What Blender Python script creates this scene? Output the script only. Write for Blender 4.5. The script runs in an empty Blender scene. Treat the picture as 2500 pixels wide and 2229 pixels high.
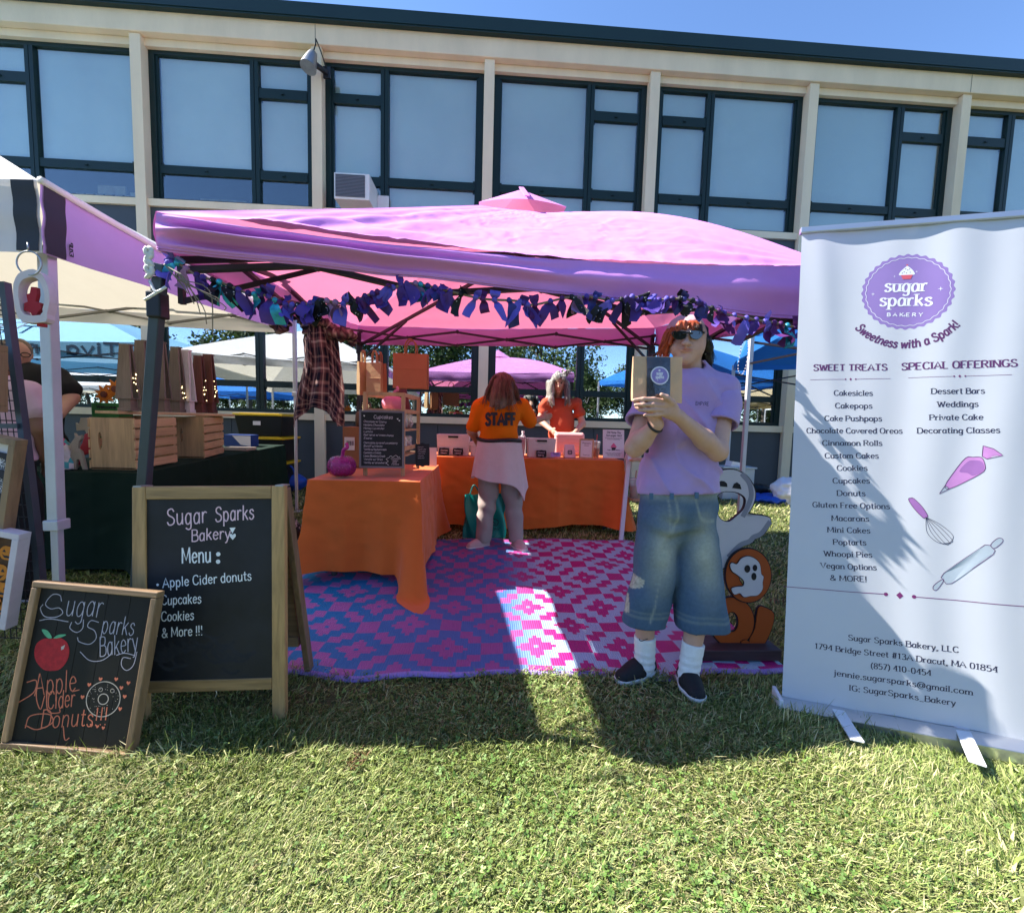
import bpy, math, random
import numpy as np
from mathutils import Vector, Matrix, noise
sc = bpy.context.scene
col = sc.collection
R = math.radians
rng = np.random.default_rng(7)
random.seed(7)

# ---------------------------------------------------------------- camera
CH = 1.2                                   # camera height
FPX, PW, PH = 1060.0, 2500.0, 2229.0       # focal length and frame in photo pixels
YAW, PITCH, ROLL = R(3.26218), R(4.57389), R(1.54276)
_f = Vector((math.sin(YAW)*math.cos(PITCH), math.cos(YAW)*math.cos(PITCH), -math.sin(PITCH)))
_r = Vector((math.cos(YAW), -math.sin(YAW), 0))
_u = _r.cross(_f)
CR = math.cos(ROLL)*_r + math.sin(ROLL)*_u
CU = -math.sin(ROLL)*_r + math.cos(ROLL)*_u
CF = _f
CAM = Vector((0, 0, CH))
cd = bpy.data.cameras.new('camera'); cam = bpy.data.objects.new('camera', cd); col.objects.link(cam)
m = Matrix((CR, CU, -CF)).transposed().to_4x4(); m.translation = CAM
cam.matrix_world = m
cd.sensor_fit = 'HORIZONTAL'; cd.sensor_width = 36; cd.lens = 36*FPX/PW
cd.clip_start = .05; cd.clip_end = 2000
sc.camera = cam

# ---------------------------------------------------------------- sky, sun, exposure
SUN = Vector((-.95, .16, 1.0)).normalized()     # towards the sun
w = bpy.data.worlds.new("World"); sc.world = w; w.use_nodes = True
wt = w.node_tree; wt.nodes.clear()
wo = wt.nodes.new('ShaderNodeOutputWorld'); bg = wt.nodes.new('ShaderNodeBackground')
sky = wt.nodes.new('ShaderNodeTexSky'); sky.sky_type = 'NISHITA'; sky.sun_disc = False
sky.sun_elevation = math.asin(SUN.z); sky.sun_rotation = math.atan2(SUN.x, SUN.y)
sky.air_density = .75; sky.dust_density = 0; sky.ozone_density = 6.0
bg.inputs[1].default_value = .12
wt.links.new(sky.outputs[0], bg.inputs[0]); wt.links.new(bg.outputs[0], wo.inputs[0])
sl = bpy.data.lights.new('sun', 'SUN'); sl.energy = 5; sl.angle = R(.5); sl.color = (1, .95, .87)
so = bpy.data.objects.new('sun', sl); col.objects.link(so); so.location = (-20, 2, 20)
so.rotation_euler = SUN.to_track_quat('Z', 'Y').to_euler()
vs = sc.view_settings
vs.view_transform = 'Standard'; vs.look = 'None'; vs.gamma = 1; vs.use_curve_mapping = False; vs.exposure = 1.65
sc.cycles.max_bounces = 8; sc.cycles.transparent_max_bounces = 12

# ---------------------------------------------------------------- placing helpers
def ray(px, py):
    return CF*FPX + CR*(px-PW/2) - CU*(py-PH/2)
def pix(px, py, Y):                        # world point seen at a photo pixel, at distance Y
    d = ray(px, py); return CAM + d*(Y/d.y)
def onp(px, py, p0, n):                    # ... on a plane
    d = ray(px, py); return CAM + d*((Vector(p0)-CAM).dot(n)/d.dot(n))
def gz(y, x=0):                            # lawn height: level, then rising gently to the school
    t = max(0, y-2.2); dip = .05*min(1, max(0, (x-1.25)/.75))*min(1, max(0, (2.6-y)/.6))
    return (.06*(t-.3) if t > .6 else .05*t*t)-dip
V = Vector
# ---------------------------------------------------------------- scene-graph helpers
OFF = {}
def tag(o, label=None, cat=None, group=None, kind=None):
    if label: o['label'] = label
    if cat: o['category'] = cat
    if group: o['group'] = group
    if kind: o['kind'] = kind
    return o
def thing(name, label, cat, loc, group=None):
    o = bpy.data.objects.new(name, None); col.objects.link(o); o.location = loc
    o.empty_display_size = .1; OFF[o] = Vector(loc)
    return tag(o, label, cat, group)
def link(name, me, parent, base):
    o = bpy.data.objects.new(name, me); col.objects.link(o)
    if parent: o.parent = parent; OFF[o] = OFF[parent]
    else: o.location = base; OFF[o] = Vector(base)
    return o
def cattr(me, cols, dom='POINT'):
    a = me.color_attributes.new('Col', 'FLOAT_COLOR', dom)
    c = np.ones((len(cols), 4), np.float32); c[:, :3] = cols
    a.data.foreach_set('color', c.ravel())
def npmesh(name, verts, faces, mat, parent=None, base=None, cols=None, dom='POINT', smooth=True):
    verts = np.asarray(verts, np.float64); faces = np.asarray(faces, np.int64)
    if parent: off = OFF[parent]
    else:
        if base is None:
            base = ((verts[:, 0].min()+verts[:, 0].max())/2, (verts[:, 1].min()+verts[:, 1].max())/2, verts[:, 2].min())
        off = Vector(base)
    me = bpy.data.meshes.new(name); n, k = faces.shape
    me.vertices.add(len(verts)); me.vertices.foreach_set('co', (verts-np.array(off)).astype(np.float32).ravel())
    me.loops.add(n*k); me.loops.foreach_set('vertex_index', faces.astype(np.int32).ravel())
    me.polygons.add(n); me.polygons.foreach_set('loop_start', np.arange(0, n*k, k, dtype=np.int32))
    me.polygons.foreach_set('loop_total', np.full(n, k, np.int32))
    me.polygons.foreach_set('use_smooth', np.full(n, smooth, bool))
    me.update(calc_edges=True); me.validate()
    if cols is not None: cattr(me, cols, dom)
    me.materials.append(mat)
    return link(name, me, parent, off)

class MB:                                  # collects shapes, links them as ONE mesh object
    def __init__(s): s.v = []; s.f = []; s.c = []
    def add(s, vs_, fs, c=None):
        b = len(s.v); s.v += [Vector(p) for p in vs_]; s.f += [tuple(i+b for i in f) for f in fs]
        if c is not None: s.c += [c]*len(fs)
        return s
    def quad(s, a, b, c, d, colr=None): return s.add([a, b, c, d], [(0, 1, 2, 3)], colr)
    def box(s, lo, hi, c=None):
        x0, y0, z0 = lo; x1, y1, z1 = hi
        return s.obox(V((x0, y0, z0)), V((x1-x0, 0, 0)), V((0, y1-y0, 0)), V((0, 0, z1-z0)), c)
    def obox(s, o, a, b, c, colr=None):     # corner + three edge vectors
        p = [o, o+a, o+a+b, o+b, o+c, o+a+c, o+a+b+c, o+b+c]
        return s.add(p, [(3, 2, 1, 0), (4, 5, 6, 7), (0, 1, 5, 4), (1, 2, 6, 5), (2, 3, 7, 6), (3, 0, 4, 7)], colr)
    def bar(s, p, q, w_, t, up=(0, 0, 1), colr=None):   # rectangular bar from p to q
        p, q = V(p), V(q); d = (q-p).normalized(); a = d.cross(V(up))
        if a.length < 1e-4: a = d.cross(V((0, 1, 0)))
        a.normalize(); b = d.cross(a).normalized()
        return s.obox(p-a*w_/2-b*t/2, a*w_, b*t, q-p, colr)
    def tube(s, pts, r, n=8, cap=True, closed=False, colr=None):
        pts = [V(p) for p in pts]; N = len(pts); rings = []; prev = None
        rs = r if isinstance(r, (list, tuple)) else [r]*N
        vs_ = []; fs = []
        for i, p in enumerate(pts):
            if closed: d = pts[(i+1) % N]-pts[i-1]
            else: d = pts[min(i+1, N-1)]-pts[max(i-1, 0)]
            d.normalize()
            a = prev-d*prev.dot(d) if prev is not None else d.cross(V((0, 0, 1)))
            if a.length < 1e-4: a = d.cross(V((1, 0, 0)))
            a.normalize(); prev = a; b = d.cross(a)
            for k in range(n):
                t = 2*math.pi*k/n; vs_.append(p+(a*math.cos(t)+b*math.sin(t))*rs[i])
        for i in range(N if closed else N-1):
            j = (i+1) % N
            for k in range(n):
                k2 = (k+1) % n; fs.append((i*n+k, i*n+k2, j*n+k2, j*n+k))
        if cap and not closed:
            fs.append(tuple(range(n-1, -1, -1))); fs.append(tuple((N-1)*n+k for k in range(n)))
        return s.add(vs_, fs, colr)
    def lathe(s, prof, c, n=20, ax=(0, 0, 1), sq=1.0, lob=0, la=0.):   # profile (r, h) about an axis
        ax = V(ax).normalized(); a = ax.orthogonal().normalized() if abs(ax.z) < .99 else V((1, 0, 0)); b = ax.cross(a)
        vs_ = []; fs = []; N = len(prof)
        for r_, h_ in prof:
            for k in range(n):
                t = 2*math.pi*k/n; q = r_*(1+la*(abs(math.cos(lob*t/2))-.6)) if lob else r_
                vs_.append(V(c)+ax*h_+a*math.cos(t)*q+b*math.sin(t)*q*sq)
        for i in range(N-1):
            for k in range(n):
                k2 = (k+1) % n; fs.append((i*n+k, i*n+k2, (i+1)*n+k2, (i+1)*n+k))
        fs.append(tuple(range(n-1, -1, -1))); fs.append(tuple((N-1)*n+k for k in range(n)))
        return s.add(vs_, fs)
    def prism(s, out, o, u, v, t):          # outline in a plane (o, u, v), extruded back by t along -n
        o, u, v = V(o), V(u), V(v); n = u.cross(v).normalized(); N = len(out)
        P = [o+u*x+v*y for x, y in out]
        a = sum((out[i][0]*out[(i+1) % N][1]-out[(i+1) % N][0]*out[i][1]) for i in range(N))
        if a < 0: P.reverse()
        vs_ = P+[p-n*t for p in P]
        fs = [tuple(range(N)), tuple(range(2*N-1, N-1, -1))]+[(i, i+N, (i+1) % N+N, (i+1) % N) for i in range(N)]
        return s.add(vs_, fs)
    def ring(s, out, inn, o, u, v, t):      # flat ring between two outlines with as many points each
        o, u, v = V(o), V(u), V(v); n = u.cross(v).normalized(); N = len(out)
        A = [o+u*x+v*y for x, y in out]; B = [o+u*x+v*y for x, y in inn]
        vs_ = A+B+[p-n*t for p in A]+[p-n*t for p in B]; fs = []
        for i in range(N):
            j = (i+1) % N
            fs += [(i, j, N+j, N+i), (2*N+j, 2*N+i, 3*N+i, 3*N+j), (i, 2*N+i, 2*N+j, j), (N+j, 3*N+j, 3*N+i, N+i)]
        return s.add(vs_, fs)
    def grid(s, fn, nu, nv, thick=0):
        vs_ = [fn(i/nu, j/nv) for j in range(nv+1) for i in range(nu+1)]
        fs = [(j*(nu+1)+i, j*(nu+1)+i+1, (j+1)*(nu+1)+i+1, (j+1)*(nu+1)+i) for j in range(nv) for i in range(nu)]
        return s.add(vs_, fs)
    def build(s, name, mat, parent=None, base=None, smooth=False, auto=None, bevel=0):
        if parent: off = OFF[parent]
        else:
            if base is None:
                xs = [p.x for p in s.v]; ys = [p.y for p in s.v]; zs = [p.z for p in s.v]
                base = ((min(xs)+max(xs))/2, (min(ys)+max(ys))/2, min(zs))
            off = Vector(base)
        me = bpy.data.meshes.new(name); me.from_pydata([p-off for p in s.v], [], s.f)
        if s.c:
            cc = []
            for f, c in zip(s.f, s.c): cc += [c]*len(f)
            cattr(me, np.array(cc), 'CORNER')
        if smooth:
            me.polygons.foreach_set('use_smooth', [True]*len(me.polygons))
            if auto: me.set_sharp_from_angle(angle=R(auto))
        me.materials.append(mat); me.update()
        o = link(name, me, parent, off)
        if bevel:
            b = o.modifiers.new('bevel', 'BEVEL'); b.width = bevel; b.segments = 2; b.limit_method = 'ANGLE'
        return o

# ---------------------------------------------------------------- materials
MATS = {}
def mat(name, c, rough=.6, metal=0, var=.08, vsc=6, bump=.0, bsc=80, spec=.4, coat=0, trans=0, tcol=None, attr=False, stretch=None, sheen=0, alpha=1):
    if name in MATS: return MATS[name]
    m_ = bpy.data.materials.new(name); m_.use_nodes = True; nt = m_.node_tree; N = nt.nodes; L = nt.links
    b = N['Principled BSDF']; out = N['Material Output']
    b.inputs['Roughness'].default_value = rough; b.inputs['Metallic'].default_value = metal
    b.inputs['Specular IOR Level'].default_value = spec; b.inputs['Coat Weight'].default_value = coat
    b.inputs['Sheen Weight'].default_value = sheen
    tc = N.new('ShaderNodeTexCoord'); mp = N.new('ShaderNodeMapping'); L.new(tc.outputs['Object'], mp.inputs[0])
    if stretch: mp.inputs['Scale'].default_value = stretch
    if attr:
        at = N.new('ShaderNodeAttribute'); at.attribute_name = 'Col'; src = at.outputs[0]
    else:
        rgb = N.new('ShaderNodeRGB'); rgb.outputs[0].default_value = (*c, 1); src = rgb.outputs[0]
    if var:
        nz = N.new('ShaderNodeTexNoise'); nz.inputs['Scale'].default_value = vsc; nz.inputs['Detail'].default_value = 6
        nz.inputs['Roughness'].default_value = .65
        L.new(mp.outputs[0], nz.inputs[0])
        mr = N.new('ShaderNodeMapRange'); mr.inputs[1].default_value = .25; mr.inputs[2].default_value = .75
        mr.inputs[3].default_value = 1-var; mr.inputs[4].default_value = 1+var; L.new(nz.outputs[0], mr.inputs[0])
        mx = N.new('ShaderNodeMix'); mx.data_type = 'RGBA'; mx.blend_type = 'MULTIPLY'; mx.inputs[0].default_value = 1
        L.new(src, mx.inputs[6]); L.new(mr.outputs[0], mx.inputs[7]); src = mx.outputs[2]
        rr = N.new('ShaderNodeMapRange'); rr.inputs[3].default_value = max(0, rough-.08); rr.inputs[4].default_value = min(1, rough+.08)
        L.new(nz.outputs[0], rr.inputs[0]); L.new(rr.outputs[0], b.inputs['Roughness'])
    L.new(src, b.inputs['Base Color'])
    if bump:
        n2 = N.new('ShaderNodeTexNoise'); n2.inputs['Scale'].default_value = bsc; n2.inputs['Detail'].default_value = 4
        L.new(mp.outputs[0], n2.inputs[0])
        bp = N.new('ShaderNodeBump'); bp.inputs['Strength'].default_value = bump; bp.inputs['Distance'].default_value = .01
        L.new(n2.outputs[0], bp.inputs['Height']); L.new(bp.outputs[0], b.inputs['Normal'])
    if alpha < 1: b.inputs['Alpha'].default_value = alpha
    if trans:
        tr = N.new('ShaderNodeBsdfTranslucent'); ms = N.new('ShaderNodeMixShader'); ms.inputs[0].default_value = trans
        if tcol: tr.inputs[0].default_value = (*tcol, 1)
        else: L.new(src, tr.inputs[0])
        L.new(b.outputs[0], ms.inputs[1]); L.new(tr.outputs[0], ms.inputs[2]); L.new(ms.outputs[0], out.inputs[0])
    MATS[name] = m_
    return m_
def wood(name, c, dark=.55, ax='Z', sc_=14):
    if name in MATS: return MATS[name]
    m_ = mat(name, c, rough=.55, var=0, bump=0); nt = m_.node_tree; N = nt.nodes; L = nt.links; b = N['Principled BSDF']
    mp = N['Mapping']; s = {'X': (.08, 1, 1), 'Y': (1, .08, 1), 'Z': (1, 1, .08)}[ax]; mp.inputs['Scale'].default_value = s
    nz = N.new('ShaderNodeTexNoise'); nz.inputs['Scale'].default_value = sc_*4; nz.inputs['Detail'].default_value = 8; nz.inputs['Distortion'].default_value = .6
    L.new(mp.outputs[0], nz.inputs[0])
    wv = N.new('ShaderNodeTexNoise'); wv.inputs['Scale'].default_value = sc_*.6; wv.inputs['Detail'].default_value = 2; L.new(mp.outputs[0], wv.inputs[0])
    mu = N.new('ShaderNodeMath'); mu.operation = 'MULTIPLY_ADD'; L.new(nz.outputs[0], mu.inputs[0]); mu.inputs[1].default_value = .6; L.new(wv.outputs[0], mu.inputs[2])
    cr = N.new('ShaderNodeValToRGB'); L.new(mu.outputs[0], cr.inputs[0])
    cr.color_ramp.elements[0].position = .55; cr.color_ramp.elements[0].color = (c[0]*dark, c[1]*dark, c[2]*dark, 1)
    cr.color_ramp.elements[1].position = .95; cr.color_ramp.elements[1].color = (min(1, c[0]*1.15), min(1, c[1]*1.15), min(1, c[2]*1.15), 1)
    L.new(cr.outputs[0], b.inputs['Base Color'])
    bp = N.new('ShaderNodeBump'); bp.inputs['Strength'].default_value = .25; bp.inputs['Distance'].default_value = .004
    L.new(nz.outputs[0], bp.inputs['Height']); L.new(bp.outputs[0], b.inputs['Normal'])
    return m_
def glass(name, tint=(.8, .9, .95), refl=.3, rough=.01):
    if name in MATS: return MATS[name]
    m_ = bpy.data.materials.new(name); m_.use_nodes = True; nt = m_.node_tree; N = nt.nodes; L = nt.links
    N.remove(N['Principled BSDF']); out = N['Material Output']
    tr = N.new('ShaderNodeBsdfTransparent'); tr.inputs[0].default_value = (*tint, 1)
    gl = N.new('ShaderNodeBsdfGlossy'); gl.inputs['Roughness'].default_value = rough; gl.inputs[0].default_value = (.93, .97, 1, 1)
    lw = N.new('ShaderNodeLayerWeight'); lw.inputs[0].default_value = .5; pw = N.new('ShaderNodeMath'); pw.operation = 'POWER'; pw.inputs[1].default_value = 4
    L.new(lw.outputs['Facing'], pw.inputs[0])
    mr = N.new('ShaderNodeMapRange'); mr.inputs[3].default_value = refl; mr.inputs[4].default_value = 1; L.new(pw.outputs[0], mr.inputs[0])
    ms = N.new('ShaderNodeMixShader'); L.new(mr.outputs[0], ms.inputs[0]); L.new(tr.outputs[0], ms.inputs[1]); L.new(gl.outputs[0], ms.inputs[2])
    L.new(ms.outputs[0], out.inputs[0])
    MATS[name] = m_; return m_

# ---------------------------------------------------------------- pen lettering (strokes on a surface)
GL = {}
for ln in '''A7|0 0 3.5 9 7 0|1.2 3 5.8 3
B6|.6 0 .6 9|~.6 9 3.4 9 5 8.3 5 5.9 3.4 4.9 .6 4.9|~.6 4.9 3.8 4.9 5.8 3.9 5.8 1.1 3.8 0 .6 0
C6.6|~6.2 7.4 5.2 8.7 3.5 9 1.4 7.9 .5 4.5 1.4 1.1 3.5 0 5.3 .4 6.4 1.9
D6.8|.6 0 .6 9|~.6 9 3.4 9 5.8 7.6 6.5 4.5 5.8 1.4 3.4 0 .6 0
E5.8|.6 0 .6 9|.6 9 5.4 9|.6 4.7 4.5 4.7|.6 0 5.6 0
F5.4|.6 0 .6 9|.6 9 5.4 9|.6 4.7 4.4 4.7
G7|~6.2 7.4 5.2 8.7 3.5 9 1.4 7.9 .5 4.5 1.4 1.1 3.5 0 5.4 .3 6.3 1.6|6.3 1 6.3 4.2|6.6 4.2 4.2 4.2
H7|.6 0 .6 9|6.4 0 6.4 9|.6 4.7 6.4 4.7
I2.2|1.1 0 1.1 9
J4.5|~3.6 9 3.6 2 2.8 .3 1.4 0 .3 1.2
K6.4|.6 0 .6 9|6 9 .7 4|2.4 5.6 6.3 0
L5.4|.6 0 .6 9|.6 0 5.3 0
M8.4|.6 0 .9 9|.9 9 4.2 1.5 7.5 9|7.5 9 7.8 0
N7|.6 0 .6 9|.6 9 6.4 0|6.4 0 6.4 9
O7.2|~3.6 9 1.3 7.8 .5 4.5 1.3 1.2 3.6 0 5.9 1.2 6.7 4.5 5.9 7.8 3.6 9
P6|.6 0 .6 9|~.6 9 3.6 9 5.6 7.9 5.6 5.6 3.6 4.4 .6 4.4
Q7.2|~3.6 9 1.3 7.8 .5 4.5 1.3 1.2 3.6 0 5.9 1.2 6.7 4.5 5.9 7.8 3.6 9|4.4 2 6.8 -.8
R6.4|.6 0 .6 9|~.6 9 3.6 9 5.4 8 5.4 5.8 3.6 4.7 .6 4.7|3.2 4.6 6.3 0
S6|~5.3 7.5 4.3 8.8 2.8 9 1.1 8.2 .8 6.6 1.9 5.3 4.3 4.2 5.6 2.7 5 .8 3 0 1.3 .3 .4 1.7
T6.4|3.2 0 3.2 9|.2 9 6.2 9
U6.8|~.6 9 .6 3 1.4 .7 3.4 0 5.4 .7 6.2 3 6.2 9
V6.8|.1 9 3.4 0 6.7 9
W9|.1 9 2.4 0|2.4 0 4.5 8|4.5 8 6.6 0|6.6 0 8.9 9
X6.4|.2 9 6.2 0|6.2 9 .2 0
Y6.4|.1 9 3.2 4.3 6.3 9|3.2 4.3 3.2 0
Z6|.4 9 5.6 9 .4 0 5.7 0
a5.2|~4.4 4.6 3.2 6 1.6 5.6 .5 3.4 1 .6 2.4 0 3.8 .9 4.4 2.4|4.5 6 4.5 0
b5.4|.7 9 .7 0|~.7 4.2 2 5.9 3.8 5.6 4.9 3.2 4 .5 2.4 0 .7 1.6
c4.8|~4.5 4.8 3.4 5.9 2 5.8 .6 4.2 .6 1.8 2 .1 3.4 .1 4.6 1.3
d5.4|4.7 9 4.7 0|~4.7 4.2 3.4 5.9 1.6 5.6 .5 3.2 1.4 .5 3 0 4.7 1.6
e5|~.6 3.2 4.5 3.4 4.3 5 2.8 6 1.2 5.2 .5 3 1.2 .7 2.8 0 4.5 1.1
f3.4|~3.6 8.4 2.6 9 1.6 8 1.5 6 1.5 0|.3 5.8 3 5.8
g5.2|~4.4 4.6 3.2 6 1.6 5.6 .5 3.4 1 .6 2.4 0 3.8 .9 4.4 2.4|~4.5 6 4.5 -1 3.8 -2.7 2.2 -3 .7 -2.2
h5.4|.7 9 .7 0|~.7 4 2 5.8 3.6 5.9 4.6 4.6 4.7 3 4.7 0
i2|1 6 1 0|1 8.4 1 7.7
j2.4|~1.4 6 1.4 -1 .8 -2.6 -.6 -2.8|1.4 8.4 1.4 7.7
k5|.7 9 .7 0|4.4 6 .8 2.7|2 3.8 4.8 0
l2|1 9 1 0
m8|.7 6 .7 0|~.7 4 1.8 5.8 3 5.8 4 4.4 4 0|~4 4 5.2 5.8 6.4 5.8 7.3 4.4 7.3 0
n5.4|.7 6 .7 0|~.7 4 2 5.8 3.6 5.9 4.6 4.6 4.7 3 4.7 0
o5.2|~2.6 6 .9 5.1 .4 3 .9 .9 2.6 0 4.3 .9 4.8 3 4.3 5.1 2.6 6
p5.4|.7 6 .7 -3|~.7 4.2 2 5.9 3.8 5.6 4.9 3.2 4 .5 2.4 0 .7 1.6
q5.4|4.7 6 4.7 -3|~4.7 4.2 3.4 5.9 1.6 5.6 .5 3.2 1.4 .5 3 0 4.7 1.6
r3.8|.7 6 .7 0|~.7 3.6 1.6 5.4 2.8 6 3.8 5.5
s4.4|~3.9 4.9 2.8 6 1.2 5.7 .7 4.5 2 3.4 3.6 2.6 4 1.2 2.7 0 1.2 .1 .3 1.2
t3.4|~1.5 8.2 1.5 1.4 2.2 .1 3.4 .4|.2 5.8 3.1 5.8
u5.4|~.7 6 .7 2 1.4 .2 2.8 0 4 1 4.6 2.4|4.7 6 4.7 0
v5|.2 6 2.5 0 4.8 6
w7.4|.2 6 2 0|2 0 3.7 5.6|3.7 5.6 5.4 0|5.4 0 7.2 6
x5|.3 6 4.7 0|4.7 6 .3 0
y5|.2 6 2.6 0|~4.8 6 2.6 0 1.6 -2.4 .4 -2.8
z4.8|.4 6 4.4 6 .4 0 4.5 0
05.6|~2.8 9 1 7.8 .5 4.5 1 1.2 2.8 0 4.6 1.2 5.1 4.5 4.6 7.8 2.8 9
13.6|.4 7.4 2 9|2 9 2 0
25.4|~.6 7 1.4 8.7 3 9 4.6 7.8 4.4 5.6 2.4 2.6 .4 0|.4 0 5.2 0
35.2|~.6 7.8 2 9 4 8.6 4.5 6.6 3.4 5.1 2 4.8|~2 4.8 4 4.5 5 2.6 4 .4 2 0 .4 1.2
45.6|4.2 0 4.2 9|4.2 9 .3 3 5.4 3
55.4|4.8 9 1.2 9|1.2 9 .8 5|~.8 5 2.6 5.6 4.6 4.6 5 2.4 3.8 .4 2 0 .4 1
65.4|~4.6 8.2 3 9 1.2 7.4 .5 4 1 1 2.8 0 4.8 1 4.8 4 3 5.4 .8 4
75.2|.4 9 5 9|5 9 1.8 0
85.4|~2.7 9 .9 8 1 5.9 2.7 4.9 4.8 3.4 4.6 .9 2.7 0 .8 .9 .6 3.4 2.7 4.9 4.4 5.9 4.5 8 2.7 9
95.4|~.8 .8 2.4 0 4.2 1.6 4.9 5 4.4 8 2.6 9 .6 8 .6 5 2.4 3.6 4.6 5
.2|1 0 1 .5
,2.2|1.2 .6 .6 -1.6
!2|1 9 1 2.6|1 0 1 .5
&7|~6.4 3.8 5 1 2.8 0 .8 .9 .7 2.8 3.8 5.4 4.4 7.4 3.2 8.9 1.8 8 2 6.2 4 3.2 6.6 0
#6.4|1.6 0 2.8 9|3.8 0 5 9|.4 6 6.2 6|.2 3 6 3
(3|~2.6 9.6 1 7 .6 4 1 1 2.6 -1.6
)3|~.4 9.6 2 7 2.4 4 2 1 .4 -1.6
@9|~6.4 5.6 4.8 6.4 3 5.2 2.8 2.6 4 1.2 5.6 2 6.4 4|~6.4 6.2 6.3 2 7.4 1.2 8.4 3 8 6.6 5.6 8.8 2.6 8.2 .6 5 .8 1.4 3.2 -1.2 6.6 -1
_5|.2 -1 4.8 -1
-4|.4 3.4 3.6 3.4
:2.2|1.1 5.4 1.1 4.9|1.1 .5 1.1 0
'2|1 9 1 7
/4|.2 -1 3.8 9'''.split('\n'):
    a_ = ln[1:].split('|')
    GL[ln[0]] = (float(a_[0]), [((s_[0] == '~'), [float(q) for q in s_.lstrip('~').split()]) for s_ in a_[1:]])
def crom(pts, n=5):
    P = [Vector((a, b, 0)) if not isinstance(a, Vector) else a for a, b in pts] if not isinstance(pts[0], Vector) else pts
    out = []; N = len(P); cl = (P[0]-P[-1]).length < 1e-6
    for i in range(N-1):
        p0 = P[i-1] if i else (P[-2] if cl else P[0]*2-P[1]); p1 = P[i]; p2 = P[i+1]
        p3 = P[i+2] if i+2 < N else (P[1] if cl else P[-1]*2-P[-2])
        for k in range(n):
            t = k/n
            out.append(.5*(2*p1+(p2-p0)*t+(2*p0-5*p1+4*p2-p3)*t*t+(3*p1-p0-3*p2+p3)*t**3))
    out.append(P[-1]); return out
LIFT = [0]
def ribbon(mb, pts, wd, surf, serif=0, thin=.52, colr=None):
    """flat pen stroke through 2-D pts; surf(x, y, lift) gives the point on the surface"""
    LIFT[0] = (LIFT[0]+1) % 40; lf = .00022+LIFT[0]*5e-6
    P = [V((p[0], p[1])) for p in pts]; N = len(P); L_, R_ = [], []
    if N == 2 and (P[1]-P[0]).length < wd*.9:
        c_ = (P[0]+P[1])/2; h_ = wd*.62
        out = [surf(c_.x+h_*math.cos(k*math.pi/4), c_.y+h_*math.sin(k*math.pi/4), lf) for k in range(8)]
        mb.add(out, [tuple(range(8))], colr); return
    for i in range(N):
        d = P[min(i+1, N-1)]-P[max(i-1, 0)]
        if d.length < 1e-9: d = V((1, 0))
        d.normalize(); ww = wd*(thin+(1-thin)*abs(d.y)**1.5) if serif else wd
        nn = V((-d.y, d.x))*ww/2
        e = d*(ww*.25 if not serif else 0)*(1 if i == N-1 else -1 if i == 0 else 0)
        L_.append(P[i]+nn+e); R_.append(P[i]-nn+e)
    vs_ = [surf(p.x, p.y, lf) for p in R_]+[surf(p.x, p.y, lf) for p in L_]
    mb.add(vs_, [(i, i+1, N+i+1, N+i) for i in range(N-1)], colr)
    if serif:
        for i, j in ((0, 1), (N-1, N-2)):
            d = P[i]-P[j]
            if d.length > 0 and abs(d.y)/d.length > .85 and N <= 3 or (d.length > 0 and abs(d.y)/d.length > .985):
                LIFT[0] += 1; l2 = lf+.00003; a = wd*1.15; t_ = wd*.2; s_ = -1 if d.y > 0 else 1
                p = P[i]; mb.add([surf(p.x-a, p.y, l2), surf(p.x+a, p.y, l2), surf(p.x+a*.8, p.y+s_*t_*1.6, l2), surf(p.x-a*.8, p.y+s_*t_*1.6, l2)],
                                 [(0, 1, 2, 3) if s_ > 0 else (3, 2, 1, 0)], colr)
def textw(s, sp=1.0): return sum((3.2 if c == ' ' else GL[c][0]+sp) for c in s)-sp
def text(mb, s, surf, x, y, h, wd, width=None, align='c', serif=0, sp=1.0, slant=0, ang=0, jit=0, arc=None, colr=None, rough=0):
    """write s; h = cap height, wd = pen width, width = fit to this width, arc = (cx, cy, radius) text below a circle"""
    k = h/9; tw = textw(s, sp); kx = width/tw if width else k; tot = tw*kx
    x0 = x-(tot/2 if align == 'c' else tot if align == 'r' else 0) if arc is None else -tot/2
    ca, sa = math.cos(ang), math.sin(ang); q = 0
    for ch in s:
        if ch == ' ': q += 3.2; continue
        wg, strokes = GL[ch]; jy = random.uniform(-jit, jit)*h; ja = random.uniform(-jit, jit)*.6
        for sm, nums in strokes:
            pts = list(zip(nums[::2], nums[1::2]))
            if sm: pts = [(p.x, p.y) for p in crom(pts, 5)]
            elif rough or len(pts) > 2 and 0: pass
            out = []
            for gx, gy in pts:
                gx = gx+gy*(slant+ja)
                lx, ly = (q+gx)*kx, gy*k+jy
                if arc:
                    cx, cy, rad = arc; th = (x0+lx)/rad-math.pi/2
                    rr = rad-ly; out.append((cx+rr*math.cos(th), cy+rr*math.sin(th)))
                else:
                    px_, py_ = x0-x+lx, ly; out.append((x+px_*ca-py_*sa, y+px_*sa+py_*ca))
            ribbon(mb, out, wd, surf, serif, colr=colr)
        q += wg+sp
def plane(o, u, v):                        # surf for a flat board: o origin, u, v unit vectors
    o, u, v = V(o), V(u).normalized(), V(v).normalized(); n = u.cross(v).normalized()
    return lambda x, y, l=0: o+u*x+v*y+n*l
def disc(n=24, r=1, cx=0, cy=0, ry=None, amp=0, lob=0):
    ry = r if ry is None else ry
    return [(cx+(r+amp*math.cos(lob*2*math.pi*k/n))*math.cos(2*math.pi*k/n), cy+(ry+amp*math.cos(lob*2*math.pi*k/n))*math.sin(2*math.pi*k/n)) for k in range(n)]
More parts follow.
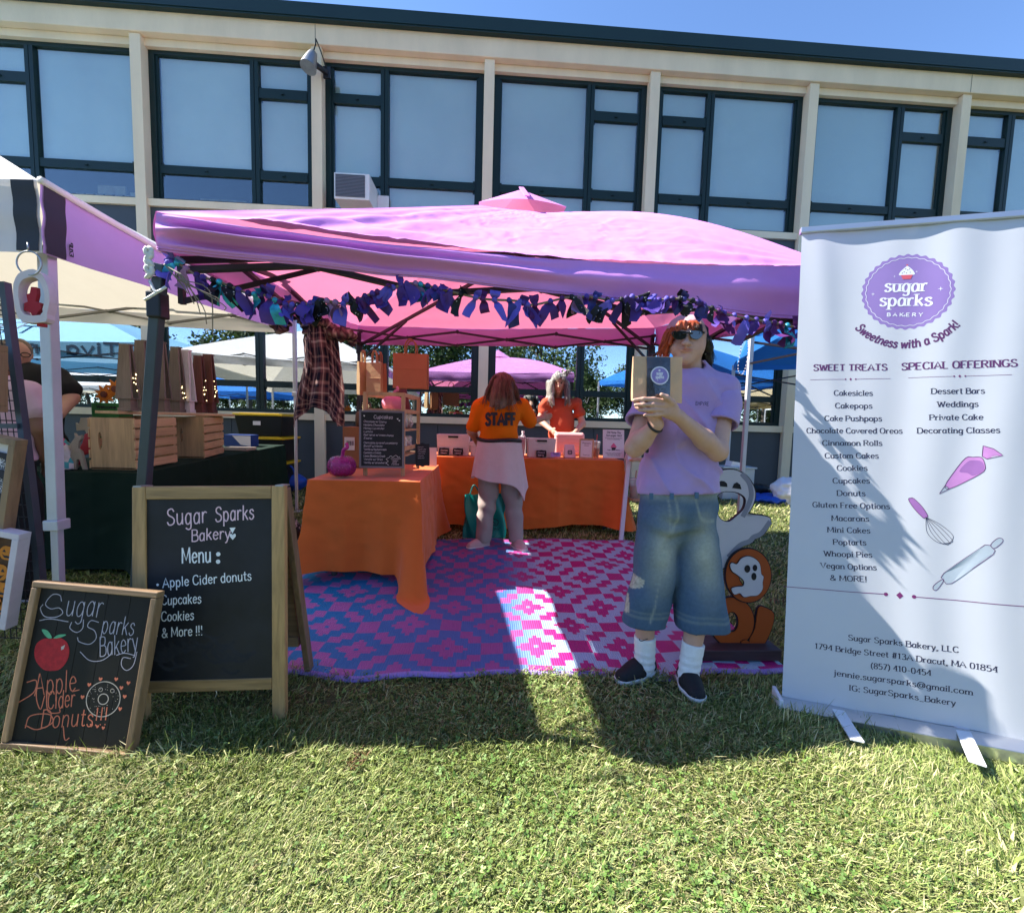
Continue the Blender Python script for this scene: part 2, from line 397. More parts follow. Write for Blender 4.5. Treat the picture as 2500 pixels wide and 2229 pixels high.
def patch(mb, out, surf, lift=.001, colr=None):
    a = sum(out[i][0]*out[(i+1) % len(out)][1]-out[(i+1) % len(out)][0]*out[i][1] for i in range(len(out)))
    if a < 0: out = out[::-1]
    mb.add([surf(x, y, lift) for x, y in out], [tuple(range(len(out)))], colr)
def patchf(mb, out, surf, lift=.0003, rings=9, colr=None):
    """filled outline in rings round its centre, so that it follows a curved surface"""
    a = sum(out[i][0]*out[(i+1) % len(out)][1]-out[(i+1) % len(out)][0]*out[i][1] for i in range(len(out)))
    if a < 0: out = out[::-1]
    n = len(out); cx, cy = sum(p[0] for p in out)/n, sum(p[1] for p in out)/n
    vs_ = [surf(cx, cy, lift)]+[surf(cx+(x-cx)*k/rings, cy+(y-cy)*k/rings, lift) for k in range(1, rings+1) for x, y in out]
    fs = [(0, 1+i, 1+(i+1) % n) for i in range(n)]+[(1+(k-1)*n+i, 1+k*n+i, 1+k*n+(i+1) % n, 1+(k-1)*n+(i+1) % n) for k in range(1, rings) for i in range(n)]
    mb.add(vs_, fs, colr)
def smooth2(out, n=4):                     # closed smooth outline through points
    return [(p.x, p.y) for p in crom([V((a, b, 0)) for a, b in out]+[V((*out[0], 0))], n)][:-1]
def heart(s, cx, cy): return [(cx+s*x, cy+s*y) for x, y in ((0, -1), (.9, .1), (.85, .75), (.45, .9), (0, .5), (-.45, .9), (-.85, .75), (-.9, .1))]

# ---------------------------------------------------------------- implicit modelling (bodies, clothes, cushions)
def vnoise(p, s, seed=0):
    q = np.asarray(p)*s+seed*17.3; i = np.floor(q).astype(np.int64); f = q-i; f = f*f*(3-2*f)
    def hsh(a, b, c):
        n = (a*374761393+b*668265263+c*2147483647+seed*9871) & 0x7fffffff
        n = ((n ^ (n >> 13))*1274126177) & 0x7fffffff
        return ((n ^ (n >> 16)) & 0xffff)/32767.5-1
    r = 0
    for dx in (0, 1):
        for dy in (0, 1):
            for dz in (0, 1):
                wgt = (f[..., 0] if dx else 1-f[..., 0])*(f[..., 1] if dy else 1-f[..., 1])*(f[..., 2] if dz else 1-f[..., 2])
                r = r+wgt*hsh(i[..., 0]+dx, i[..., 1]+dy, i[..., 2]+dz)
    return r
class Sdf:
    def __init__(s, lo, hi, h):
        s.lo = np.array(lo, float); s.h = h; s.n = np.ceil((np.array(hi)-s.lo)/h).astype(int)+1
        s.v = np.full(s.n, .2, np.float32)
    def region(s, lo, hi):
        a = np.clip(np.floor((np.array(lo)-s.lo)/s.h).astype(int), 0, s.n); b = np.clip(np.ceil((np.array(hi)-s.lo)/s.h).astype(int)+1, 0, s.n)
        sl_ = tuple(slice(i, j) for i, j in zip(a, b))
        g = [s.lo[k]+s.h*np.arange(a[k], b[k]) for k in range(3)]
        return sl_, np.stack(np.meshgrid(*g, indexing='ij'), -1)
    def comb(s, sl_, d, k, op):
        v = s.v[sl_]
        if v.size == 0: return
        if op == '-': d = -d; a, b = -v, -d
        else: a, b = v, d
        if k > 0:
            hh = np.maximum(k-np.abs(a-b), 0)/k; r = np.minimum(a, b)-hh*hh*k*.25
        else: r = np.minimum(a, b)
        s.v[sl_] = -r if op == '-' else r
    def cap(s, a, b, ra, rb=None, k=.02, op='+', fl=None):
        rb = ra if rb is None else rb; a = np.array(a, float); b = np.array(b, float); m_ = max(ra, rb)+k+3*s.h
        sl_, P = s.region(np.minimum(a, b)-m_, np.maximum(a, b)+m_)
        ba = b-a; t = np.clip(((P-a)@ba)/max(ba@ba, 1e-9), 0, 1)
        q = P-a-t[..., None]*ba
        if fl is not None:                 # flattened section: fl = (axis vector, ratio)
            ax = np.array(fl[0], float); ax /= np.linalg.norm(ax); c = q@ax; q = q+ax*(c*(1/fl[1]-1))[..., None]
        d = np.linalg.norm(q, axis=-1)-(ra+(rb-ra)*t)
        if fl is not None: d = d*min(1, fl[1])
        s.comb(sl_, d.astype(np.float32), k, op); return s
    def chain(s, pts, rs, k=.015):
        for i in range(len(pts)-1): s.cap(pts[i], pts[i+1], rs[i], rs[i+1], k)
        return s
    def ell(s, c, r, k=.02, op='+', rot=None):
        c = np.array(c, float); r = np.array(r, float); m_ = r.max()+k+3*s.h
        sl_, P = s.region(c-m_, c+m_); q = P-c
        if rot is not None: q = q@np.array(rot.to_3x3())
        l1 = np.linalg.norm(q/r, axis=-1); l2 = np.linalg.norm(q/(r*r), axis=-1)
        d = l1*(l1-1)/np.maximum(l2, 1e-6)
        s.comb(sl_, d.astype(np.float32), k, op); return s
    def cut(s, p, n):                      # keep the side opposite to n
        sl_, P = s.region(s.lo, s.lo+s.h*s.n)
        d = (P-np.array(p))@np.array(V(n).normalized())
        s.v = np.maximum(s.v, d.astype(np.float32)); return s
    def displace(s, fn):
        sl_, P = s.region(s.lo, s.lo+s.h*s.n); s.v = s.v+fn(P).astype(np.float32); return s
    def mesh(s):
        v = s.v; ins = v < 0; nx, ny, nz = v.shape
        c = np.zeros((nx-1, ny-1, nz-1), int)
        for dx in (0, 1):
            for dy in (0, 1):
                for dz in (0, 1): c += ins[dx:nx-1+dx, dy:ny-1+dy, dz:nz-1+dz]
        act = (c > 0) & (c < 8); idx = np.full(act.shape, -1, np.int64); idx[act] = np.arange(act.sum())
        I = np.argwhere(act); acc = np.zeros((len(I), 3)); cnt = np.zeros(len(I))
        off = np.array([(x, y, z) for x in (0, 1) for y in (0, 1) for z in (0, 1)])
        val = np.stack([v[I[:, 0]+o[0], I[:, 1]+o[1], I[:, 2]+o[2]] for o in off], 1)
        for a in range(8):
            for b in range(a+1, 8):
                if abs(off[a]-off[b]).sum() == 1:
                    m_ = (val[:, a] < 0) != (val[:, b] < 0); t = val[m_, a]/(val[m_, a]-val[m_, b])
                    acc[m_] += off[a]+(off[b]-off[a])*t[:, None]; cnt[m_] += 1
        vt = s.lo+(I+acc/cnt[:, None])*s.h; fs = []
        for ax in range(3):
            A = [slice(None)]*3; B = [slice(None)]*3; A[ax] = slice(0, -1); B[ax] = slice(1, None)
            cr = ins[tuple(A)] != ins[tuple(B)]; E = np.argwhere(cr); u, w_ = (ax+1) % 3, (ax+2) % 3
            E = E[(E[:, u] > 0) & (E[:, w_] > 0) & (E[:, u] < v.shape[u]-1) & (E[:, w_] < v.shape[w_]-1)]
            def at_(du, dw):
                q = E.copy(); q[:, u] += du; q[:, w_] += dw; return idx[q[:, 0], q[:, 1], q[:, 2]]
            Q = np.stack([at_(-1, -1), at_(0, -1), at_(0, 0), at_(-1, 0)], 1)
            fl = ~ins[E[:, 0], E[:, 1], E[:, 2]]; Q[fl] = Q[fl][:, ::-1]; fs.append(Q)
        F_ = np.concatenate(fs); return vt, F_[(F_ >= 0).all(1)]
    def build(s, name, mat_, parent=None, base=None, colfn=None):
        vt, fc = s.mesh()
        return npmesh(name, vt, fc, mat_, parent, base, colfn(vt) if colfn else None)
# ================================================================ SETTING
m_soil = mat('lawn_soil', (.085, .1, .035), rough=.95, var=.4, vsc=3, bump=.8, bsc=25)
def ground_sheet():
    ys = [-500, -60, -20, -5, 0, 1, 1.5, 2.0]+[2.2+.15*k for k in range(0, 45)]+[9.5, 14, 30, 120, 500]
    xs = [-500, -60, -20, -8, -4, -2, 0, 1.25, 1.5, 1.75, 2, 4, 8, 20, 60, 500]
    v = [(x, y, gz(min(y, 9), x)) for y in ys for x in xs]; n = len(xs)
    f = [(j*n+i, j*n+i+1, (j+1)*n+i+1, (j+1)*n+i) for j in range(len(ys)-1) for i in range(n-1)]
    o = npmesh('ground', v, f, m_soil, base=(0, 0, 0)); tag(o, kind='structure')
ground_sheet()

YB = 6.6; PB = .3648*YB; XB = -.7433*YB
def bz(r, y=YB): return CH+r*y
m_cream = mat('cream_painted_concrete', (.74, .59, .39), rough=.75, var=.13, vsc=1.6, bump=.15, bsc=60, stretch=(1, 1, .3))
m_green = mat('dark_green_metal', (.006, .02, .018), rough=.45, var=.12, vsc=4, spec=.3)
m_roof = mat('dark_green_roof_metal', (.006, .024, .022), rough=.5, var=.15, vsc=2)
m_panel = mat('slate_grey_wall_panel', (.05, .058, .066), rough=.6, var=.12, vsc=2, bump=.1, bsc=40)
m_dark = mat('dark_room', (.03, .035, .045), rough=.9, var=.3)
m_blind = mat('pale_roller_blind', (.5, .52, .46), rough=.85, var=.13, vsc=.7, bump=.1, bsc=200)
m_glass = glass('window_glass', (.9, .95, .95), .1)
m_glass_lo = glass('window_glass_lower', (.72, .8, .85), .52)
bld = thing('school_building', 'long two storey school with cream pillars, dark green window frames and grey panels', 'building', (2.2, YB, 0))
FY = YB+.134                                # window plane, set back between the pillars
X0, X1 = XB-3*PB, XB+8*PB
# roof fascia and beam
b = MB(); yr = YB-.12
b.box((X0-1, yr, bz(.8326, yr)), (X1+1, YB+8, bz(.859, yr))); b.build('roof', m_roof, bld)
b = MB(); b.box((X0-1, yr+.012, bz(.8326, yr)-.02), (X1+1, YB-.031, bz(.8326, yr)-.002)); b.build('roof_soffit', m_roof, bld)
b = MB(); b.box((X0, YB-.03, bz(.775)), (X1, YB+.4, bz(.8326, yr)-.003)); b.build('beam', m_cream, bld, bevel=.01)
for i in range(-3, 9):
    x = XB+i*PB; b = MB(); b.box((x-.073, YB, .15), (x+.073, YB+.3, bz(.775)-.002)); b.build('pillar', m_cream, bld, bevel=.006)
    if i in (1, 5):
        b = MB(); b.box((x+.0, YB-.0325, bz(.7755)), (x+.005, YB-.031, bz(.8326, yr)-.026)); b.build('beam_joint', m_dark, bld)
def spans(i):
    return XB+i*PB+.0735, XB+(i+1)*PB-.0735
def window(i, zt, zb, rows, low):
    """one bay of glazing: a wide light and a narrow light, mirrored from bay to bay"""
    xa, xb = spans(i); L = xb-xa; flip = (i % 2 == 1)
    X = lambda a: (xb-a*L) if flip else (xa+a*L)
    fr = MB(); t = FY
    def bar(a0, a1, z0, z1, dy=0):
        x0, x1 = sorted((X(a0), X(a1))); fr.box((x0, t-dy, z0), (x1, t+.07, z1))
    z = lambda r: bz(r)
    big, nar = rows
    bar(0, .036, zb, zt); bar(.964, 1, zb, zt); bar(.036, .964, zt-.05, zt, .001); bar(.036, .964, zb, zb+.05, .001)
    bar(.036, .05, zb+.05, zt-.05, -.02); bar(.95, .964, zb+.05, zt-.05, -.02)
    bar(.605, .628, zb+.05, zt-.05, .003); bar(.632, .655, zb+.05, zt-.05, .003); bar(.628, .632, zb+.05, zt-.05, -.02)
    panes = []; 
    for a0, a1, rr in ((.05, .605, big), (.655, .95, nar)):
        edges = [zt-.05]+[q for r_ in rr for q in (z(r_[0]), z(r_[1]))]+[zb+.05]
        for k in range(0, len(edges), 2): panes.append((a0, a1, edges[k+1], edges[k]))
        for k in range(1, len(edges)-1, 2):
            bar(a0, a1, edges[k+1], edges[k], -.006)
            zm = (edges[k]+edges[k+1])/2; am = (a0+a1)/2
            bar(a0, a0+.012, edges[k+1]-.03, edges[k]+.03, -.03)
            x = X(am); fr.box((x-.02, t-.012, zm-.012), (x+.02, t+.006, zm+.004))
    w_ = fr.build('window', m_green, bld)
    p = MB()
    for a0, a1, z0, z1 in panes:
        x0, x1 = sorted((X(a0), X(a1))); p.box((x0, t+.035, z0), (x1, t+.041, z1))
    p.build('pane', m_glass_lo if low else m_glass, w_)
    if not low:
        bl = MB()
        for k, (a0, a1, z0, z1) in enumerate(panes):
            x0, x1 = sorted((X(a0), X(a1)))
            if i in (-1, 0) and z1-z0 < .45 and z1 < bz(.52): continue
            if i == 2 and a0 > .6 and z1 < bz(.52): z0 += .1
            bl.box((x0+.004, t+.075+.001*(k % 2), z0), (x1-.004, t+.077+.001*(k % 2), z1))
        bl.build('blind', m_blind, w_)
    return w_
UP = ([(.5302, .513)], [(.699, .679), (.5302, .511)])
LO = ([(.077, .0631)], [(.077, .0631)])
for i in range(-2, 8):
    xa, xb = spans(i)
    b = MB(); b.box((xa, FY-.06, bz(.7595)), (xb, YB+.3, bz(.775)-.004)); b.build('window_head', m_cream, bld)
    window(i, bz(.759), bz(.4526), UP, False)
    b = MB(); b.box((xa, YB+.03, bz(.4376)), (xb, YB+.3, bz(.452))); b.build('window_sill', m_cream, bld)
    window(i, bz(.32), bz(.007), LO, True)
    b = MB(); b.box((xa, YB+.03, bz(-.0085)), (xb, YB+.3, bz(.0065))); b.build('window_sill', m_cream, bld)
    for z0, z1 in ((bz(.321), bz(.437)), (.1, bz(-.009))):
        b = MB(); x = xa
        for wd in (.42, .62, .62, .6):
            x2 = min(xb, x+wd)
            if x2 > x+.01: b.box((x, YB+.07, z0), (x2-.006, YB+.3, z1))
            x = x2
        b.build('wall_panel', m_panel, bld)
# rooms behind the glass
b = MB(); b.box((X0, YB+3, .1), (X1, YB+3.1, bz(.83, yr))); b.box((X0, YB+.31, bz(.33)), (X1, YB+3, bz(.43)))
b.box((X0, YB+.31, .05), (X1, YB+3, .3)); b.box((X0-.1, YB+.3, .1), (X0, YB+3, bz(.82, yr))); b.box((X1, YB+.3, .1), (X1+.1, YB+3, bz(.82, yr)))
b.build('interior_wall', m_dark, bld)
m_paper = mat('classroom_paper', (.45, .42, .36), var=.3, vsc=9)
b = MB()
for k in range(8): b.box((-6.3+k*.14, YB+.62, bz(.468)), (-6.2+k*.14, YB+.7, bz(.468)+.18))
b.box((-6.0, YB+.64, bz(.468)+.2), (-5.6, YB+.66, bz(.468)+.32)); b.box((-5.5, YB+.6, bz(.468)), (-5.25, YB+.7, bz(.468)+.22))
b.box((-4.6, YB+.8, bz(.455)), (-3.9, YB+.82, bz(.51))); b.build('classroom_shelf', m_paper, bld)

# floodlight on the second pillar
m_alu = mat('weathered_aluminium', (.35, .36, .36), rough=.4, metal=.7, var=.2)
m_black = mat('black_plastic', (.012, .012, .014), rough=.45, var=.1)
c = pix(757, 152, YB-.22); fl = thing('floodlight', 'grey bullet floodlight bolted near the top of a cream pillar', 'lamp', (c.x+.12, YB, c.z))
ax = V((-.12, -.25, -.8)).normalized()
b = MB(); b.lathe([(.03, -.17), (.055, -.15), (.075, -.06), (.1, .08), (.105, .1), (.095, .1)], c, 20, ax); b.build('housing', m_alu, fl, smooth=True, auto=40)
b = MB(); b.lathe([(.01, .085), (.09, .09), (.09, .096)], c, 20, ax); b.build('lens', mat('lamp_lens', (.3, .28, .24), rough=.15, var=.1), fl, smooth=True, auto=40)
b = MB(); b.box((c.x+.1, YB-.03, c.z-.05), (c.x+.2, YB-.001, c.z+.1)); b.bar(c+V((.04, .02, 0)), V((c.x+.15, YB-.02, c.z+.02)), .05, .05); b.build('bracket', m_black, fl)
b = MB(); b.tube(crom([c-ax*.16, c-ax*.3+V((.0, 0, .02)), c+V((.06, .05, .33)), c+V((.11, .12, .2)), V((c.x+.14, YB-.03, c.z+.08))], 6), .008, 6); b.build('cable', m_black, fl, smooth=True)
# window air conditioner
m_white = mat('off_white_metal', (.66, .65, .6), rough=.5, var=.07, bump=.05)
a0 = pix(815, 420, YB-.3); a1 = pix(902, 490, YB-.3)
ac = thing('air_conditioner', 'white window air conditioner jutting from the second floor window', 'air conditioner', (a0.x, YB, a1.z))
b = MB(); b.box((a0.x, YB-.3, a1.z), (a1.x, FY+.03, a0.z)); b.build('case', m_white, ac, bevel=.012)
b = MB(); b.box((a0.x+.02, YB-.304, a1.z+.03), (a1.x-.06, YB-.301, a0.z-.03)); gr_ = b.build('grille', mat('grille_shadow', (.06, .07, .08), rough=.6), ac)
b = MB()
for k in range(16):
    zz = a1.z+.035+(a0.z-a1.z-.07)*k/15; b.box((a0.x+.022, YB-.313, zz), (a1.x-.062, YB-.305, zz+.006))
b.build('slat', mat('grille_grey', (.17, .19, .22), rough=.5), gr_)
b = MB(); b.box((a1.x+.003, FY-.035, a1.z-.04), (a1.x+.17, FY-.01, a0.z-.08)); b.build('side_panel', m_white, ac, bevel=.005)
# ================================================================ TENTS
def fabric(name, c, trans, tcol, var=.05, rough=.75):
    return mat(name, c, rough=rough, var=var, vsc=5, bump=.12, bsc=260, spec=.25, trans=trans, tcol=tcol)
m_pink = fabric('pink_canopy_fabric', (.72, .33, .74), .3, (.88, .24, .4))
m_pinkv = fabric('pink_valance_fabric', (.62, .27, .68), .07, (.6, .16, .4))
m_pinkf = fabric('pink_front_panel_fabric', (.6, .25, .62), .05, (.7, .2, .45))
m_tentw = fabric('white_canopy_fabric', (.74, .74, .76), .3, (.8, .72, .58))
m_bouncetint = fabric('bounce_tinted_tent_panel', (.56, .38, .68), .3, (.6, .36, .7))  # white tent's side: lilac bounce from the pink canopy put into its colour
m_tentb = fabric('blue_canopy_fabric', (.03, .2, .62), .3, (.05, .25, .7))
m_tentlb = fabric('light_blue_canopy_fabric', (.3, .6, .85), .3, (.4, .65, .85))
m_tan = fabric('tan_canopy_fabric', (.5, .4, .24), .3, (.5, .38, .2))
m_leg = mat('dark_grey_tent_steel', (.055, .07, .085), rough=.42, metal=.3, var=.15)
m_legw = mat('pale_grey_tent_steel', (.5, .5, .53), rough=.4, metal=.2, var=.1)
m_truss = mat('grey_truss_steel', (.17, .165, .155), rough=.5, metal=.3)
m_trussd = mat('dark_truss_steel', (.03, .022, .03), rough=.5, metal=.2)
def fbm(p, s, seed=0): return noise.fractal(V(p)*s+V((seed*7.1, seed*3.3, 0)), 1.0, 2.0, 4)
def roof_face(mb, A, B, top, bt, sag, wr, seed, nu=60, nv=34, fold=None, bul=0, cb=(.04, .04)):
    n = (B-A).cross(top-A).normalized()
    if n.z < 0: n = -n
    L = (B-A).length
    def fn(a, b):
        q = b*bt; e = A.lerp(B, a); e = e+V((0, -bul*math.sin(math.pi*a), -sag*abs(math.sin(math.pi*a))**.7))
        p = e.lerp(top, q); p = p+V((0, 0, (cb[0]+(cb[1]-cb[0])*a)*math.sin(math.pi*min(1, q/max(bt, .01)))))
        edge = math.sin(math.pi*min(max(a, 0), 1))*(1-q)
        p = p-n*(.05*math.sin(math.pi*min(1, b))*edge)
        fade = min(1, 8*a, 8*(1-a))*min(1, (1-b)*6+.25)
        d = wr*fbm(V((p.x*1.1, p.y*1.1, p.z*2)), 1.1, seed)*.5
        for sc_, am in ((2.6, .42), (5.5, .26), (11, .13)):
            q_ = V((p.x*1.0+.5*fbm(p, 1.2, seed+6), p.y, p.z*1.9+.4*fbm(p, 1.5, seed+8))); d += wr*am*(.32-min(.6, abs(fbm(q_, sc_, seed+int(sc_)))))
        # creases fanning from the corners
        for cx in (0, 1):
            da = abs(a-cx)*L+1e-3; h_ = q*1.6; th = math.atan2(h_, da); ds = math.hypot(da, h_)
            d += wr*.5*math.sin(th*19+seed+2*fbm(p, .8, seed))*math.exp(-ds/1.1)*min(1, ds*3)
        if fold: d += fold(a, b)
        return p+n*d*fade
    mb.grid(fn, nu, nv)
def scissor(parent, name, m_, P, Q, n, zl, zh, w_=.018, t=.03, one=False):
    """crossed bars of a folding truss; every bar a part of its own unless the tent is far away"""
    P, Q = V(P), V(Q); mb = MB()
    for i in range(n):
        a, c = P.lerp(Q, i/n), P.lerp(Q, (i+1)/n); e = (Q-P).cross(V((0, 0, 1))).normalized()*.012
        for z0, z1, s in ((zl, zh, 1), (zh, zl, -1)):
            p = V((a.x, a.y, a.z+z0)); q = V((c.x, c.y, c.z+z1)); mb.bar(p+e*s, q+e*s, w_, t, e)
            if s > 0: mb.lathe([(.016, -.026), (.016, .026)], p.lerp(q, .5), 8, e)
            mb.lathe([(.018, -.016), (.018, .016)], q+e*s, 8, e)
            if not one: mb.build(name, m_, parent); mb = MB()
    if one: mb.build(name, m_, parent)
# ---- pink canopy
FLp, FRp = pix(381, 516, 1.72), V((1.7, 2.19, 2.05)); BULGE = .035; BLp, BRp = V((-1.38, 4.72, 2.16)), V((1.74, 4.6, 2.23))
PK = pix(1271, 499, 3.25)
tent = thing('canopy_tent', 'pink pop-up canopy on dark grey legs sheltering the bakery tables', 'tent', (0, 3.2, gz(3.2)))
cs = [FLp, FRp, BRp, BLp]
def frontfold(a, b):
    if a > .5: return 0
    return .045*(1-a/.5)**1.3*math.sin(2*math.pi*(b*5.2+.35*a+.1))*math.exp(-b*3.5)
CB = (-.005, .1, .07, .02); sags = [.085, .03, .02, .03]
for k in range(4):
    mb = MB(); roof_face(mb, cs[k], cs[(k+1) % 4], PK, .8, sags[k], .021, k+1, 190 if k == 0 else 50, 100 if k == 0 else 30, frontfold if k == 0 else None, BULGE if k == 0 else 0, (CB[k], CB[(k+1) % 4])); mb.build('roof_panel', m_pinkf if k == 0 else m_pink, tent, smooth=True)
# valance, with long pleats gathered at the near left corner
zb_ = [(1.795, 1.755), (1.755, 2.05), (2.05, 1.965), (1.965, 1.795)]
for k in range(4):
    A, B = cs[k], cs[(k+1) % 4]; z0, z1 = zb_[k]; out = V((B.y-A.y, A.x-B.x, 0)).normalized()
    def vf(a, b, A=A, B=B, out=out, k=k, z0=z0, z1=z1):
        e = A.lerp(B, a); e.z -= sags[k]*abs(math.sin(math.pi*a))**.7; e.y -= BULGE*math.sin(math.pi*a) if k == 0 else 0; zb = z0+(z1-z0)*a-.012*math.sin(math.pi*a)
        p = V((e.x, e.y, e.z+(zb-e.z)*b)); o_ = .008*math.sin(a*31+3*b+k)*b+.012*fbm(p, 3, k)+.012*math.sin(math.pi*b)
        if k == 0:
            am = max(0, 1-a/.55)
            o_ += am**.8*.05*(math.sin(2*math.pi*(b*2.4+.12-.25*a))+.2)*min(1, a*25)*math.sin(math.pi*min(1, b*.9+.1))
            o_ += .02*math.exp(-((b-.5)/.2)**2)*min(1, a*5)
        return p+out*o_
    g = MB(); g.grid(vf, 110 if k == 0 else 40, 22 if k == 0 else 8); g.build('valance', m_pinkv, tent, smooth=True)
    g = MB(); g.tube([vf(q/80, .94) for q in range(81)], .0035, 5); g.tube([vf(q/80, .995) for q in range(81)], .004, 5); g.build('hem', m_pinkv, tent, smooth=True)
# vent cap
hb = PK+V((0, 0, .1)); capb = [PK+V((x, y, z)) for x, y, z in ((-.29, -.26, -.125), (.29, -.26, -.125), (.3, .3, -.13), (-.3, .3, -.13))]
mb = MB()
for k in range(4):
    A, B = capb[k], capb[(k+1) % 4]
    mb.grid(lambda a, b, A=A, B=B: A.lerp(B, a).lerp(hb, b)+V((0, 0, .035*math.sin(math.pi*a)*(1-b))), 12, 6)
mb.build('vent_cap', m_pink, tent, smooth=True)
mb = MB()
m0 = capb[0].lerp(capb[1], .5); mb.bar(hb+V((0, -.03, -.0)), PK+V((.02, -.36, -.12)), .034, .006); mb.build('vent_strap', m_pink, tent)
# seam piping on the near corner
# legs
legs = [(pix(391, 672, 1.78), pix(352, 1185, 1.88)), (V((1.75, 2.08, 1.9)), V((1.77, 2.1, 0))), (V((1.71, 4.57, 2.15)), V((1.71, 4.57, gz(4.57)))), (V((-1.36, 4.69, 2.08)), V((-1.36, 4.69, gz(4.69))))]
for i, (a, c) in enumerate(legs):
    d = (c-a); z = gz(c.y); c = a+d*((z-a.z)/d.z); a = a+(a-c).normalized()*(.04 if i == 0 else .0)
    mid = a.lerp(c, .62); mb = MB(); mb.bar(a, mid, .038 if i == 0 else .034, .038 if i == 0 else .034, (0, 1, 0)); mb.bar(mid.lerp(a, .02), c, .034 if i == 0 else .028, .034 if i == 0 else .028, (0, 1, 0))
    lg = mb.build('leg', m_leg if i == 0 else m_trussd, tent, bevel=.003)
    mb = MB(); mb.box((c.x-.05, c.y-.05, z+.003), (c.x+.05, c.y+.05, z+.012)); mb.build('foot_plate', m_leg, lg)
    t_ = a.lerp(c, .085); mb = MB(); mb.box((t_.x-.027, t_.y-.027, t_.z-.05), (t_.x+.027, t_.y+.027, t_.z+.05)); mb.build('bracket', m_black, lg, bevel=.006)
scissor(tent, 'truss_bar', m_leg, (-1.22, 1.86, 0), (1.7, 2.27, -.03), 3, 1.765, 1.905, .02, .036)
scissor(tent, 'truss_bar', m_trussd, (-1.36, 4.66, 0), (1.71, 4.54, .03), 3, 1.965, 2.1)
scissor(tent, 'truss_bar', m_trussd, (-1.22, 1.84, 0), (-1.33, 4.6, .1), 3, 1.86, 1.98); scissor(tent, 'truss_bar', m_trussd, (1.7, 2.12, 0), (1.68, 4.5, .18), 3, 1.72, 1.86)
mb = MB(); hub = PK-V((0, 0, .34))
for (a, c), zz in zip(legs, (1.8, 1.85, 2.02, 1.95)):
    q = V((a.x*.97, a.y+(.06 if a.y < 3 else -.06), zz)); mb.bar(q, hub+V((.05, 0, 0)), .018, .026); mb.bar(q-V((0, 0, .16)), q.lerp(hub, .36)-V((0, 0, .02)), .016, .022); mb.bar(q, q-V((0, 0, .17)), .02, .02)
    mb.build('roof_strut', m_trussd, tent); mb = MB()
mb.lathe([(.06, -.04), (.06, .05)], hub, 10); mb.build('roof_hub', m_trussd, tent)
m_rope = mat('white_rope', (.65, .63, .58), var=.2, bump=.3)
c = pix(375, 655, 1.63); mb = MB()
for k in range(5): mb.tube([c+V((.01*math.sin(k*2+j), -.02, .05-.02*k+.012*math.cos(j))) for j in range(0, 7)], .008, 6)
mb.tube(crom([c+V((0, -.02, -.05)), c+V((.03, -.035, -.09)), c+V((.06, -.03, -.07)), c+V((-.005, -.04, -.12))], 5), .005, 5); mb.build('tie_rope', m_rope, tent, smooth=True)

# ---- white tent on the left
FRw = pix(94, 441, 1.84); BRw = pix(717, 782, 4.9); FLw = V((-5.6, 1.85, FRw.z)); BLw = V((-5.95, 5.0, 2.35)); PKw = V((-3.95, 3.3, 3.15))
wt_ = thing('canopy_tent', 'white pop-up canopy with black corner patches and a lilac side, left of the pink one', 'tent', (-4.1, 3.3, gz(3.3)))
mb = MB(); cw = [FLw, FRw, BRw, BLw]
for k in range(4): roof_face(mb, cw[k], cw[(k+1) % 4], PKw, 1, .03, .01, k+9, 40, 20)
mb.build('canopy', m_tentw, wt_, smooth=True)
zw = [(pix(115, 610, 1.8).z,)*2, (pix(115, 610, 1.8).z, pix(717, 815, 4.9).z), (pix(717, 815, 4.9).z, 2.16), (2.1, 1.78)]
def wval(k):
    A, B = cw[k], cw[(k+1) % 4]; z0, z1 = zw[k]; out = V((B.y-A.y, A.x-B.x, 0)).normalized()
    def vf(a, b):
        e = A.lerp(B, a); e.z -= .03*math.sin(math.pi*a); zb = z0+(z1-z0)*a
        p = V((e.x, e.y, e.z+(zb-e.z)*b)); en = math.exp(-min(a, 1-a)*12)
        return p+out*(.008*math.sin(a*23+2*b+k)*b+.006*fbm(p, 3, k)+.003*en*math.sin(b*14+1))
    return vf
for k in range(4):
    g = MB(); g.grid(wval(k), 60, 12); g.build('valance', m_bouncetint if k == 1 else m_tentw, wt_, smooth=True)
# piping along the roof edge, black corner patches, faint marks on the front
mb = MB(); mb.tube([cw[1].lerp(cw[2], t/20)+V((.012, -.005, -.03*math.sin(math.pi*t/20))) for t in range(21)], .014, 8); mb.build('edge_piping', m_tentw, wt_, smooth=True)
m_patch = mat('black_reinforcing_fabric', (.028, .028, .034), rough=.7, var=.15, bump=.1, bsc=200)
f0, f1 = wval(0), wval(1); o0 = V((0, -.004, 0)); o1 = V((.004, -.001, 0))
g = MB(); g.grid(lambda a, b: f0(.998-(1-a)*.0225, b*.97+.01)+o0, 6, 12); g.build('corner_patch', m_patch, wt_, smooth=True)
g = MB(); g.grid(lambda a, b: f1(.004+a*.034, b*.97+.02)+o1, 6, 12); g.build('corner_patch', m_patch, wt_, smooth=True)
m_greyp = mat('grey_print', (.06, .065, .08), rough=.7)
g = MB(); g.grid(lambda a, b: f0(.926+a*.03, .16+b*.46)+o0, 6, 6); g.grid(lambda a, b: f0(.926+a*.03, .68+b*.08)+o0, 6, 2); pm = g.build('printed_mark', m_greyp, wt_, smooth=True)
g = MB(); sf = lambda x, y, l=0: f0(x, y)+o0*(1+l*2000)
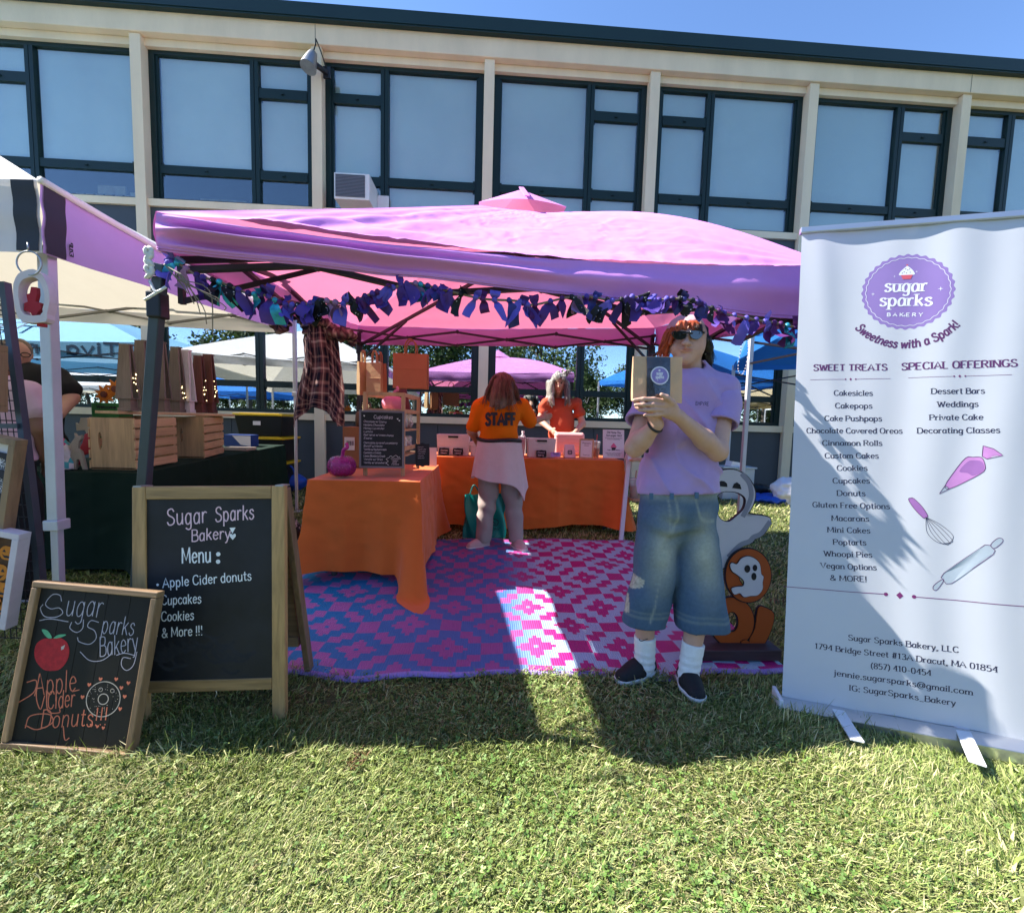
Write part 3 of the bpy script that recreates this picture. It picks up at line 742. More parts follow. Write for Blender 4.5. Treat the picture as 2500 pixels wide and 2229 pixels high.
ribbon(g, [(.951, .36), (.948, .55)], .0016, lambda x, y, l=0: f0(x, y)+o0*2); ribbon(g, [(.950, .42), (.9515, .37), (.9545, .36)], .0016, lambda x, y, l=0: f0(x, y)+o0*2); g.build('printed_letter', m_tentw, pm)
g = MB(); tsf = lambda x, y, l=0: f1(.052+y, .70-x)+o1*2
text(g, 'EZUP', lambda x, y, l=0: f1(.0425+y*.3, .66-x*4.9)+o1*2, -.03, 0, .02, .005, .03*1.4, align='c', serif=0); g.build('printed_letter', m_patch, pm)
lw_ = [(pix(114, 602, 1.93), pix(143, 1400, 1.95)), (V((BRw.x+.02, BRw.y-.03, BRw.z)), V((BRw.x+.02, BRw.y-.03, .15)))]
for i, (a, c) in enumerate(lw_):
    d = c-a; z = gz(c.y); c = a+d*((z-a.z)/d.z); wd = .042 if i == 0 else .036
    kk = .62 if i == 0 else .38; mid = a.lerp(c, kk); mb = MB(); mb.bar(a, mid, wd, wd, (0, 1, 0)); mb.bar(mid, c, wd*.72, wd*.72, (0, 1, 0)); lg = mb.build('leg', m_legw, wt_, bevel=.003)
    mb = MB(); mb.bar(mid+V((0, 0, .022)), mid-V((0, 0, .022)), wd*1.45, wd*1.45, (0, 1, 0)); mb.build('clamp', m_legw, lg, bevel=.004)
    mb = MB(); mb.box((c.x-.05, c.y-.05, z+.003), (c.x+.05, c.y+.05, z+.012)); mb.build('foot_plate', m_legw, lg)
for x in (FLw, BLw):
    mb = MB(); mb.bar(x, V((x.x, x.y, gz(x.y))), .04, .04, (0, 1, 0)); mb.build('leg', m_legw, wt_)
scissor(wt_, 'truss_bar', m_truss, (BRw.x-.02, 4.86, 0), (-5.9, 4.95, 0), 3, pix(225, 783, 4.9).z, pix(218, 734, 4.9).z, .02, .03)
# ---- other tents of the fair (beside this pitch and out on the field, mirrored in the lower windows)
def far_tent(label, c, sx, sy, ze, zp, mt, leg, name='canopy_tent', val=.25, ang=0):
    t = thing(name, label, 'tent', (c[0], c[1], gz(c[1])), 'tents of the fair beyond the pitch')
    ca, sa = math.cos(ang), math.sin(ang); z0 = gz(c[1])
    P = lambda x, y, z: V((c[0]+x*ca-y*sa, c[1]+x*sa+y*ca, z0+z))
    k = [P(-sx, -sy, ze), P(sx, -sy, ze), P(sx, sy, ze), P(-sx, sy, ze)]; top = P(0, 0, zp)
    mb = MB()
    for i in range(4): roof_face(mb, k[i], k[(i+1) % 4], top, 1, .05, .01, i+20, 16, 8)
    mb.build('canopy', mt, t, smooth=True)
    mb = MB()
    for i in range(4):
        A, B = k[i], k[(i+1) % 4]; mb.grid(lambda a, b, A=A, B=B: A.lerp(B, a)-V((0, 0, val*b+.05*math.sin(math.pi*a)*(1-b))), 10, 2)
    mb.build('valance', mt, t, smooth=True)
    for p in k:
        mb = MB(); mb.bar(p-V((0, 0, .02)), V((p.x, p.y, gz(p.y))), .035, .035, (0, 1, 0)); mb.build('leg', leg, t)
    scissor(t, 'truss', m_trussd, k[0]-V((0, 0, ze)), k[1]-V((0, 0, ze)), 3, ze-.35, ze-.15, one=True); scissor(t, 'truss', m_trussd, k[3]-V((0, 0, ze)), k[2]-V((0, 0, ze)), 3, ze-.35, ze-.15, one=True)
    return t, P
tb, Pb = far_tent('light blue lettered canopy left of the white tent, mirrored in the lower windows', (-8.55, 4.0), 2.6, 1.6, 2.3, 3.2, m_tentlb, m_legw, val=.3)
g = MB(); text(g, 'Tiva Brands.com', plane(Pb(.5, 1.603, 2.01), (-1, 0, 0), (0, 0, 1)), 0, .05, .2, .05, 3.4); g.build('lettering', mat('navy_print', (.02, .06, .12)), tb)
m_navy = MATS['navy_print']
a_, b_, t_ = Pb(2.6, 1.6, 2.3), Pb(-2.6, 1.6, 2.3), Pb(0, 0, 3.2); nn = (b_-a_).cross(t_-a_).normalized(); uu = V((-1, 0, 0)); vv = nn.cross(uu)
g = MB(); text(g, 'Tiva', plane(Pb(-.2, 1.6, 2.3)+nn*.03, uu, vv), 0, .35, .34, .06, 1.3, slant=.15)
text(g, 'B', plane(Pb(-1.3, 1.6, 2.3)+nn*.03, uu, vv), 0, .35, .3, .06, .3); g.build('roof_lettering', m_navy, tb)
bc_ = pix(1832, 812, 4.0); far_tent('blue canopy with white legs behind the roll-up banner', (bc_.x+1.95, bc_.y+.5), 1.5, 1.35, bc_.z+.06-gz(4.5), bc_.z+.7, m_tentb, m_legw, val=.1, ang=-.47)
for lb, c, mt, s in (('tan canopy across the field, third of the row from the left', (9, -1.5), m_tan, 1.6), ('white canopy across the field, right of the tan one', (13, -2), m_tentw, 1.7),
                  ('white canopy across the field, leftmost of its row', (-16, -6), m_tentw, 1.7), ('blue canopy across the field beside the leftmost white one', (-11, -7), m_tentb, 1.7)):
    far_tent(lb, c, s, s, 2.2, 3.2, mt, m_legw)
# ================================================================ TREES (across the field, mirrored in the glass)
m_leaf = mat('tree_leaf', (.045, .075, .02), rough=.6, attr=True, var=0, trans=.3)
m_bark = mat('tree_bark', (.09, .07, .05), rough=.9, var=.3, vsc=12, bump=.6, bsc=14)
def tree(x, y, h, rad, sd, label, z0=.22):
    r = np.random.default_rng(sd); t = thing('tree', label, 'tree', (x, y, 0), 'trees across the field' if z0 > .1 else 'hedge trees at the far edge of the field')
    mb = MB(); pts = [V((x, y, 0)), V((x+.1, y, h*.3)), V((x-.1, y+.1, h*.55)), V((x, y, h*.9))]
    mb.tube(crom(pts, 4), [.3-.025*i*.9 for i in range(13)], 8)
    cl = []
    for k in range(26):
        a = r.uniform(0, 6.28); zz = r.uniform(.3, 1); q = rad*math.sin(math.pi*min(1, .18+zz*.78))*r.uniform(.35, 1)
        c = V((x+q*math.cos(a), y+q*math.sin(a), h*(z0+(.98-z0)*zz))); cl.append((c, rad*r.uniform(.25, .42)))
        if k % 3 == 0: s = V((x, y, h*.5*zz+.2*h)); mb.tube([s, s.lerp(c, .5)+V((0, 0, .2)), c], [.09, .06, .02], 5)
    mb.build('trunk', m_bark, t, smooth=True)
    n = 5200; ci = r.integers(0, len(cl), n); C = np.array([c[0] for c in cl])[ci]; Rr = np.array([c[1] for c in cl])[ci]
    d = r.normal(size=(n, 3)); d /= np.linalg.norm(d, axis=1)[:, None]; P = C+d*(Rr*r.uniform(.4, 1.05, n))[:, None]
    u = r.normal(size=(n, 3)); u /= np.linalg.norm(u, axis=1)[:, None]; v = np.cross(u, d+r.normal(size=(n, 3))*.5); v /= np.linalg.norm(v, axis=1)[:, None]
    s = r.uniform(.1, .24, n)[:, None]; vt = np.stack([P-u*s, P+v*s*.6, P+u*s, P-v*s*.6], 1).reshape(-1, 3)
    g = r.uniform(.6, 1.5, n)[:, None]*np.array([.05, .08, .02])*(1+.3*r.normal(size=(n, 1)))
    npmesh('crown', vt, np.arange(4*n).reshape(-1, 4), m_leaf, t, cols=np.repeat(np.abs(g), 4, 0), smooth=False)
TR = [(-30, -24, 9, 4), (-21, -26, 10, 4.5), (-14, -30, 12, 5), (-7, -28, 11.5, 5), (-1, -30, 12.5, 5.4), (5, -28, 12, 5), (12, -42, 8, 4), (19, -44, 8.5, 4.5), (27, -40, 8, 4), (36, -42, 9, 5), (-40, -28, 10, 5)]
for k, (x, y, h_, r_) in enumerate(TR): tree(x, y, h_, r_, 100+k, 'broad leafy green tree in the row across the field, seen in the window glass')

def bush_row(n, y, x0, x1, h0, sd):
    r = np.random.default_rng(sd)
    for k in range(n):
        x = x0+(x1-x0)*(k+.5)/n+r.uniform(-1, 1); tree(x, y+r.uniform(-2, 2), h0*r.uniform(.8, 1.25), 4.2, sd+k, 'low bushy green tree in the hedge row at the far edge of the field', .02)
bush_row(16, -46, -62, 62, 6.2, 300)
# ================================================================ GROUND CLOTH, TABLES
def rug():
    x0, x1, y0, y1 = -1.36, 1.5, 1.94, 3.98; cs_ = .0232; nx = int((x1-x0)/cs_); ny = int((y1-y0)/cs_)
    P = 20
    def motif(i, j):
        for (ox, oy) in ((0, 0), (P//2, P//2)):
            a = (i-ox+P//2) % P-P//2; b = (j-oy+P//2) % P-P//2; d = abs(a)+abs(b)
            if d <= 4 and d >= 1 and not (abs(a) == 2 and abs(b) == 2): return 1
            for cx, cy in ((8.6, 1.4), (6.2, 3.8), (3.8, 6.2), (1.4, 8.6)):
                if abs(abs(a)-cx) <= 1.45 and abs(abs(b)-cy) <= 1.45: return 1
        return 0
    g = [x0+(x1-x0)*i/nx for i in range(nx+1)]; h_ = [y0+(y1-y0)*j/ny for j in range(ny+1)]
    v = []
    for j, y in enumerate(h_):
        for i, x in enumerate(g):
            e = math.sin(x*5.2+.6)*.02+math.sin(x*13)*.012
            yy = y+e*max(0, 1-(y-y0)*3); xx = x+.05*math.sin(y*4)*max(0, 1-(x-x0)*3)+ (.0 if x < 1.2 else -.06*max(0, (y-y0-.25))*(x-1.2)/.3)
            z = gz(yy)+.022+.006*math.sin(x*9+y*2)+.005*math.sin(y*11+x*3)+.006*fbm(V((x, y, 0)), 2, 3)
            if j == 0: z -= .012
            v.append((xx, yy, z))
    f = []; c = []
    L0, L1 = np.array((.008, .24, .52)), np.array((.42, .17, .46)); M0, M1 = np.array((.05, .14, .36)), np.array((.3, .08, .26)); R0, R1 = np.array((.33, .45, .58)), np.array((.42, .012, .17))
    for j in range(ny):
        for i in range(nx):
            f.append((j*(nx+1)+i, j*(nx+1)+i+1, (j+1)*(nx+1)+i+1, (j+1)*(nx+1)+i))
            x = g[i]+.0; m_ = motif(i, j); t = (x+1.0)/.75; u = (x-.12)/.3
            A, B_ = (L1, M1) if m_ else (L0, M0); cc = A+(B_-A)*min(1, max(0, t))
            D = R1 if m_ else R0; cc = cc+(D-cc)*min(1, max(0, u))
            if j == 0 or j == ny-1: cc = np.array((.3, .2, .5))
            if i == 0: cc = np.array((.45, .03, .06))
            c += [cc]*4
    m_ = mat('woven_plastic_rug', (.5, .5, .5), rough=.45, attr=True, var=.06, vsc=30, spec=.4)
    nt = m_.node_tree; N = nt.nodes; L = nt.links; b = N['Principled BSDF']; tc = N['Texture Coordinate']
    wv = N.new('ShaderNodeTexWave'); wv.bands_direction = 'X'; wv.inputs['Scale'].default_value = 26; wv.inputs['Distortion'].default_value = 1.2; wv.inputs['Detail'].default_value = 1; L.new(tc.outputs['Object'], wv.inputs[0])
    bp = N.new('ShaderNodeBump'); bp.inputs['Strength'].default_value = .5; bp.inputs['Distance'].default_value = .004; L.new(wv.outputs[1], bp.inputs['Height']); L.new(bp.outputs[0], b.inputs['Normal'])
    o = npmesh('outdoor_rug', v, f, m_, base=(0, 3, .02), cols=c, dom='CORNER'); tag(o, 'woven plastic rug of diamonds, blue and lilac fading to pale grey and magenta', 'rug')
    so_ = o.modifiers.new('thickness', 'SOLIDIFY'); so_.thickness = .008
rug()
m_orange = mat('orange_tablecloth_fabric', (.7, .15, .024), rough=.8, var=.08, vsc=3, bump=.4, bsc=9, spec=.2, trans=.12, sheen=.2)
m_dkgreen = mat('dark_green_tablecloth_fabric', (.006, .02, .013), rough=.85, var=.1, vsc=3, bump=.2, bsc=300, spec=.15)
m_plast = mat('white_plastic_tabletop', (.6, .6, .58), rough=.5)
def cloth(name, label, x0, x1, y0, y1, zt, drop, m_, nf=26, amp=.028, flare=None, tilt=0, sd=1, seams=()):
    """cloth over a rectangular table: flat top, rounded edge and hanging folds"""
    pr = []; n = 16
    cor = [(x0, y0), (x1, y0), (x1, y1), (x0, y1)]; per = []
    for k in range(4):
        a, b = V((*cor[k], 0)), V((*cor[(k+1) % 4], 0)); m2 = int((b-a).length/.02)
        for i in range(m2): per.append((a.lerp(b, i/m2), k, i/m2, (b-a).length))
    N = len(per); cx, cy = (x0+x1)/2, (y0+y1)/2; rows = 30; v = []; dist = 0
    for r_ in range(rows+1):
        for i, (p, k, t, L_) in enumerate(per):
            nrm = [V((0, -1, 0)), V((1, 0, 0)), V((0, 1, 0)), V((-1, 0, 0))][k]
            ed = min(t, 1-t)*L_; dc = V((p.x-cx, p.y-cy, 0)).normalized()
            cn = math.exp(-(ed/.07)**2)
            if cn > .02: nrm = (nrm*(1-cn*.7)+dc*cn*.7).normalized()
            zt_ = zt+tilt*(p.y-y0)
            if r_ < 3:
                q = .94+.02*r_; pos = V((cx+(p.x-cx)*q, cy+(p.y-cy)*q, zt_-.0005*r_)); v.append(pos); continue
            s = (r_-3)/(rows-3); g_ = gz(p.y)
            zb = max(g_+.012, zt_-drop)+.02*math.sin(i*.045+sd)+.015*math.sin(i*.11+sd*2)
            zb = min(zb, zt_-.3)
            fold = amp*(s**.8)*(math.sin(2*math.pi*i/nf+sd+1.5*fbm(p, 1.2, sd))+.5*math.sin(2*math.pi*i/(nf*.43)+2*sd))*(.35+.65*abs(fbm(p, .9, sd+3))*1.6+cn)
            out = .012*min(1, s*6)+.05*s*s*(.4+cn*2.2)+fold+.007*fbm(V((p.x*3, p.y*3, s*4)), 2.5, sd+1)+.005*(math.exp(-((s-.42)/.018)**2)+math.exp(-((t-.34)*L_/.012)**2)+math.exp(-((t-.67)*L_/.012)**2))
            ex = flare(k, t, s) if flare else None
            pos = V((p.x, p.y, 0))+nrm*out; pos.z = zt_-.004-(zt_-zb)*s if s > 0 else zt_
            if ex: pos = pos+ex
            pos.z = max(pos.z, gz(pos.y)+.036)
            v.append(pos)
    f = [(r_*N+i, (r_+1)*N+i, (r_+1)*N+(i+1) % N, r_*N+(i+1) % N) for r_ in range(rows) for i in range(N)]
    c0 = len(v); mb = MB(); mb.v = v; mb.f = f
    mb.f.append(tuple(range(N)))
    o = mb.build(name, m_, None, (cx, cy, gz(cy)), smooth=True, auto=60); return tag(o, label, 'tablecloth')
def table(name, label, x0, x1, y0, y1, zt, tilt=0):
    t = thing(name, label, 'table', ((x0+x1)/2, (y0+y1)/2, gz((y0+y1)/2)))
    mb = MB(); z1 = zt+tilt*(y1-y0); mb.add([V((x0, y0, zt-.05)), V((x1, y0, zt-.05)), V((x1, y1, z1-.05)), V((x0, y1, z1-.05)), V((x0, y0, zt-.006)), V((x1, y0, zt-.006)), V((x1, y1, z1-.006)), V((x0, y1, z1-.006))],
       [(3, 2, 1, 0), (4, 5, 6, 7), (0, 1, 5, 4), (1, 2, 6, 5), (2, 3, 7, 6), (3, 0, 4, 7)]); mb.build('tabletop', m_plast, t)
    for x in (x0+.1, x1-.1):
        for y in (y0+.1, y1-.1):
            mb = MB(); mb.bar(V((x, y, zt+tilt*(y-y0)-.05)), V((x, y, gz(y))), .03, .03, (0, 1, 0)); mb.build('leg', m_leg, t)
TZ1 = pix(900, 1174, 3.0).z; TA = (pix(740, 1174, 3.0).x, pix(1036, 1174, 3.0).x)
def fl1(k, t, s):
    d = 0
    if k == 0 and t > .8: d = (t-.8)/.2
    elif k == 1 and t < .16: d = 1-t/.16
    if d <= 0: return None
    q = s**2.2*d
    return V((-.03*q+.05*q*math.sin(t*40), -.36*q, -.3*q))
cloth('tablecloth', 'orange cloth on the near table, its front corner trailing onto the rug', TA[0]+.03, TA[1]-.03, 3.0, 4.15, TZ1, .64, m_orange, 30, .02, fl1, sd=1)
table('folding_table', 'folding table under the near orange cloth', TA[0]+.06, TA[1]-.06, 3.03, 4.12, TZ1-.002)
TZ2 = pix(1250, 1119, 4.2).z; TB = (pix(1038, 1119, 4.2).x, pix(1528, 1122, 4.2).x)
def fl2(k, t, s):
    d = 0
    if k == 0 and t > .9: d = (t-.9)/.1
    elif k == 1 and t < .2: d = 1-t/.2
    if d <= 0: return None
    return V((-.06*s*s*d, -.12*s*s*d, 0))
cloth('tablecloth', 'orange cloth on the wide serving table where the customer stands', TB[0]+.02, TB[1]-.02, 4.22, 4.86, TZ2, .66, m_orange, 34, .022, fl2, sd=3)
table('folding_table', 'folding table under the orange cloth between the two women', TB[0]+.05, TB[1]-.05, 4.25, 4.83, TZ2-.002)
# dark green table on the left
GX = pix(345, 1155, 3.2); GZ = GX.z; GT = (pix(653, 1085, 5.4).z-GZ)/2.2
cloth('tablecloth', 'dark green cloth over the craft stall table', GX.x-1.0, GX.x, 3.2, 5.4, GZ, .72, m_dkgreen, 40, .012, tilt=GT, sd=5)
table('folding_table', 'folding table under the dark green cloth', GX.x-.96, GX.x-.04, 3.24, 5.36, GZ-.002, GT)

# ================================================================ ROLL-UP BANNER
def banner():
    A, B = V((0, 0, 0)), V((0, 0, 0))
    def g0(px, py): d = ray(px, py); return CAM+d*(-CH/d.z)
    u = V((0.94533, -0.32606, -0.00611)); v = V((0.04547, 0.11323, 0.99253)); n = u.cross(v).normalized()
    nh = V((u.y, -u.x, 0)).normalized(); A = V((1.303, 1.738, .04))+nh*.035; A.z = -.035
    t = thing('roll_up_banner', 'tall white roll-up bakery banner on a silver base, half in sun', 'banner', (A+u*.42))
    o = V((1.303, 1.738, .04))
    def st(px, py):
        q = onp(px, py, o, n)-o; return q.dot(u), q.dot(v)
    W_, H_ = .85, st(1945, 572)[1]; sl = st(1909, 1700)[0]
    def surf(x, y, l=0):
        q = (y/H_); rip = .0028*math.sin(x*26+1.2*math.sin(y*2.3)+.4)*(.35+.65*min(1, max(0, (x-.25)/.3)))+.004*math.sin(x*9+y*1.1)+.003*math.exp(-((x-.28+.1*y)/.05)**2)
        return o+u*x+v*y+n*(rip+l)
    m_vin = mat('white_banner_vinyl', (.6, .62, .67), rough=.42, var=.02, vsc=4, trans=.2, tcol=(.55, .58, .64), spec=.4)
    mb = MB(); mb.grid(lambda a, b: surf(sl+W_*a, H_*b), 140, 60); gr_ = mb.build('graphic', m_vin, t, smooth=True)
    m_al = mat('brushed_aluminium', (.55, .56, .58), rough=.3, metal=.85, var=.12, vsc=3, stretch=(.2, 1, 1))
    mb = MB(); mb.obox(surf(sl, H_)-u*.008-n*.012-v*.004, u*(W_+.016), n*.024, v*.028); mb.build('top_rail', m_al, t, bevel=.004)
    mb = MB(); mb.obox(A-u*.006+V((0, 0, .004))+nh*.02, u*(W_+.05), -nh*.1, V((0, 0, .05))); mb.add([A-u*.006+nh*.02+V((0, 0, .054)), A+u*(W_+.044)+nh*.02+V((0, 0, .054)), A+u*(W_+.044)-nh*.03+V((0, 0, .076)), A-u*.006-nh*.03+V((0, 0, .076)), A-u*.006-nh*.08+V((0, 0, .055)), A+u*(W_+.044)-nh*.08+V((0, 0, .055))], [(0, 1, 2, 3), (3, 2, 5, 4)]); mb.build('base', m_al, t, bevel=.003)
    mb = MB(); mb.obox(A-u*.022+V((0, 0, .004))+nh*.024, u*.016, -nh*.11, V((0, 0, .085))); mb.build('end_cap', mat('white_plastic', (.7, .7, .7), rough=.4), t, bevel=.004)
    mb = MB(); mb.tube([o+u*(W_/2)-n*.03, surf(sl+W_/2, H_)-n*.03], .011, 8); mb.build('support_pole', m_al, t, smooth=True)
    m_wh = mat('white_painted_steel', (.7, .71, .73), rough=.4, var=.05)
    for p0, p1 in (((2052, 1762), (2092, 1826)), ((2355, 1815), (2385, 1883))):
        a = g0(*p0)+V((0, 0, .03)); c = g0(*p1)+V((0, 0, .028)); mb = MB(); mb.bar(a-(c-a)*.6, c, .046, .007); mb.build('foot', m_wh, t, bevel=.002)
    # ---- printing
    m_ink = mat('dark_plum_ink', (.028, .026, .06), rough=.5, var=.0); m_head = mat('purple_ink', (.1, .03, .11), rough=.5, var=0)
    m_pur = mat('lavender_ink', (.25, .17, .42), rough=.5, var=.03); m_wht = mat('white_ink', (.72, .72, .78), rough=.5, var=0)
    m_plum = mat('plum_ink', (.15, .02, .12), rough=.5, var=0); m_lil = mat('lilac_ink', (.5, .22, .5), rough=.5, var=.1, vsc=14); m_gr = mat('steel_ink', (.36, .42, .48), rough=.5, var=.1, vsc=12)
    m_lil2 = mat('deep_lilac_ink', (.3, .13, .36), rough=.5, var=.1, vsc=14); m_red = mat('coral_ink', (.6, .1, .14), rough=.5, var=0)
    sfl = lambda x, y, l=0: surf(x, y, l+.0001)
    def line(mb, s, a, b, cap, wd, serif=1, sp=1.0, slant=0):
        s0, t0 = st(*a); s1, t1 = st(*b)
        text(mb, s, sfl, (s0+s1)/2, (t0+t1)/2, cap, wd, math.hypot(s1-s0, t1-t0), 'c', serif, sp, slant, math.atan2(t1-t0, s1-s0))
    mb = MB(); CP = .0225; PW_ = .0043
    for s, a, b in (('Cakesicles', (2035, 966), (2131, 966)), ('Cakepops', (2038, 997), (2130, 997)), ('Cake Pushpops', (2012, 1028), (2154, 1028)), ('Chocolate Covered Oreos', (1968, 1058), (2205, 1058)),
        ('Cinnamon Rolls', (2007, 1088), (2155, 1088)), ('Custom Cakes', (2013, 1119), (2146, 1119)), ('Cookies', (2042, 1149), (2118, 1149)), ('Cupcakes', (2032, 1180), (2124, 1180)), ('Donuts', (2042, 1210), (2113, 1211)),
        ('Dessert Bars', (2273, 962), (2403, 961)), ('Weddings', (2288, 994), (2388, 993)), ('Private Cake', (2269, 1026), (2399, 1025)), ('Decorating Classes', (2240, 1058), (2438, 1057)),
        ('Gluten Free Options', (1983, 1238), (2174, 1243)), ('Macarons', (2029, 1271), (2122, 1273)), ('Mini Cakes', (2019, 1299), (2125, 1302)), ('Poptarts', (2033, 1329), (2115, 1331)), ('Whoopi Pies', (2011, 1357), (2130, 1361)),
        ('Vegan Options', (2003, 1386), (2141, 1392)), ('& MORE!', (2026, 1416), (2116, 1420)),
        ('Sugar Sparks Bakery, LLC', (2069, 1561), (2342, 1594)), ('1794 Bridge Street #13A Dracut, MA 01854', (1989, 1582), (2433, 1640)), ('(857) 410-0454', (2126, 1631), (2274, 1650)),
        ('jennie.sugarsparks@gmail.com', (2035, 1647), (2376, 1698)), ('IG: SugarSparks_Bakery', (2071, 1683), (2335, 1724))):
        line(mb, s, a, b, CP, PW_)
    mb.build('lettering', m_ink, gr_)
    mb = MB(); line(mb, 'SWEET TREATS', (1985, 906), (2167, 904), .027, .0065); line(mb, 'SPECIAL OFFERINGS', (2203, 903), (2481, 896), .029, .0068)
    lc = st(2214.6, 712); re = (st(2328, 712)[0]-st(2102, 712)[0])/2
    text(mb, 'Sweetness with a Spark!', sfl, 0, 0, .034, .0066, re*2.58, 'c', 0, 1.0, .12, arc=(lc[0], lc[1]-.01, re*1.42))
    mb.build('heading', m_head, gr_)
    def divider(mb, a, b, c, wd, r1, r2, gap):
        p, q, m2 = [V((*st(*k), 0)) for k in (a, b, c)]; d = (q-p).normalized()
        for s0, e0 in ((p, m2-d*gap), (m2+d*gap, q)): ribbon(mb, [tuple(s0.lerp(e0, q/60).to_2d()) for q in range(61)], wd, sfl)
        for k in (-1, 1): patch(mb, disc(10, r1, (m2+d*gap*k).x, (m2+d*gap*k).y), surf, .0005)
        patch(mb, [(m2.x-r2*.85, m2.y), (m2.x, m2.y-r2), (m2.x+r2*.85, m2.y), (m2.x, m2.y+r2)], surf, .0005)
    mb = MB(); divider(mb, (1977, 928), (2175, 924), (2077, 926), .0014, .0035, .006, .019); divider(mb, (2219, 922), (2467, 916), (2342, 919), .0014, .0035, .006, .019); divider(mb, (1912, 1431), (2500, 1480), (2198, 1454), .0028, .0078, .0145, .048)
    mb.build('divider', m_plum, gr_)
    mb = MB(); patchf(mb, disc(180, re*.985, *lc, amp=re*.022, lob=32), surf, .00015, 24); lg = mb.build('logo', m_pur, gr_)
    surf0 = surf; surf = lambda x, y, l=0: surf0(x, y, l+.0003)
    mb = MB(); ring = disc(180, re*.9, *lc, amp=re*.012, lob=32); ribbon(mb, ring+[ring[0]], re*.012, surf)
    line(mb, 'sugar', (2160, 712), (2263, 711), re*.31, re*.06, 1); line(mb, 'sparks', (2148, 747), (2275, 746), re*.31, re*.06, 1); line(mb, 'BAKERY', (2166, 772), (2253, 772), re*.085, re*.02, 0, 5)
    for dx, dy, s in ((-.74, -.03, .05), (.7, .03, .06), (-.03, -.63, .045), (-.28, .42, .03), (.2, .52, .03)):
        c = (lc[0]+dx*re, lc[1]+dy*re); k = s*re; patch(mb, [(c[0]-k, c[1]), (c[0]-k*.15, c[1]-k*.15), (c[0], c[1]-k), (c[0]+k*.15, c[1]-k*.15), (c[0]+k, c[1]), (c[0]+k*.15, c[1]+k*.15), (c[0], c[1]+k), (c[0]-k*.15, c[1]+k*.15)], surf, .0003)
    cx, cy = lc[0]-.01*re, lc[1]+.48*re; k = re*.155
    patch(mb, smooth2([(cx-k, cy-k*.25), (cx-k*.95, cy+.3*k), (cx-k*.6, cy+.75*k), (cx-.2*k, cy+1.15*k), (cx, cy+1.35*k), (cx+.3*k, cy+1.1*k), (cx+.65*k, cy+.75*k), (cx+.95*k, cy+.3*k), (cx+k, cy-.25*k)]), surf, .0003)
    mb.build('logo_lettering', m_wht, lg)
    mb = MB(); patch(mb, [(cx-.85*k, cy-.22*k), (cx-.55*k, cy-.95*k), (cx+.55*k, cy-.95*k), (cx+.85*k, cy-.22*k)], surf, .0005); patch(mb, disc(8, .14*k, cx, cy+1.45*k), surf, .0005); mb.build('cupcake', m_red, lg)
    mb = MB()
    for dx, dy in ((-.4, .3), (.1, .6), (.45, .2), (-.05, .1), (-.2, .8), (.35, .75), (-.65, .1)): patch(mb, disc(6, .08*k, cx+dx*k, cy+dy*k), surf, .0006)
    mb.build('sprinkles', m_ink, lg); surf = surf0
    def poly(m_, pts, name, cr=0, outl=True, k0=(1900, 520, .3846), lift=.0003):
        P = [st(k0[0]+a*k0[2], k0[1]+b*k0[2]) for a, b in pts]
        if cr: P = smooth2(P, cr)
        mb = MB(); patchf(mb, P, surf, lift); o_ = mb.build(name, m_, gr_)
        if outl: mb = MB(); P = [(a[0]+(b[0]-a[0])*q/6, a[1]+(b[1]-a[1])*q/6) for a, b in zip(P, P[1:]+P[:1]) for q in range(6)]; ribbon(mb, P+[P[0]], .0022, lambda x, y, l=0: surf(x, y, l+lift)); mb.build('outline', m_head, gr_)
        return o_
    poly(m_lil, [(1060, 1730), (1120, 1640), (1190, 1555), (1235, 1550), (1285, 1552), (1305, 1590), (1300, 1640), (1200, 1700), (1090, 1750)], 'piping_bag_drawing', 3)
    poly(m_lil2, [(1150, 1640), (1200, 1580), (1240, 1570), (1290, 1580), (1300, 1630), (1240, 1668), (1200, 1650)], 'piping_bag_shade', 3, False, lift=.0005)
    poly(m_lil, [(1290, 1545), (1296, 1478), (1360, 1498), (1418, 1540), (1318, 1562)], 'piping_bag_drawing')
    poly(m_gr, [(1060, 1730), (1022, 1783), (1090, 1750)], 'piping_bag_drawing')
    K2 = (1880, 1200, .3956)
    poly(m_lil2, [(857, 50), (870, 40), (890, 44), (940, 95), (974, 150), (960, 160), (945, 162), (890, 105)], 'whisk_drawing', 3, True, K2)
    mb = MB(); Q = lambda a, b: st(1880+a*.3956, 1200+b*.3956)
    for e in ((1040, 315), (1066, 322), (1090, 326), (1112, 316), (1128, 300), (1132, 272)):
        P = crom([V((*Q(962, 158), 0)), V((*Q((962+e[0])/2-12+(e[0]-1085)*.38, (158+e[1])/2+4-(e[0]-1085)*.32), 0)), V((*Q(*e), 0)), V((*Q(1115, 318), 0))], 6); ribbon(mb, [(p.x, p.y) for p in P], .0018, surf)
    mb.build('whisk_drawing', m_ink, gr_)
    poly(m_gr, [(1058, 530), (1075, 505), (1320, 328), (1350, 330), (1380, 362), (1370, 385), (1125, 568), (1090, 570)], 'rolling_pin_drawing', 0, True, K2)
    poly(m_gr, [(1355, 325), (1395, 288), (1425, 290), (1425, 312), (1375, 350)], 'rolling_pin_drawing', 3, True, K2)
    poly(m_gr, [(1075, 550), (1035, 605), (1010, 605), (1012, 580), (1060, 545)], 'rolling_pin_drawing', 3, True, K2)
banner()

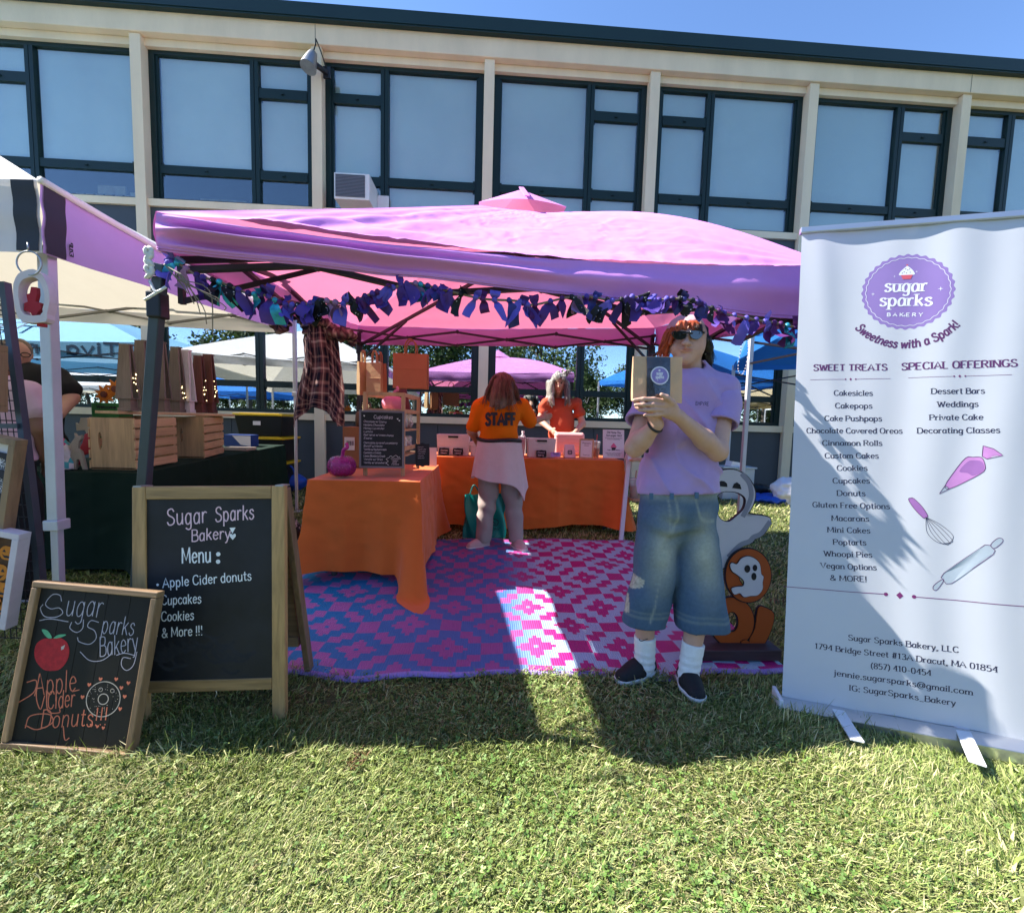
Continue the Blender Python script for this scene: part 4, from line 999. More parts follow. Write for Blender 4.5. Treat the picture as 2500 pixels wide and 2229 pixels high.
# ================================================================ CHALKBOARDS
m_pine = wood('honey_pine_wood', (.42, .25, .1), .5, 'Z', 16); m_pineX = wood('honey_pine_wood_rail', (.42, .25, .1), .5, 'X', 16)
m_brn = wood('worn_brown_wood', (.24, .15, .08), .55, 'Z', 18); m_brnX = wood('worn_brown_wood_rail', (.24, .15, .08), .55, 'X', 18)
m_chalkb = mat('black_chalkboard', (.013, .014, .018), rough=.55, var=.65, vsc=3.5, spec=.35)
m_chalkd = mat('dark_painted_planks', (.012, .011, .01), rough=.6, var=.2, vsc=6, spec=.25)
m_chalk = mat('white_chalk', (.78, .78, .76), rough=.9, var=.2, vsc=90); m_chalkg = mat('grey_lilac_chalk', (.42, .38, .42), rough=.9, var=.25, vsc=90)
m_chalko = mat('orange_chalk', (.62, .17, .09), rough=.9, var=.25, vsc=90); m_chalkp = mat('pink_chalk', (.75, .5, .55), rough=.9, var=.2, vsc=90)
def pen(mb, strokes, surf, wd):
    for s in strokes: ribbon(mb, [(p.x, p.y) for p in crom([V((a, b, 0)) for a, b in s], 5)] if len(s) > 2 else s, wd, surf)
def aframe():
    yb, yt = 1.655, 1.73
    BL, BR, TL = pix(318, 1790, yb), pix(686, 1785, yb), pix(321, 1188, yt); TR = pix(694, 1186, yt)
    u = (TR-TL).normalized(); v = (TL-BL); v = (v-u*v.dot(u)).normalized(); n = u.cross(v)
    o = V(TL); W_ = (TR-TL).length; Ht = (o.z)/v.z
    t = thing('sandwich_board', 'tall pine sandwich board with the chalked bakery menu', 'chalkboard', (o.x+W_/2, yb, 0))
    S = lambda x, y, l=0: o+u*x+v*(y-0)+n*l        # y measured down from the top as negative
    fw = .05; th = .03
    def bx(x0, x1, y0, y1, d0, d1): mb.obox(S(x0, y0, d0), u*(x1-x0), n*(d1-d0), v*(y1-y0))
    bb = -(TL-pix(352, 1667, 1.66)).length; rb = bb-.045
    for x0, x1 in ((0, fw), (W_-fw, W_)):
        mb = MB(); bx(x0, x1, -Ht+.004, 0, -th, 0); mb.build('leg', m_pine, t, bevel=.004)
    mb = MB(); bx(fw+.001, W_-fw-.001, -fw, -.0005, -th, -.001); mb.build('top_rail', m_pineX, t, bevel=.003)
    mb = MB(); bx(fw+.001, W_-fw-.001, rb, bb, -th, -.002); mb.build('bottom_rail', m_pineX, t, bevel=.003)
    mb = MB(); bx(fw-.008, W_-fw+.008, bb-.006, -fw+.006, -.02, -.008); bd = mb.build('board', m_chalkb, t)
    m_dust = mat('chalk_dust', (.021, .022, .026), rough=.95, var=.5, vsc=9)
    # rear frame
    rl, rr_ = V((TL.x, yt+.05, TL.z-.02)), V((TR.x, yt+.05, TR.z-.02)); by = 2.0
    for a in (rl+u*.02, rr_-u*.02):
        e = V((a.x+.0, by, gz(by)+.002)); mb = MB(); mb.bar(a, e, .045, .026, (1, 0, 0)); mb.build('rear_leg', m_brn, t, bevel=.003)
    a, c = rl.lerp(V((rl.x, by, 0)), .8), rr_.lerp(V((rr_.x, by, 0)), .8); mb = MB(); mb.bar(a+u*.045, c-u*.045, .03, .045); mb.build('rear_rail', m_brnX, t)
    mb = MB(); k = [rl.lerp(V((rl.x, by, 0)), q)+u*.045 for q in (.03, .78)]+[rr_.lerp(V((rr_.x, by, 0)), q)-u*.045 for q in (.78, .03)]; mb.add([p for p in k]+[p+V((0, .006, 0)) for p in k], [(0, 1, 2, 3), (7, 6, 5, 4), (0, 3, 7, 4), (1, 0, 4, 5), (2, 1, 5, 6), (3, 2, 6, 7)]); mb.build('rear_board', m_brnX, t)
    mb = MB(); mb.bar(TL+V((.02, .0, .0)), TL+V((.02, .06, -.005)), .03, .006); mb.bar(TR+V((-.02, .0, .0)), TR+V((-.02, .06, -.005)), .03, .006); mb.build('hinge', m_alu, t)
    # chalk writing (local x, y from the board's top left, in metres)
    def B(px, py):
        q = onp(px, py, S(0, 0, -.008), n)-S(0, 0, -.008); return q.dot(u), q.dot(v)
    bs = lambda x, y, l=0: S(x, y, -.008+l)
    k = (0, 1150, .412); C = lambda a, b: B(k[0]+a*k[2], k[1]+b*k[2])
    def wl(mb, s, a, b, cap, wd, sp=1.2, jit=.03, slant=.08):
        s0, t0 = C(*a); s1, t1 = C(*b); text(mb, s, bs, (s0+s1)/2, (t0+t1)/2, cap, wd, math.hypot(s1-s0, t1-t0), 'c', 0, sp, slant, math.atan2(t1-t0, s1-s0), jit)
    mb = MB(); wl(mb, 'Sugar', (990, 322), (1225, 304), .062, .005); wl(mb, 'Sparks', (1276, 300), (1505, 285), .056, .005)
    wl(mb, 'Bakery', (1135, 415), (1365, 400), .044, .0046); mb.build('chalk_heading', m_chalkp, bd)
    mb = MB(); wl(mb, 'Menu', (1078, 548), (1250, 536), .058, .0058); 
    for q in ((1294, 492), (1293, 536)): patch(mb, disc(10, .0085, *C(*q)), bs, .001)
    for q, s in (((1378, 352), 1), ((1380, 388), -1)): c = C(*q); patch(mb, [(c[0]-.011, c[1]+.011), (c[0]+.012, c[1]+.012), (c[0], c[1]-.012)] if s > 0 else heart(.013, *c), bs, .001)
    for s, a, b, d in (('Apple Cider donuts', (965, 690), (1490, 645), (935, 673)), ('Cupcakes', (957, 792), (1192, 780), (937, 770)), ('Cookies', (955, 888), (1148, 880), (931, 878)), ('& More !!!', (960, 986), (1200, 970), (927, 976))):
        wl(mb, s, a, b, .036, .004, 1.2, .03, .05); patch(mb, disc(8, .0052, *C(*d)), bs, .001)
    mb.build('chalk_lettering', m_chalk, bd)
    mb = MB(); r = np.random.default_rng(3)
    for q in range(26):
        a = r.uniform(0, 1); c = C(900+500*a+60*r.normal(), 1160-90*math.sin(a*3)+30*r.normal()); w2 = r.uniform(.02, .06)
        ribbon(mb, [(c[0]+w2*x*.9, c[1]+w2*.5*(x*x-.4*x)) for x in (-1, -.5, 0, .5, 1)], r.uniform(.006, .016), bs)
    mb.build('chalk_smudge', m_dust, bd)
    mb = MB(); mb.tube(crom([S(W_*.53, rb, -.012), S(W_*.53+.004, rb-.014, -.012), S(W_*.53-.003, rb-.03, -.012)], 3), .002, 5); mb.build('chain', m_alu, t)
aframe()
def smallboard():
    BL, BR = pix(2, 1826, 1.5), pix(302, 1853, 1.475); TL, TR = pix(76, 1417, 1.6), pix(385, 1447, 1.58)
    u = (BR-BL).normalized(); v = TL-BL; v = (v-u*v.dot(u)).normalized(); n = u.cross(v).normalized(); W_ = .446; H_ = (TL-BL).length
    o = BL+V((0, 0, max(0, .004-min(BL.z, BR.z)))); S = lambda x, y, l=0: o+u*x+v*y+n*l
    t = thing('chalkboard_sign', 'small dark chalkboard with a red apple, leaning on the sandwich board', 'chalkboard', o+u*(W_/2))
    fw = .021
    def bx(x0, x1, y0, y1, m_, nm):
        mb = MB(); mb.obox(S(x0, y0, -.03), u*(x1-x0), n*.036, v*(y1-y0)); return mb.build(nm, m_, t, bevel=.003)
    bx(0, W_, 0, fw, m_brnX, 'frame_rail'); bx(0, W_, H_-fw, H_, m_brnX, 'frame_rail'); bx(0, fw, fw+.001, H_-fw-.001, m_brn, 'frame_stile'); bx(W_-fw, W_, fw+.001, H_-fw-.001, m_brn, 'frame_stile')
    mb = MB()
    for k in range(5): w1 = (W_-2*fw)/5; mb.obox(S(fw+w1*k+.0008, fw-.002, -.018), u*(w1-.0016), n*.009, v*(H_-2*fw+.004))
    bd = mb.build('board', m_chalkd, t)
    bs = lambda x, y, l=0: S(x, y, -.009+l)
    def B(a, b): q = onp(a*.412, 1150+b*.412, S(0, 0, -.009), n)-S(0, 0, -.009); return q.dot(u), q.dot(v)
    def wl(mb, s, a, b, cap, wd, sp=1.3, slant=.1):
        s0, t0 = B(*a); s1, t1 = B(*b); text(mb, s, bs, (s0+s1)/2, (t0+t1)/2, cap, wd, math.hypot(s1-s0, t1-t0), 'c', 0, sp, slant, math.atan2(t1-t0, s1-s0), .03)
    P = lambda *q: [B(a, b) for a, b in q]
    mb = MB(); pen(mb, [P((365, 770), (355, 735), (310, 733), (270, 785), (300, 815), (350, 810), (372, 840), (330, 865), (265, 860), (240, 815), (255, 790))], bs, .0028); wl(mb, 'ugar', (385, 855), (600, 862), .075, .003)
    pen(mb, [P((495, 880), (490, 930), (455, 955), (415, 930), (425, 895)), P((235, 885), (300, 875), (405, 892)), P((585, 895), (540, 885), (520, 920), (560, 945), (570, 990), (530, 1025), (470, 1010), (460, 985))], bs, .0028)
    wl(mb, 'parks', (598, 962), (790, 972), .062, .003); wl(mb, 'Bakery', (590, 1098), (818, 1062), .066, .003, 1.0)
    pen(mb, [P((475, 1070), (530, 1120), (600, 1122), (660, 1085)), P((775, 1110), (730, 1105), (720, 1150), (750, 1180), (790, 1150), (812, 1070)), P((690, 1090), (740, 1078), (800, 1092))], bs, .0026); mb.build('chalk_lettering', m_chalkg, bd)
    mb = MB(); wl(mb, 'Apple', (205, 1330), (450, 1300), .072, .0036); wl(mb, 'Cider', (280, 1410), (440, 1395), .058, .0036); wl(mb, 'Donuts!!!', (240, 1520), (630, 1505), .058, .0036)
    pen(mb, [P((160, 1250), (215, 1240), (200, 1310), (110, 1370)), P((235, 1200), (215, 1330), (240, 1410), (265, 1330)), P((150, 1520), (180, 1450), (290, 1440), (310, 1490), (220, 1530), (150, 1505)), P((375, 1510), (385, 1590), (410, 1580)), P((430, 1305), (470, 1295)), P((275, 1300), (285, 1420), (350, 1430), (355, 1410))], bs, .0034)
    for q in ((530, 1265), (597, 1232), (690, 1232), (762, 1255), (720, 1283), (740, 1335), (713, 1408), (490, 1338)): patch(mb, heart(.0072, *B(*q)), bs, .001)
    for q in ((543, 1505), (578, 1512), (613, 1520)): patch(mb, heart(.006, *B(*q)), bs, .001)
    mb.build('chalk_lettering', m_chalko, bd)
    mb = MB(); patch(mb, smooth2(P((310, 992), (350, 985), (395, 1010), (412, 1060), (400, 1120), (360, 1170), (315, 1182), (260, 1175), (215, 1125), (205, 1070), (220, 1020), (262, 992)), 3), bs, .0008); mb.build('apple_drawing', mat('red_chalk', (.42, .02, .025), rough=.85, var=.35, vsc=60), bd)
    mb = MB(); patch(mb, P((365, 1040), (388, 1028), (380, 1052), (364, 1060)), bs, .0014)
    cc = B(612, 1350); rx = B(712, 1350)[0]-cc[0]; pen(mb, [disc(24, rx, *cc)+[disc(24, rx, *cc)[0]], disc(16, rx*.3, *cc)+[disc(16, rx*.3, *cc)[0]]], bs, .003)
    r = np.random.default_rng(5)
    for q in range(44):
        a, d = r.uniform(0, 6.28), rx*r.uniform(.42, .9); patch(mb, disc(5, .0013, cc[0]+d*math.cos(a), cc[1]+d*math.sin(a)), bs, .001)
    for q in (-.28, .5): pen(mb, [disc(10, rx*.11, cc[0]+q*rx*.9, cc[1]+.52*rx)+[disc(10, rx*.11, cc[0]+q*rx*.9, cc[1]+.52*rx)[0]]], bs, .0016)
    mb.build('donut_drawing', mat('cream_chalk', (.5, .42, .34), rough=.9, var=.2, vsc=80), bd)
    mb = MB(); patch(mb, smooth2(P((250, 937), (285, 945), (310, 985), (290, 990), (265, 968)), 3), bs, .0012); patch(mb, smooth2(P((318, 990), (350, 968), (395, 968), (360, 985)), 3), bs, .0012); mb.build('leaf_drawing', mat('green_chalk', (.12, .4, .2), rough=.9, var=.3, vsc=60), bd)
smallboard()

# ================================================================ GARLAND
def garland():
    pp = [(392, 655), (425, 640), (480, 672), (540, 690), (600, 715), (650, 722), (690, 742), (735, 745), (770, 738), (800, 735), (850, 742), (900, 720), (950, 706), (1000, 692), (1050, 700), (1100, 712), (1180, 730), (1260, 735), (1300, 745), (1380, 728), (1440, 725), (1500, 735), (1545, 725), (1590, 734), (1635, 730), (1680, 732), (1725, 748), (1770, 766), (1850, 782), (1900, 790), (1950, 800), (2010, 800)]
    def yl(px):
        y = (1.72+.0886*1.3)/(1-.0886*(px-1190)/1060); a = min(1, max(0, (px-380)/1560)); return y-.03*math.sin(math.pi*a)+.06-.11*math.exp(-((px-1690)/110)**2)
    P = crom([pix(a, b, yl(a)) for a, b in pp], 5)
    t = thing('rag_garland', 'garland of purple, black and teal fabric scraps tied along the pink canopy front', 'garland', P[len(P)//2])
    mb = MB(); mb.tube(P, .005, 6); mb.build('cord', mat('jute_cord', (.2, .15, .1), var=.3), t)
    ms = [mat('violet_scrap', (.085, .04, .3), rough=.7, var=.15, trans=.12), mat('periwinkle_scrap', (.13, .1, .5), rough=.7, var=.15, trans=.12), mat('plum_scrap', (.09, .012, .12), rough=.7, var=.2, trans=.1),
          mat('black_scrap', (.008, .008, .014), rough=.7, var=.3), mat('deep_violet_scrap', (.05, .02, .17), rough=.65, var=.2, trans=.08), mat('teal_satin_scrap', (.03, .3, .42), rough=.25, var=.5, vsc=30, metal=.3), mat('indigo_scrap', (.03, .03, .2), rough=.6, var=.3), mat('mauve_scrap', (.3, .15, .3), rough=.7, var=.3, vsc=30)]
    # black cloth printed with small pale dots
    m_ = ms[3]; N = m_.node_tree.nodes; L = m_.node_tree.links; vo = N.new('ShaderNodeTexVoronoi'); vo.inputs['Scale'].default_value = 60; L.new(N['Texture Coordinate'].outputs['Object'], vo.inputs[0])
    lt = N.new('ShaderNodeMath'); lt.operation = 'LESS_THAN'; lt.inputs[1].default_value = .16; L.new(vo.outputs['Distance'], lt.inputs[0])
    mx = N.new('ShaderNodeMix'); mx.data_type = 'RGBA'; L.new(lt.outputs[0], mx.inputs[0]); mx.inputs[6].default_value = (.008, .008, .014, 1); mx.inputs[7].default_value = (.55, .5, .55, 1); L.new(mx.outputs[2], N['Principled BSDF'].inputs['Base Color'])
    r = np.random.default_rng(11); n = 88
    for k in range(n):
        q = (k+.3+.5*r.random())/n*(len(P)-1); i = int(q); p = P[i].lerp(P[min(i+1, len(P)-1)], q-i)
        mi = r.choice(8, p=[.2, .17, .16, .17, .1, .08, .07, .05]); mb = MB()
        hi_ = 1.0 if abs(q/(len(P)-1)-.79) > .045 else .62
        for s in range(2 if r.random() < .75 else 1):
            a = r.uniform(-.9, .9)+(math.pi if (s == 1 and r.random() < .4) else 0); ln = hi_*r.uniform(.045, .105); wd = r.uniform(.03, .058)
            d = V((math.sin(a), r.uniform(-.35, .25), -math.cos(a)*.95)).normalized()
            if d.z > 0: ln *= .62
            side = d.cross(V((.3*r.normal(), -1, .3*r.normal()))).normalized(); tw = r.uniform(-1.4, 1.4); cv = r.uniform(-.5, .5)
            nrm = d.cross(side); pts = []
            for j in range(6):
                f = j/5; an = tw*f; w2 = wd*(.22+.78*min(1, f*2.2))*.5; c = p+d*ln*f+nrm*(cv*ln*f*f+.012*math.sin(f*5+k))+V((0, 0, -.25*ln*f*f*abs(d.x)))
                sd_ = side*math.cos(an)+nrm*math.sin(an); pts += [c-sd_*w2, c+nrm*.35*w2*math.cos(an), c+sd_*w2]
            b0 = len(mb.v); mb.add(pts, [(3*j+e, 3*j+e+1, 3*j+e+4, 3*j+e+3) for j in range(5) for e in (0, 1)])
        mb.lathe([(.004, -.012), (.013, -.004), (.013, .005), (.004, .012)], p, 7, (1, .2, .3))
        mb.build('fabric_scrap', ms[mi], t, smooth=True)
    mb = MB()
    for k in range(7):
        a = pix(405+6*k, 650+3*k, 1.61); mb.tube(crom([a, a+V((.03+.02*math.sin(k), -.01, -.03)), a+V((.05+.015*k, 0, -.06-.02*(k % 4))), a+V((.07+.012*k, 0, -.09-.03*(k % 5)))], 4), .0022, 4)
    mb.build('frayed_ends', mat('jute_cord', (.2, .15, .1)), t)
garland()
# ================================================================ PROPS
m_lpine = wood('pale_pine_wood', (.52, .33, .17), .62, 'Z', 12); m_lpineY = wood('pale_pine_slats', (.52, .33, .17), .62, 'Y', 12)
m_weath = wood('grey_brown_wood', (.17, .125, .1), .6, 'Z', 16); m_redw = wood('dark_red_wood', (.13, .035, .025), .5, 'Z', 16)
m_whw = mat('white_washed_wood', (.62, .54, .55), rough=.7, var=.1, vsc=10)
m_pap = mat('kraft_paper', (.42, .2, .09), rough=.8, var=.08, vsc=5, bump=.15, bsc=30, trans=.15)
m_pap2 = mat('light_kraft_paper', (.5, .32, .16), rough=.8, var=.08, vsc=5, bump=.2, bsc=30, trans=.15)
m_print = mat('white_card', (.7, .66, .68), rough=.6, var=.03); m_txt = mat('dark_print', (.02, .02, .03), rough=.6, var=0)
# ---- plaid flannel shirt tied to the truss
def plaid(x, z):
    def st(q): 
        q = q % 1
        return 0 if q < .34 else 1 if q < .5 else 2 if q < .56 else 1 if q < .72 else 0 if q < .9 else 3
    a, b = st(x*7), st(z*7); pal = [np.array((.016, .014, .026)), np.array((.19, .09, .09)), np.array((.75, .6, .5)), np.array((.36, .22, .19))]
    return pal[a]*.5+pal[b]*.5
def flannel():
    m_ = mat('plaid_flannel', (.5, .5, .5), rough=.9, attr=True, var=.1, vsc=40, bump=.2, bsc=300, trans=.15, spec=.1)
    yy = 3.3; out_ = [(745, 800), (730, 830), (738, 900), (722, 960), (712, 1030), (730, 1043), (765, 1000), (800, 1003), (838, 1005), (840, 1040), (842, 960), (838, 890), (828, 850), (820, 815), (785, 785), (760, 785)]
    # left/right outline of the hanging body by height
    rows = [(783, 765, 800), (800, 747, 818), (830, 738, 828), (870, 741, 832), (910, 735, 838), (950, 724, 840), (990, 716, 841), (1006, 712, 841), (1030, 712, 840)]
    t = thing('flannel_shirt', 'plaid flannel shirt in brown and black knotted under the canopy', 'shirt', pix(780, 1000, yy))
    nu, nv = 70, 80; v = []; c = []
    for j in range(nv+1):
        f = j/nv*(len(rows)-1); i = min(int(f), len(rows)-2); g = f-i; r_ = [rows[i][k]*(1-g)+rows[i+1][k]*g for k in range(3)]
        for q in range(nu+1):
            a = q/nu; x = r_[1]+(r_[2]-r_[1])*a; low = max(0, (r_[0]-960)/70)
            y = r_[0]+low*(-34*math.sin(math.pi*min(1, max(0, (a-.12)/.75)))+14*(a < .12)+10*(a > .9))
            p = pix(x, y, yy); p.y += .035*math.sin(a*17+j*.03)*(.3+.7*j/nv)-.07*math.sin(math.pi*a)+.02*fbm(p, 4, 2)
            v.append(p); u_ = (a-.5)*.62; sk = .35*(a-.5)*2 if a < .32 or a > .72 else 0
            c.append(plaid(u_+sk*j/nv*.35, -j/nv*.75+abs(sk)*u_*1.2))
    f = [(j*(nu+1)+i, (j+1)*(nu+1)+i, (j+1)*(nu+1)+i+1, j*(nu+1)+i+1) for j in range(nv) for i in range(nu)]
    npmesh('shirt_body', v, f, m_, t, cols=c)
    def slv(pts, rs, nm):
        P = crom([pix(a, b, yy+d) for a, b, d in pts], 6); mb = MB(); n = len(P); R_ = [rs[min(len(rs)-1, int(i/n*len(rs)))]*(1+.18*math.sin(i*1.7)) for i in range(n)]
        mb.tube(P, R_, 12); vv = np.array([tuple(p) for p in mb.v]); cols = [plaid(p[0]*.7+p[1]+k*.01, p[2]) for k, p in enumerate(vv)]
        ff = [q for q in mb.f if len(q) == 4]; npmesh(nm, vv, ff, m_, t, cols=cols)
    slv([(752, 815, .0), (744, 790, -.02), (728, 770, -.05), (706, 764, -.05), (682, 772, -.04), (676, 790, -.03), (688, 800, -.02), (700, 785, -.03)], [.035, .04, .045, .04, .05, .05, .04], 'sleeve')
    slv([(800, 805, -.02), (815, 812, -.04), (832, 818, -.05), (850, 815, -.05), (861, 826, -.03), (858, 843, -.02)], [.05, .045, .05, .035, .035, .03], 'sleeve')
    slv([(758, 800, -.03), (775, 788, -.06), (795, 790, -.06), (806, 803, -.04)], [.03, .035, .035, .03], 'collar')
flannel()
# ---- paper carrier bags
def carrier(name, label, px0, px1, py0, py1, Y, mt, group, yaw=0, d=.04, hang=24, crease=True):
    a, b = pix(px0, py0, Y), pix(px1, py1, Y); w2 = abs(b.x-a.x)/2; cx = (a.x+b.x)/2; h_ = a.z-b.z
    ca, sa = math.cos(yaw), math.sin(yaw); F_ = lambda x, y, z: V((cx+x*ca-y*sa, Y+x*sa+y*ca, b.z+z))
    t = thing(name, label, 'paper bag', (cx, Y, b.z), group)
    mb = MB(); r = random.uniform(-.004, .004)
    vs_ = [F_(-w2, -d/2, 0), F_(w2, -d/2, 0), F_(w2, d/2, .004), F_(-w2, d/2, .004), F_(-w2*.99, -d/2+r, h_*.55), F_(w2*.99, -d/2-r, h_*.55), F_(w2*1.01, d/2, h_*.55), F_(-w2*1.01, d/2, h_*.55), F_(-w2, -d*.3, h_), F_(w2, -d*.3, h_), F_(w2, d*.3, h_), F_(-w2, d*.3, h_)]
    fs = [(3, 2, 1, 0)]+[(o_+i, o_+(i+1) % 4, o_+4+(i+1) % 4, o_+4+i) for o_ in (0, 4) for i in range(4)]+[(8, 9, 10, 11)]
    mb.add(vs_, fs); mb.build('body', mt, t, bevel=.002)
    if crease: mb = MB(); mb.tube([F_(-w2*.985, -d/2-.001, h_*.56), F_(w2*.985, -d/2-.001, h_*.56)], .0016, 4); mb.build('fold', mt, t)
    for s in (-1, 1):
        e = s*d*.2; hh = hang*Y/FPX; mb = MB(); mb.tube(crom([F_(-w2*.32, e, h_-.02), F_(-w2*.3, e, h_+hh*.6), F_(-w2*.12, e, h_+hh), F_(w2*.12, e, h_+hh), F_(w2*.3, e, h_+hh*.6), F_(w2*.32, e, h_-.02)], 5), .006, 6); mb.build('handle', mt, t, smooth=True)
    return t
GB = 'kraft paper carrier bags hung under the canopy'
carrier('paper_bag', 'front kraft carrier bag of the flat pair hanging right of the tent leg', 960, 1042, 862, 950, 4.40, m_pap, GB, .03, .03, 32)
carrier('paper_bag', 'rear kraft carrier bag of the flat pair, its edge showing behind the front bag', 964, 1046, 864, 952, 4.45, m_pap, GB, .02, .03, 30)
for k, (x0, x1, y0, y1, Y, yw, lb) in enumerate(((872, 902, 884, 966, 4.5, .9, 'kraft carrier bag on the left of the bunch on the tent leg'), (895, 934, 885, 972, 4.44, -.25, 'sunlit kraft carrier bag facing front in the bunch on the tent leg'), (908, 946, 888, 966, 4.52, -.6, 'shaded reddish kraft carrier bag at the back right of the bunch on the tent leg'))):
    carrier('paper_bag', lb, x0, x1, y0, y1, Y, m_pap2 if k < 2 else m_pap, GB, yw, .05, 26)
# ---- wooden display stand, chalkboard with the cupcake list, pumpkins, treats
sY = 3.22; zt1 = TZ1+.008
def stand():
    P = lambda px, py, Y=sY: pix(px, py, Y)
    xl, xr = P(892, 1100).x, P(984, 1100).x; zt = P(900, 957).z; z0 = zt1; dp = .5
    t = thing('display_stand', 'tall pale wooden display stand with railed top shelf on the orange table', 'display stand', ((xl+xr)/2, sY+.2, z0))
    dx = .03
    for x, y, h_ in ((xl, sY, zt), (xr, sY, zt), (xl+dx, sY+dp, zt-.0), (xr+dx, sY+dp, zt-.0)):
        mb = MB(); mb.box((x-.013, y-.013, z0), (x+.013, y+.013, h_)); mb.build('post', m_lpine, t, bevel=.002)
    for z in (zt-.012, zt-.13):
        for a, b in (((xl, sY), (xr, sY)), ((xl+dx, sY+dp), (xr+dx, sY+dp)), ((xl, sY), (xl+dx, sY+dp)), ((xr, sY), (xr+dx, sY+dp))):
            mb = MB(); mb.bar(V((*a, z)), V((*b, z)), .012, .026); mb.build('rail', m_lpine, t)
    for z in (zt-.145, z0+.33, z0+.14):
        mb = MB(); mb.add([V((xl, sY, z)), V((xr, sY, z)), V((xr+dx, sY+dp, z)), V((xl+dx, sY+dp, z))]+[V((xl, sY, z+.01)), V((xr, sY, z+.01)), V((xr+dx, sY+dp, z+.01)), V((xl+dx, sY+dp, z+.01))], [(3, 2, 1, 0), (4, 5, 6, 7), (0, 1, 5, 4), (1, 2, 6, 5), (2, 3, 7, 6), (3, 0, 4, 7)]); mb.build('shelf', m_lpine, t)
    return xl, xr, zt, dx, dp
xl, xr, zt, dx_, dp_ = stand()
def slate(name, label, c, w_, h_, yaw, lean, lines, frame=None, mt=None, parent=None, scal=False, cap=.016):
    """a board with chalk lines: c = bottom centre"""
    u = V((math.cos(yaw), math.sin(yaw), 0)); v = (V((0, 0, 1))+V((-math.sin(yaw), math.cos(yaw), 0))*lean).normalized(); n = u.cross(v); o = V(c)
    t = thing(name, label, 'sign', c); S = lambda x, y, l=0: o+u*x+v*y+n*l
    if scal: out = smooth2([(-w_/2, .12*h_), (-w_/2, .88*h_), (-w_*.38, h_*.95), (-w_*.2, h_*.95), (0, h_), (w_*.2, h_*.95), (w_*.38, h_*.95), (w_/2, .88*h_), (w_/2, .12*h_), (w_*.38, .05*h_), (w_*.2, .05*h_), (0, 0), (-w_*.2, .05*h_), (-w_*.38, .05*h_)], 3)
    else: out = [(-w_/2, 0), (w_/2, 0), (w_/2, h_), (-w_/2, h_)]
    mb = MB(); mb.prism(out, o, u, v, .008); bd = mb.build('board', mt or m_chalkb, t)
    if frame:
        f = .014
        for x0, x1, y0, y1 in ((-w_/2-f, w_/2+f, -f, 0), (-w_/2-f, w_/2+f, h_, h_+f), (-w_/2-f, -w_/2, 0, h_), (w_/2, w_/2+f, 0, h_)):
            mb = MB(); mb.obox(S(x0, y0, -.01), u*(x1-x0), n*.014, v*(y1-y0)); mb.build('frame', frame, t)
    mb = MB(); bs = lambda x, y, l=0: S(x, y, l)
    for s, x, y, ww, cp in lines: text(mb, s, bs, x*w_, y*h_, cp, cp*.17, ww*w_, 'l', 0, 1.3, .15, 0, .08)
    if lines: mb.build('chalk_lettering', m_chalkg if mt is None else m_txt, bd)
    return t, S, bd
m_greyfr = mat('grey_painted_wood', (.16, .16, .18), rough=.6, var=.15)
cb = pix(932, 1138, 3.17); cw = (pix(985, 1100, 3.17).x-pix(880, 1100, 3.17).x)
ch_ = pix(932, 1003, 3.17).z-cb.z
LN = ['Chocolate w/ Cherry', 'Hostess Chocolate', 'Honey Lavender', 'Lemon', 'Red Velvet w/ cream cheese', 'S\'mores', 'Chocolate covered strawberry', 'Biscoff w/ Mocha', 'Vanilla w/ buttercream', 'Cookies n Cream', 'Lemon Blueberry Crumb', 'Vanilla w/ Oreo', 'Vanilla w/ strawberry']
WD = [.55, .5, .5, .22, .72, .2, .82, .45, .55, .42, .52, .46, .56]
t_, S_, bd_ = slate('chalkboard_menu', 'grey framed chalkboard listing cupcakes, hung on the wooden stand', (cb.x, 3.17, cb.z), cw*.94, ch_*.97, .07, -.0, [('Cupcakes', -.2, .885, .46, .024)]+[(s, -.44, .81-.062*k-(.02 if k > 5 else 0), w2, .0135) for k, (s, w2) in enumerate(zip(LN, WD))]+[('Chocolate', .22, .135, .24, .011), ('Vegan', .24, .095, .16, .011), ('and', .26, .06, .1, .011), ('Flowers', .24, .025, .18, .011)], m_greyfr)
mb = MB(); bs = lambda x, y, l=0: S_(x*cw, y*ch_, l)
for q in ((-.4, .9), (.36, .86), (.4, .83)): patch(mb, heart(.006, q[0]*cw, q[1]*ch_), S_, .001)
pen(mb, [[(cw*a, ch_*b) for a, b in ((.16, .02), (.1, .06), (.15, .09), (.1, .13), (.17, .16), (.2, .19), (.26, .17), (.32, .2), (.38, .17), (.42, .18))]], S_, .002); mb.build('chalk_drawing', m_chalk, bd_)
for x in (xl+.01, xr-.01):
    pass
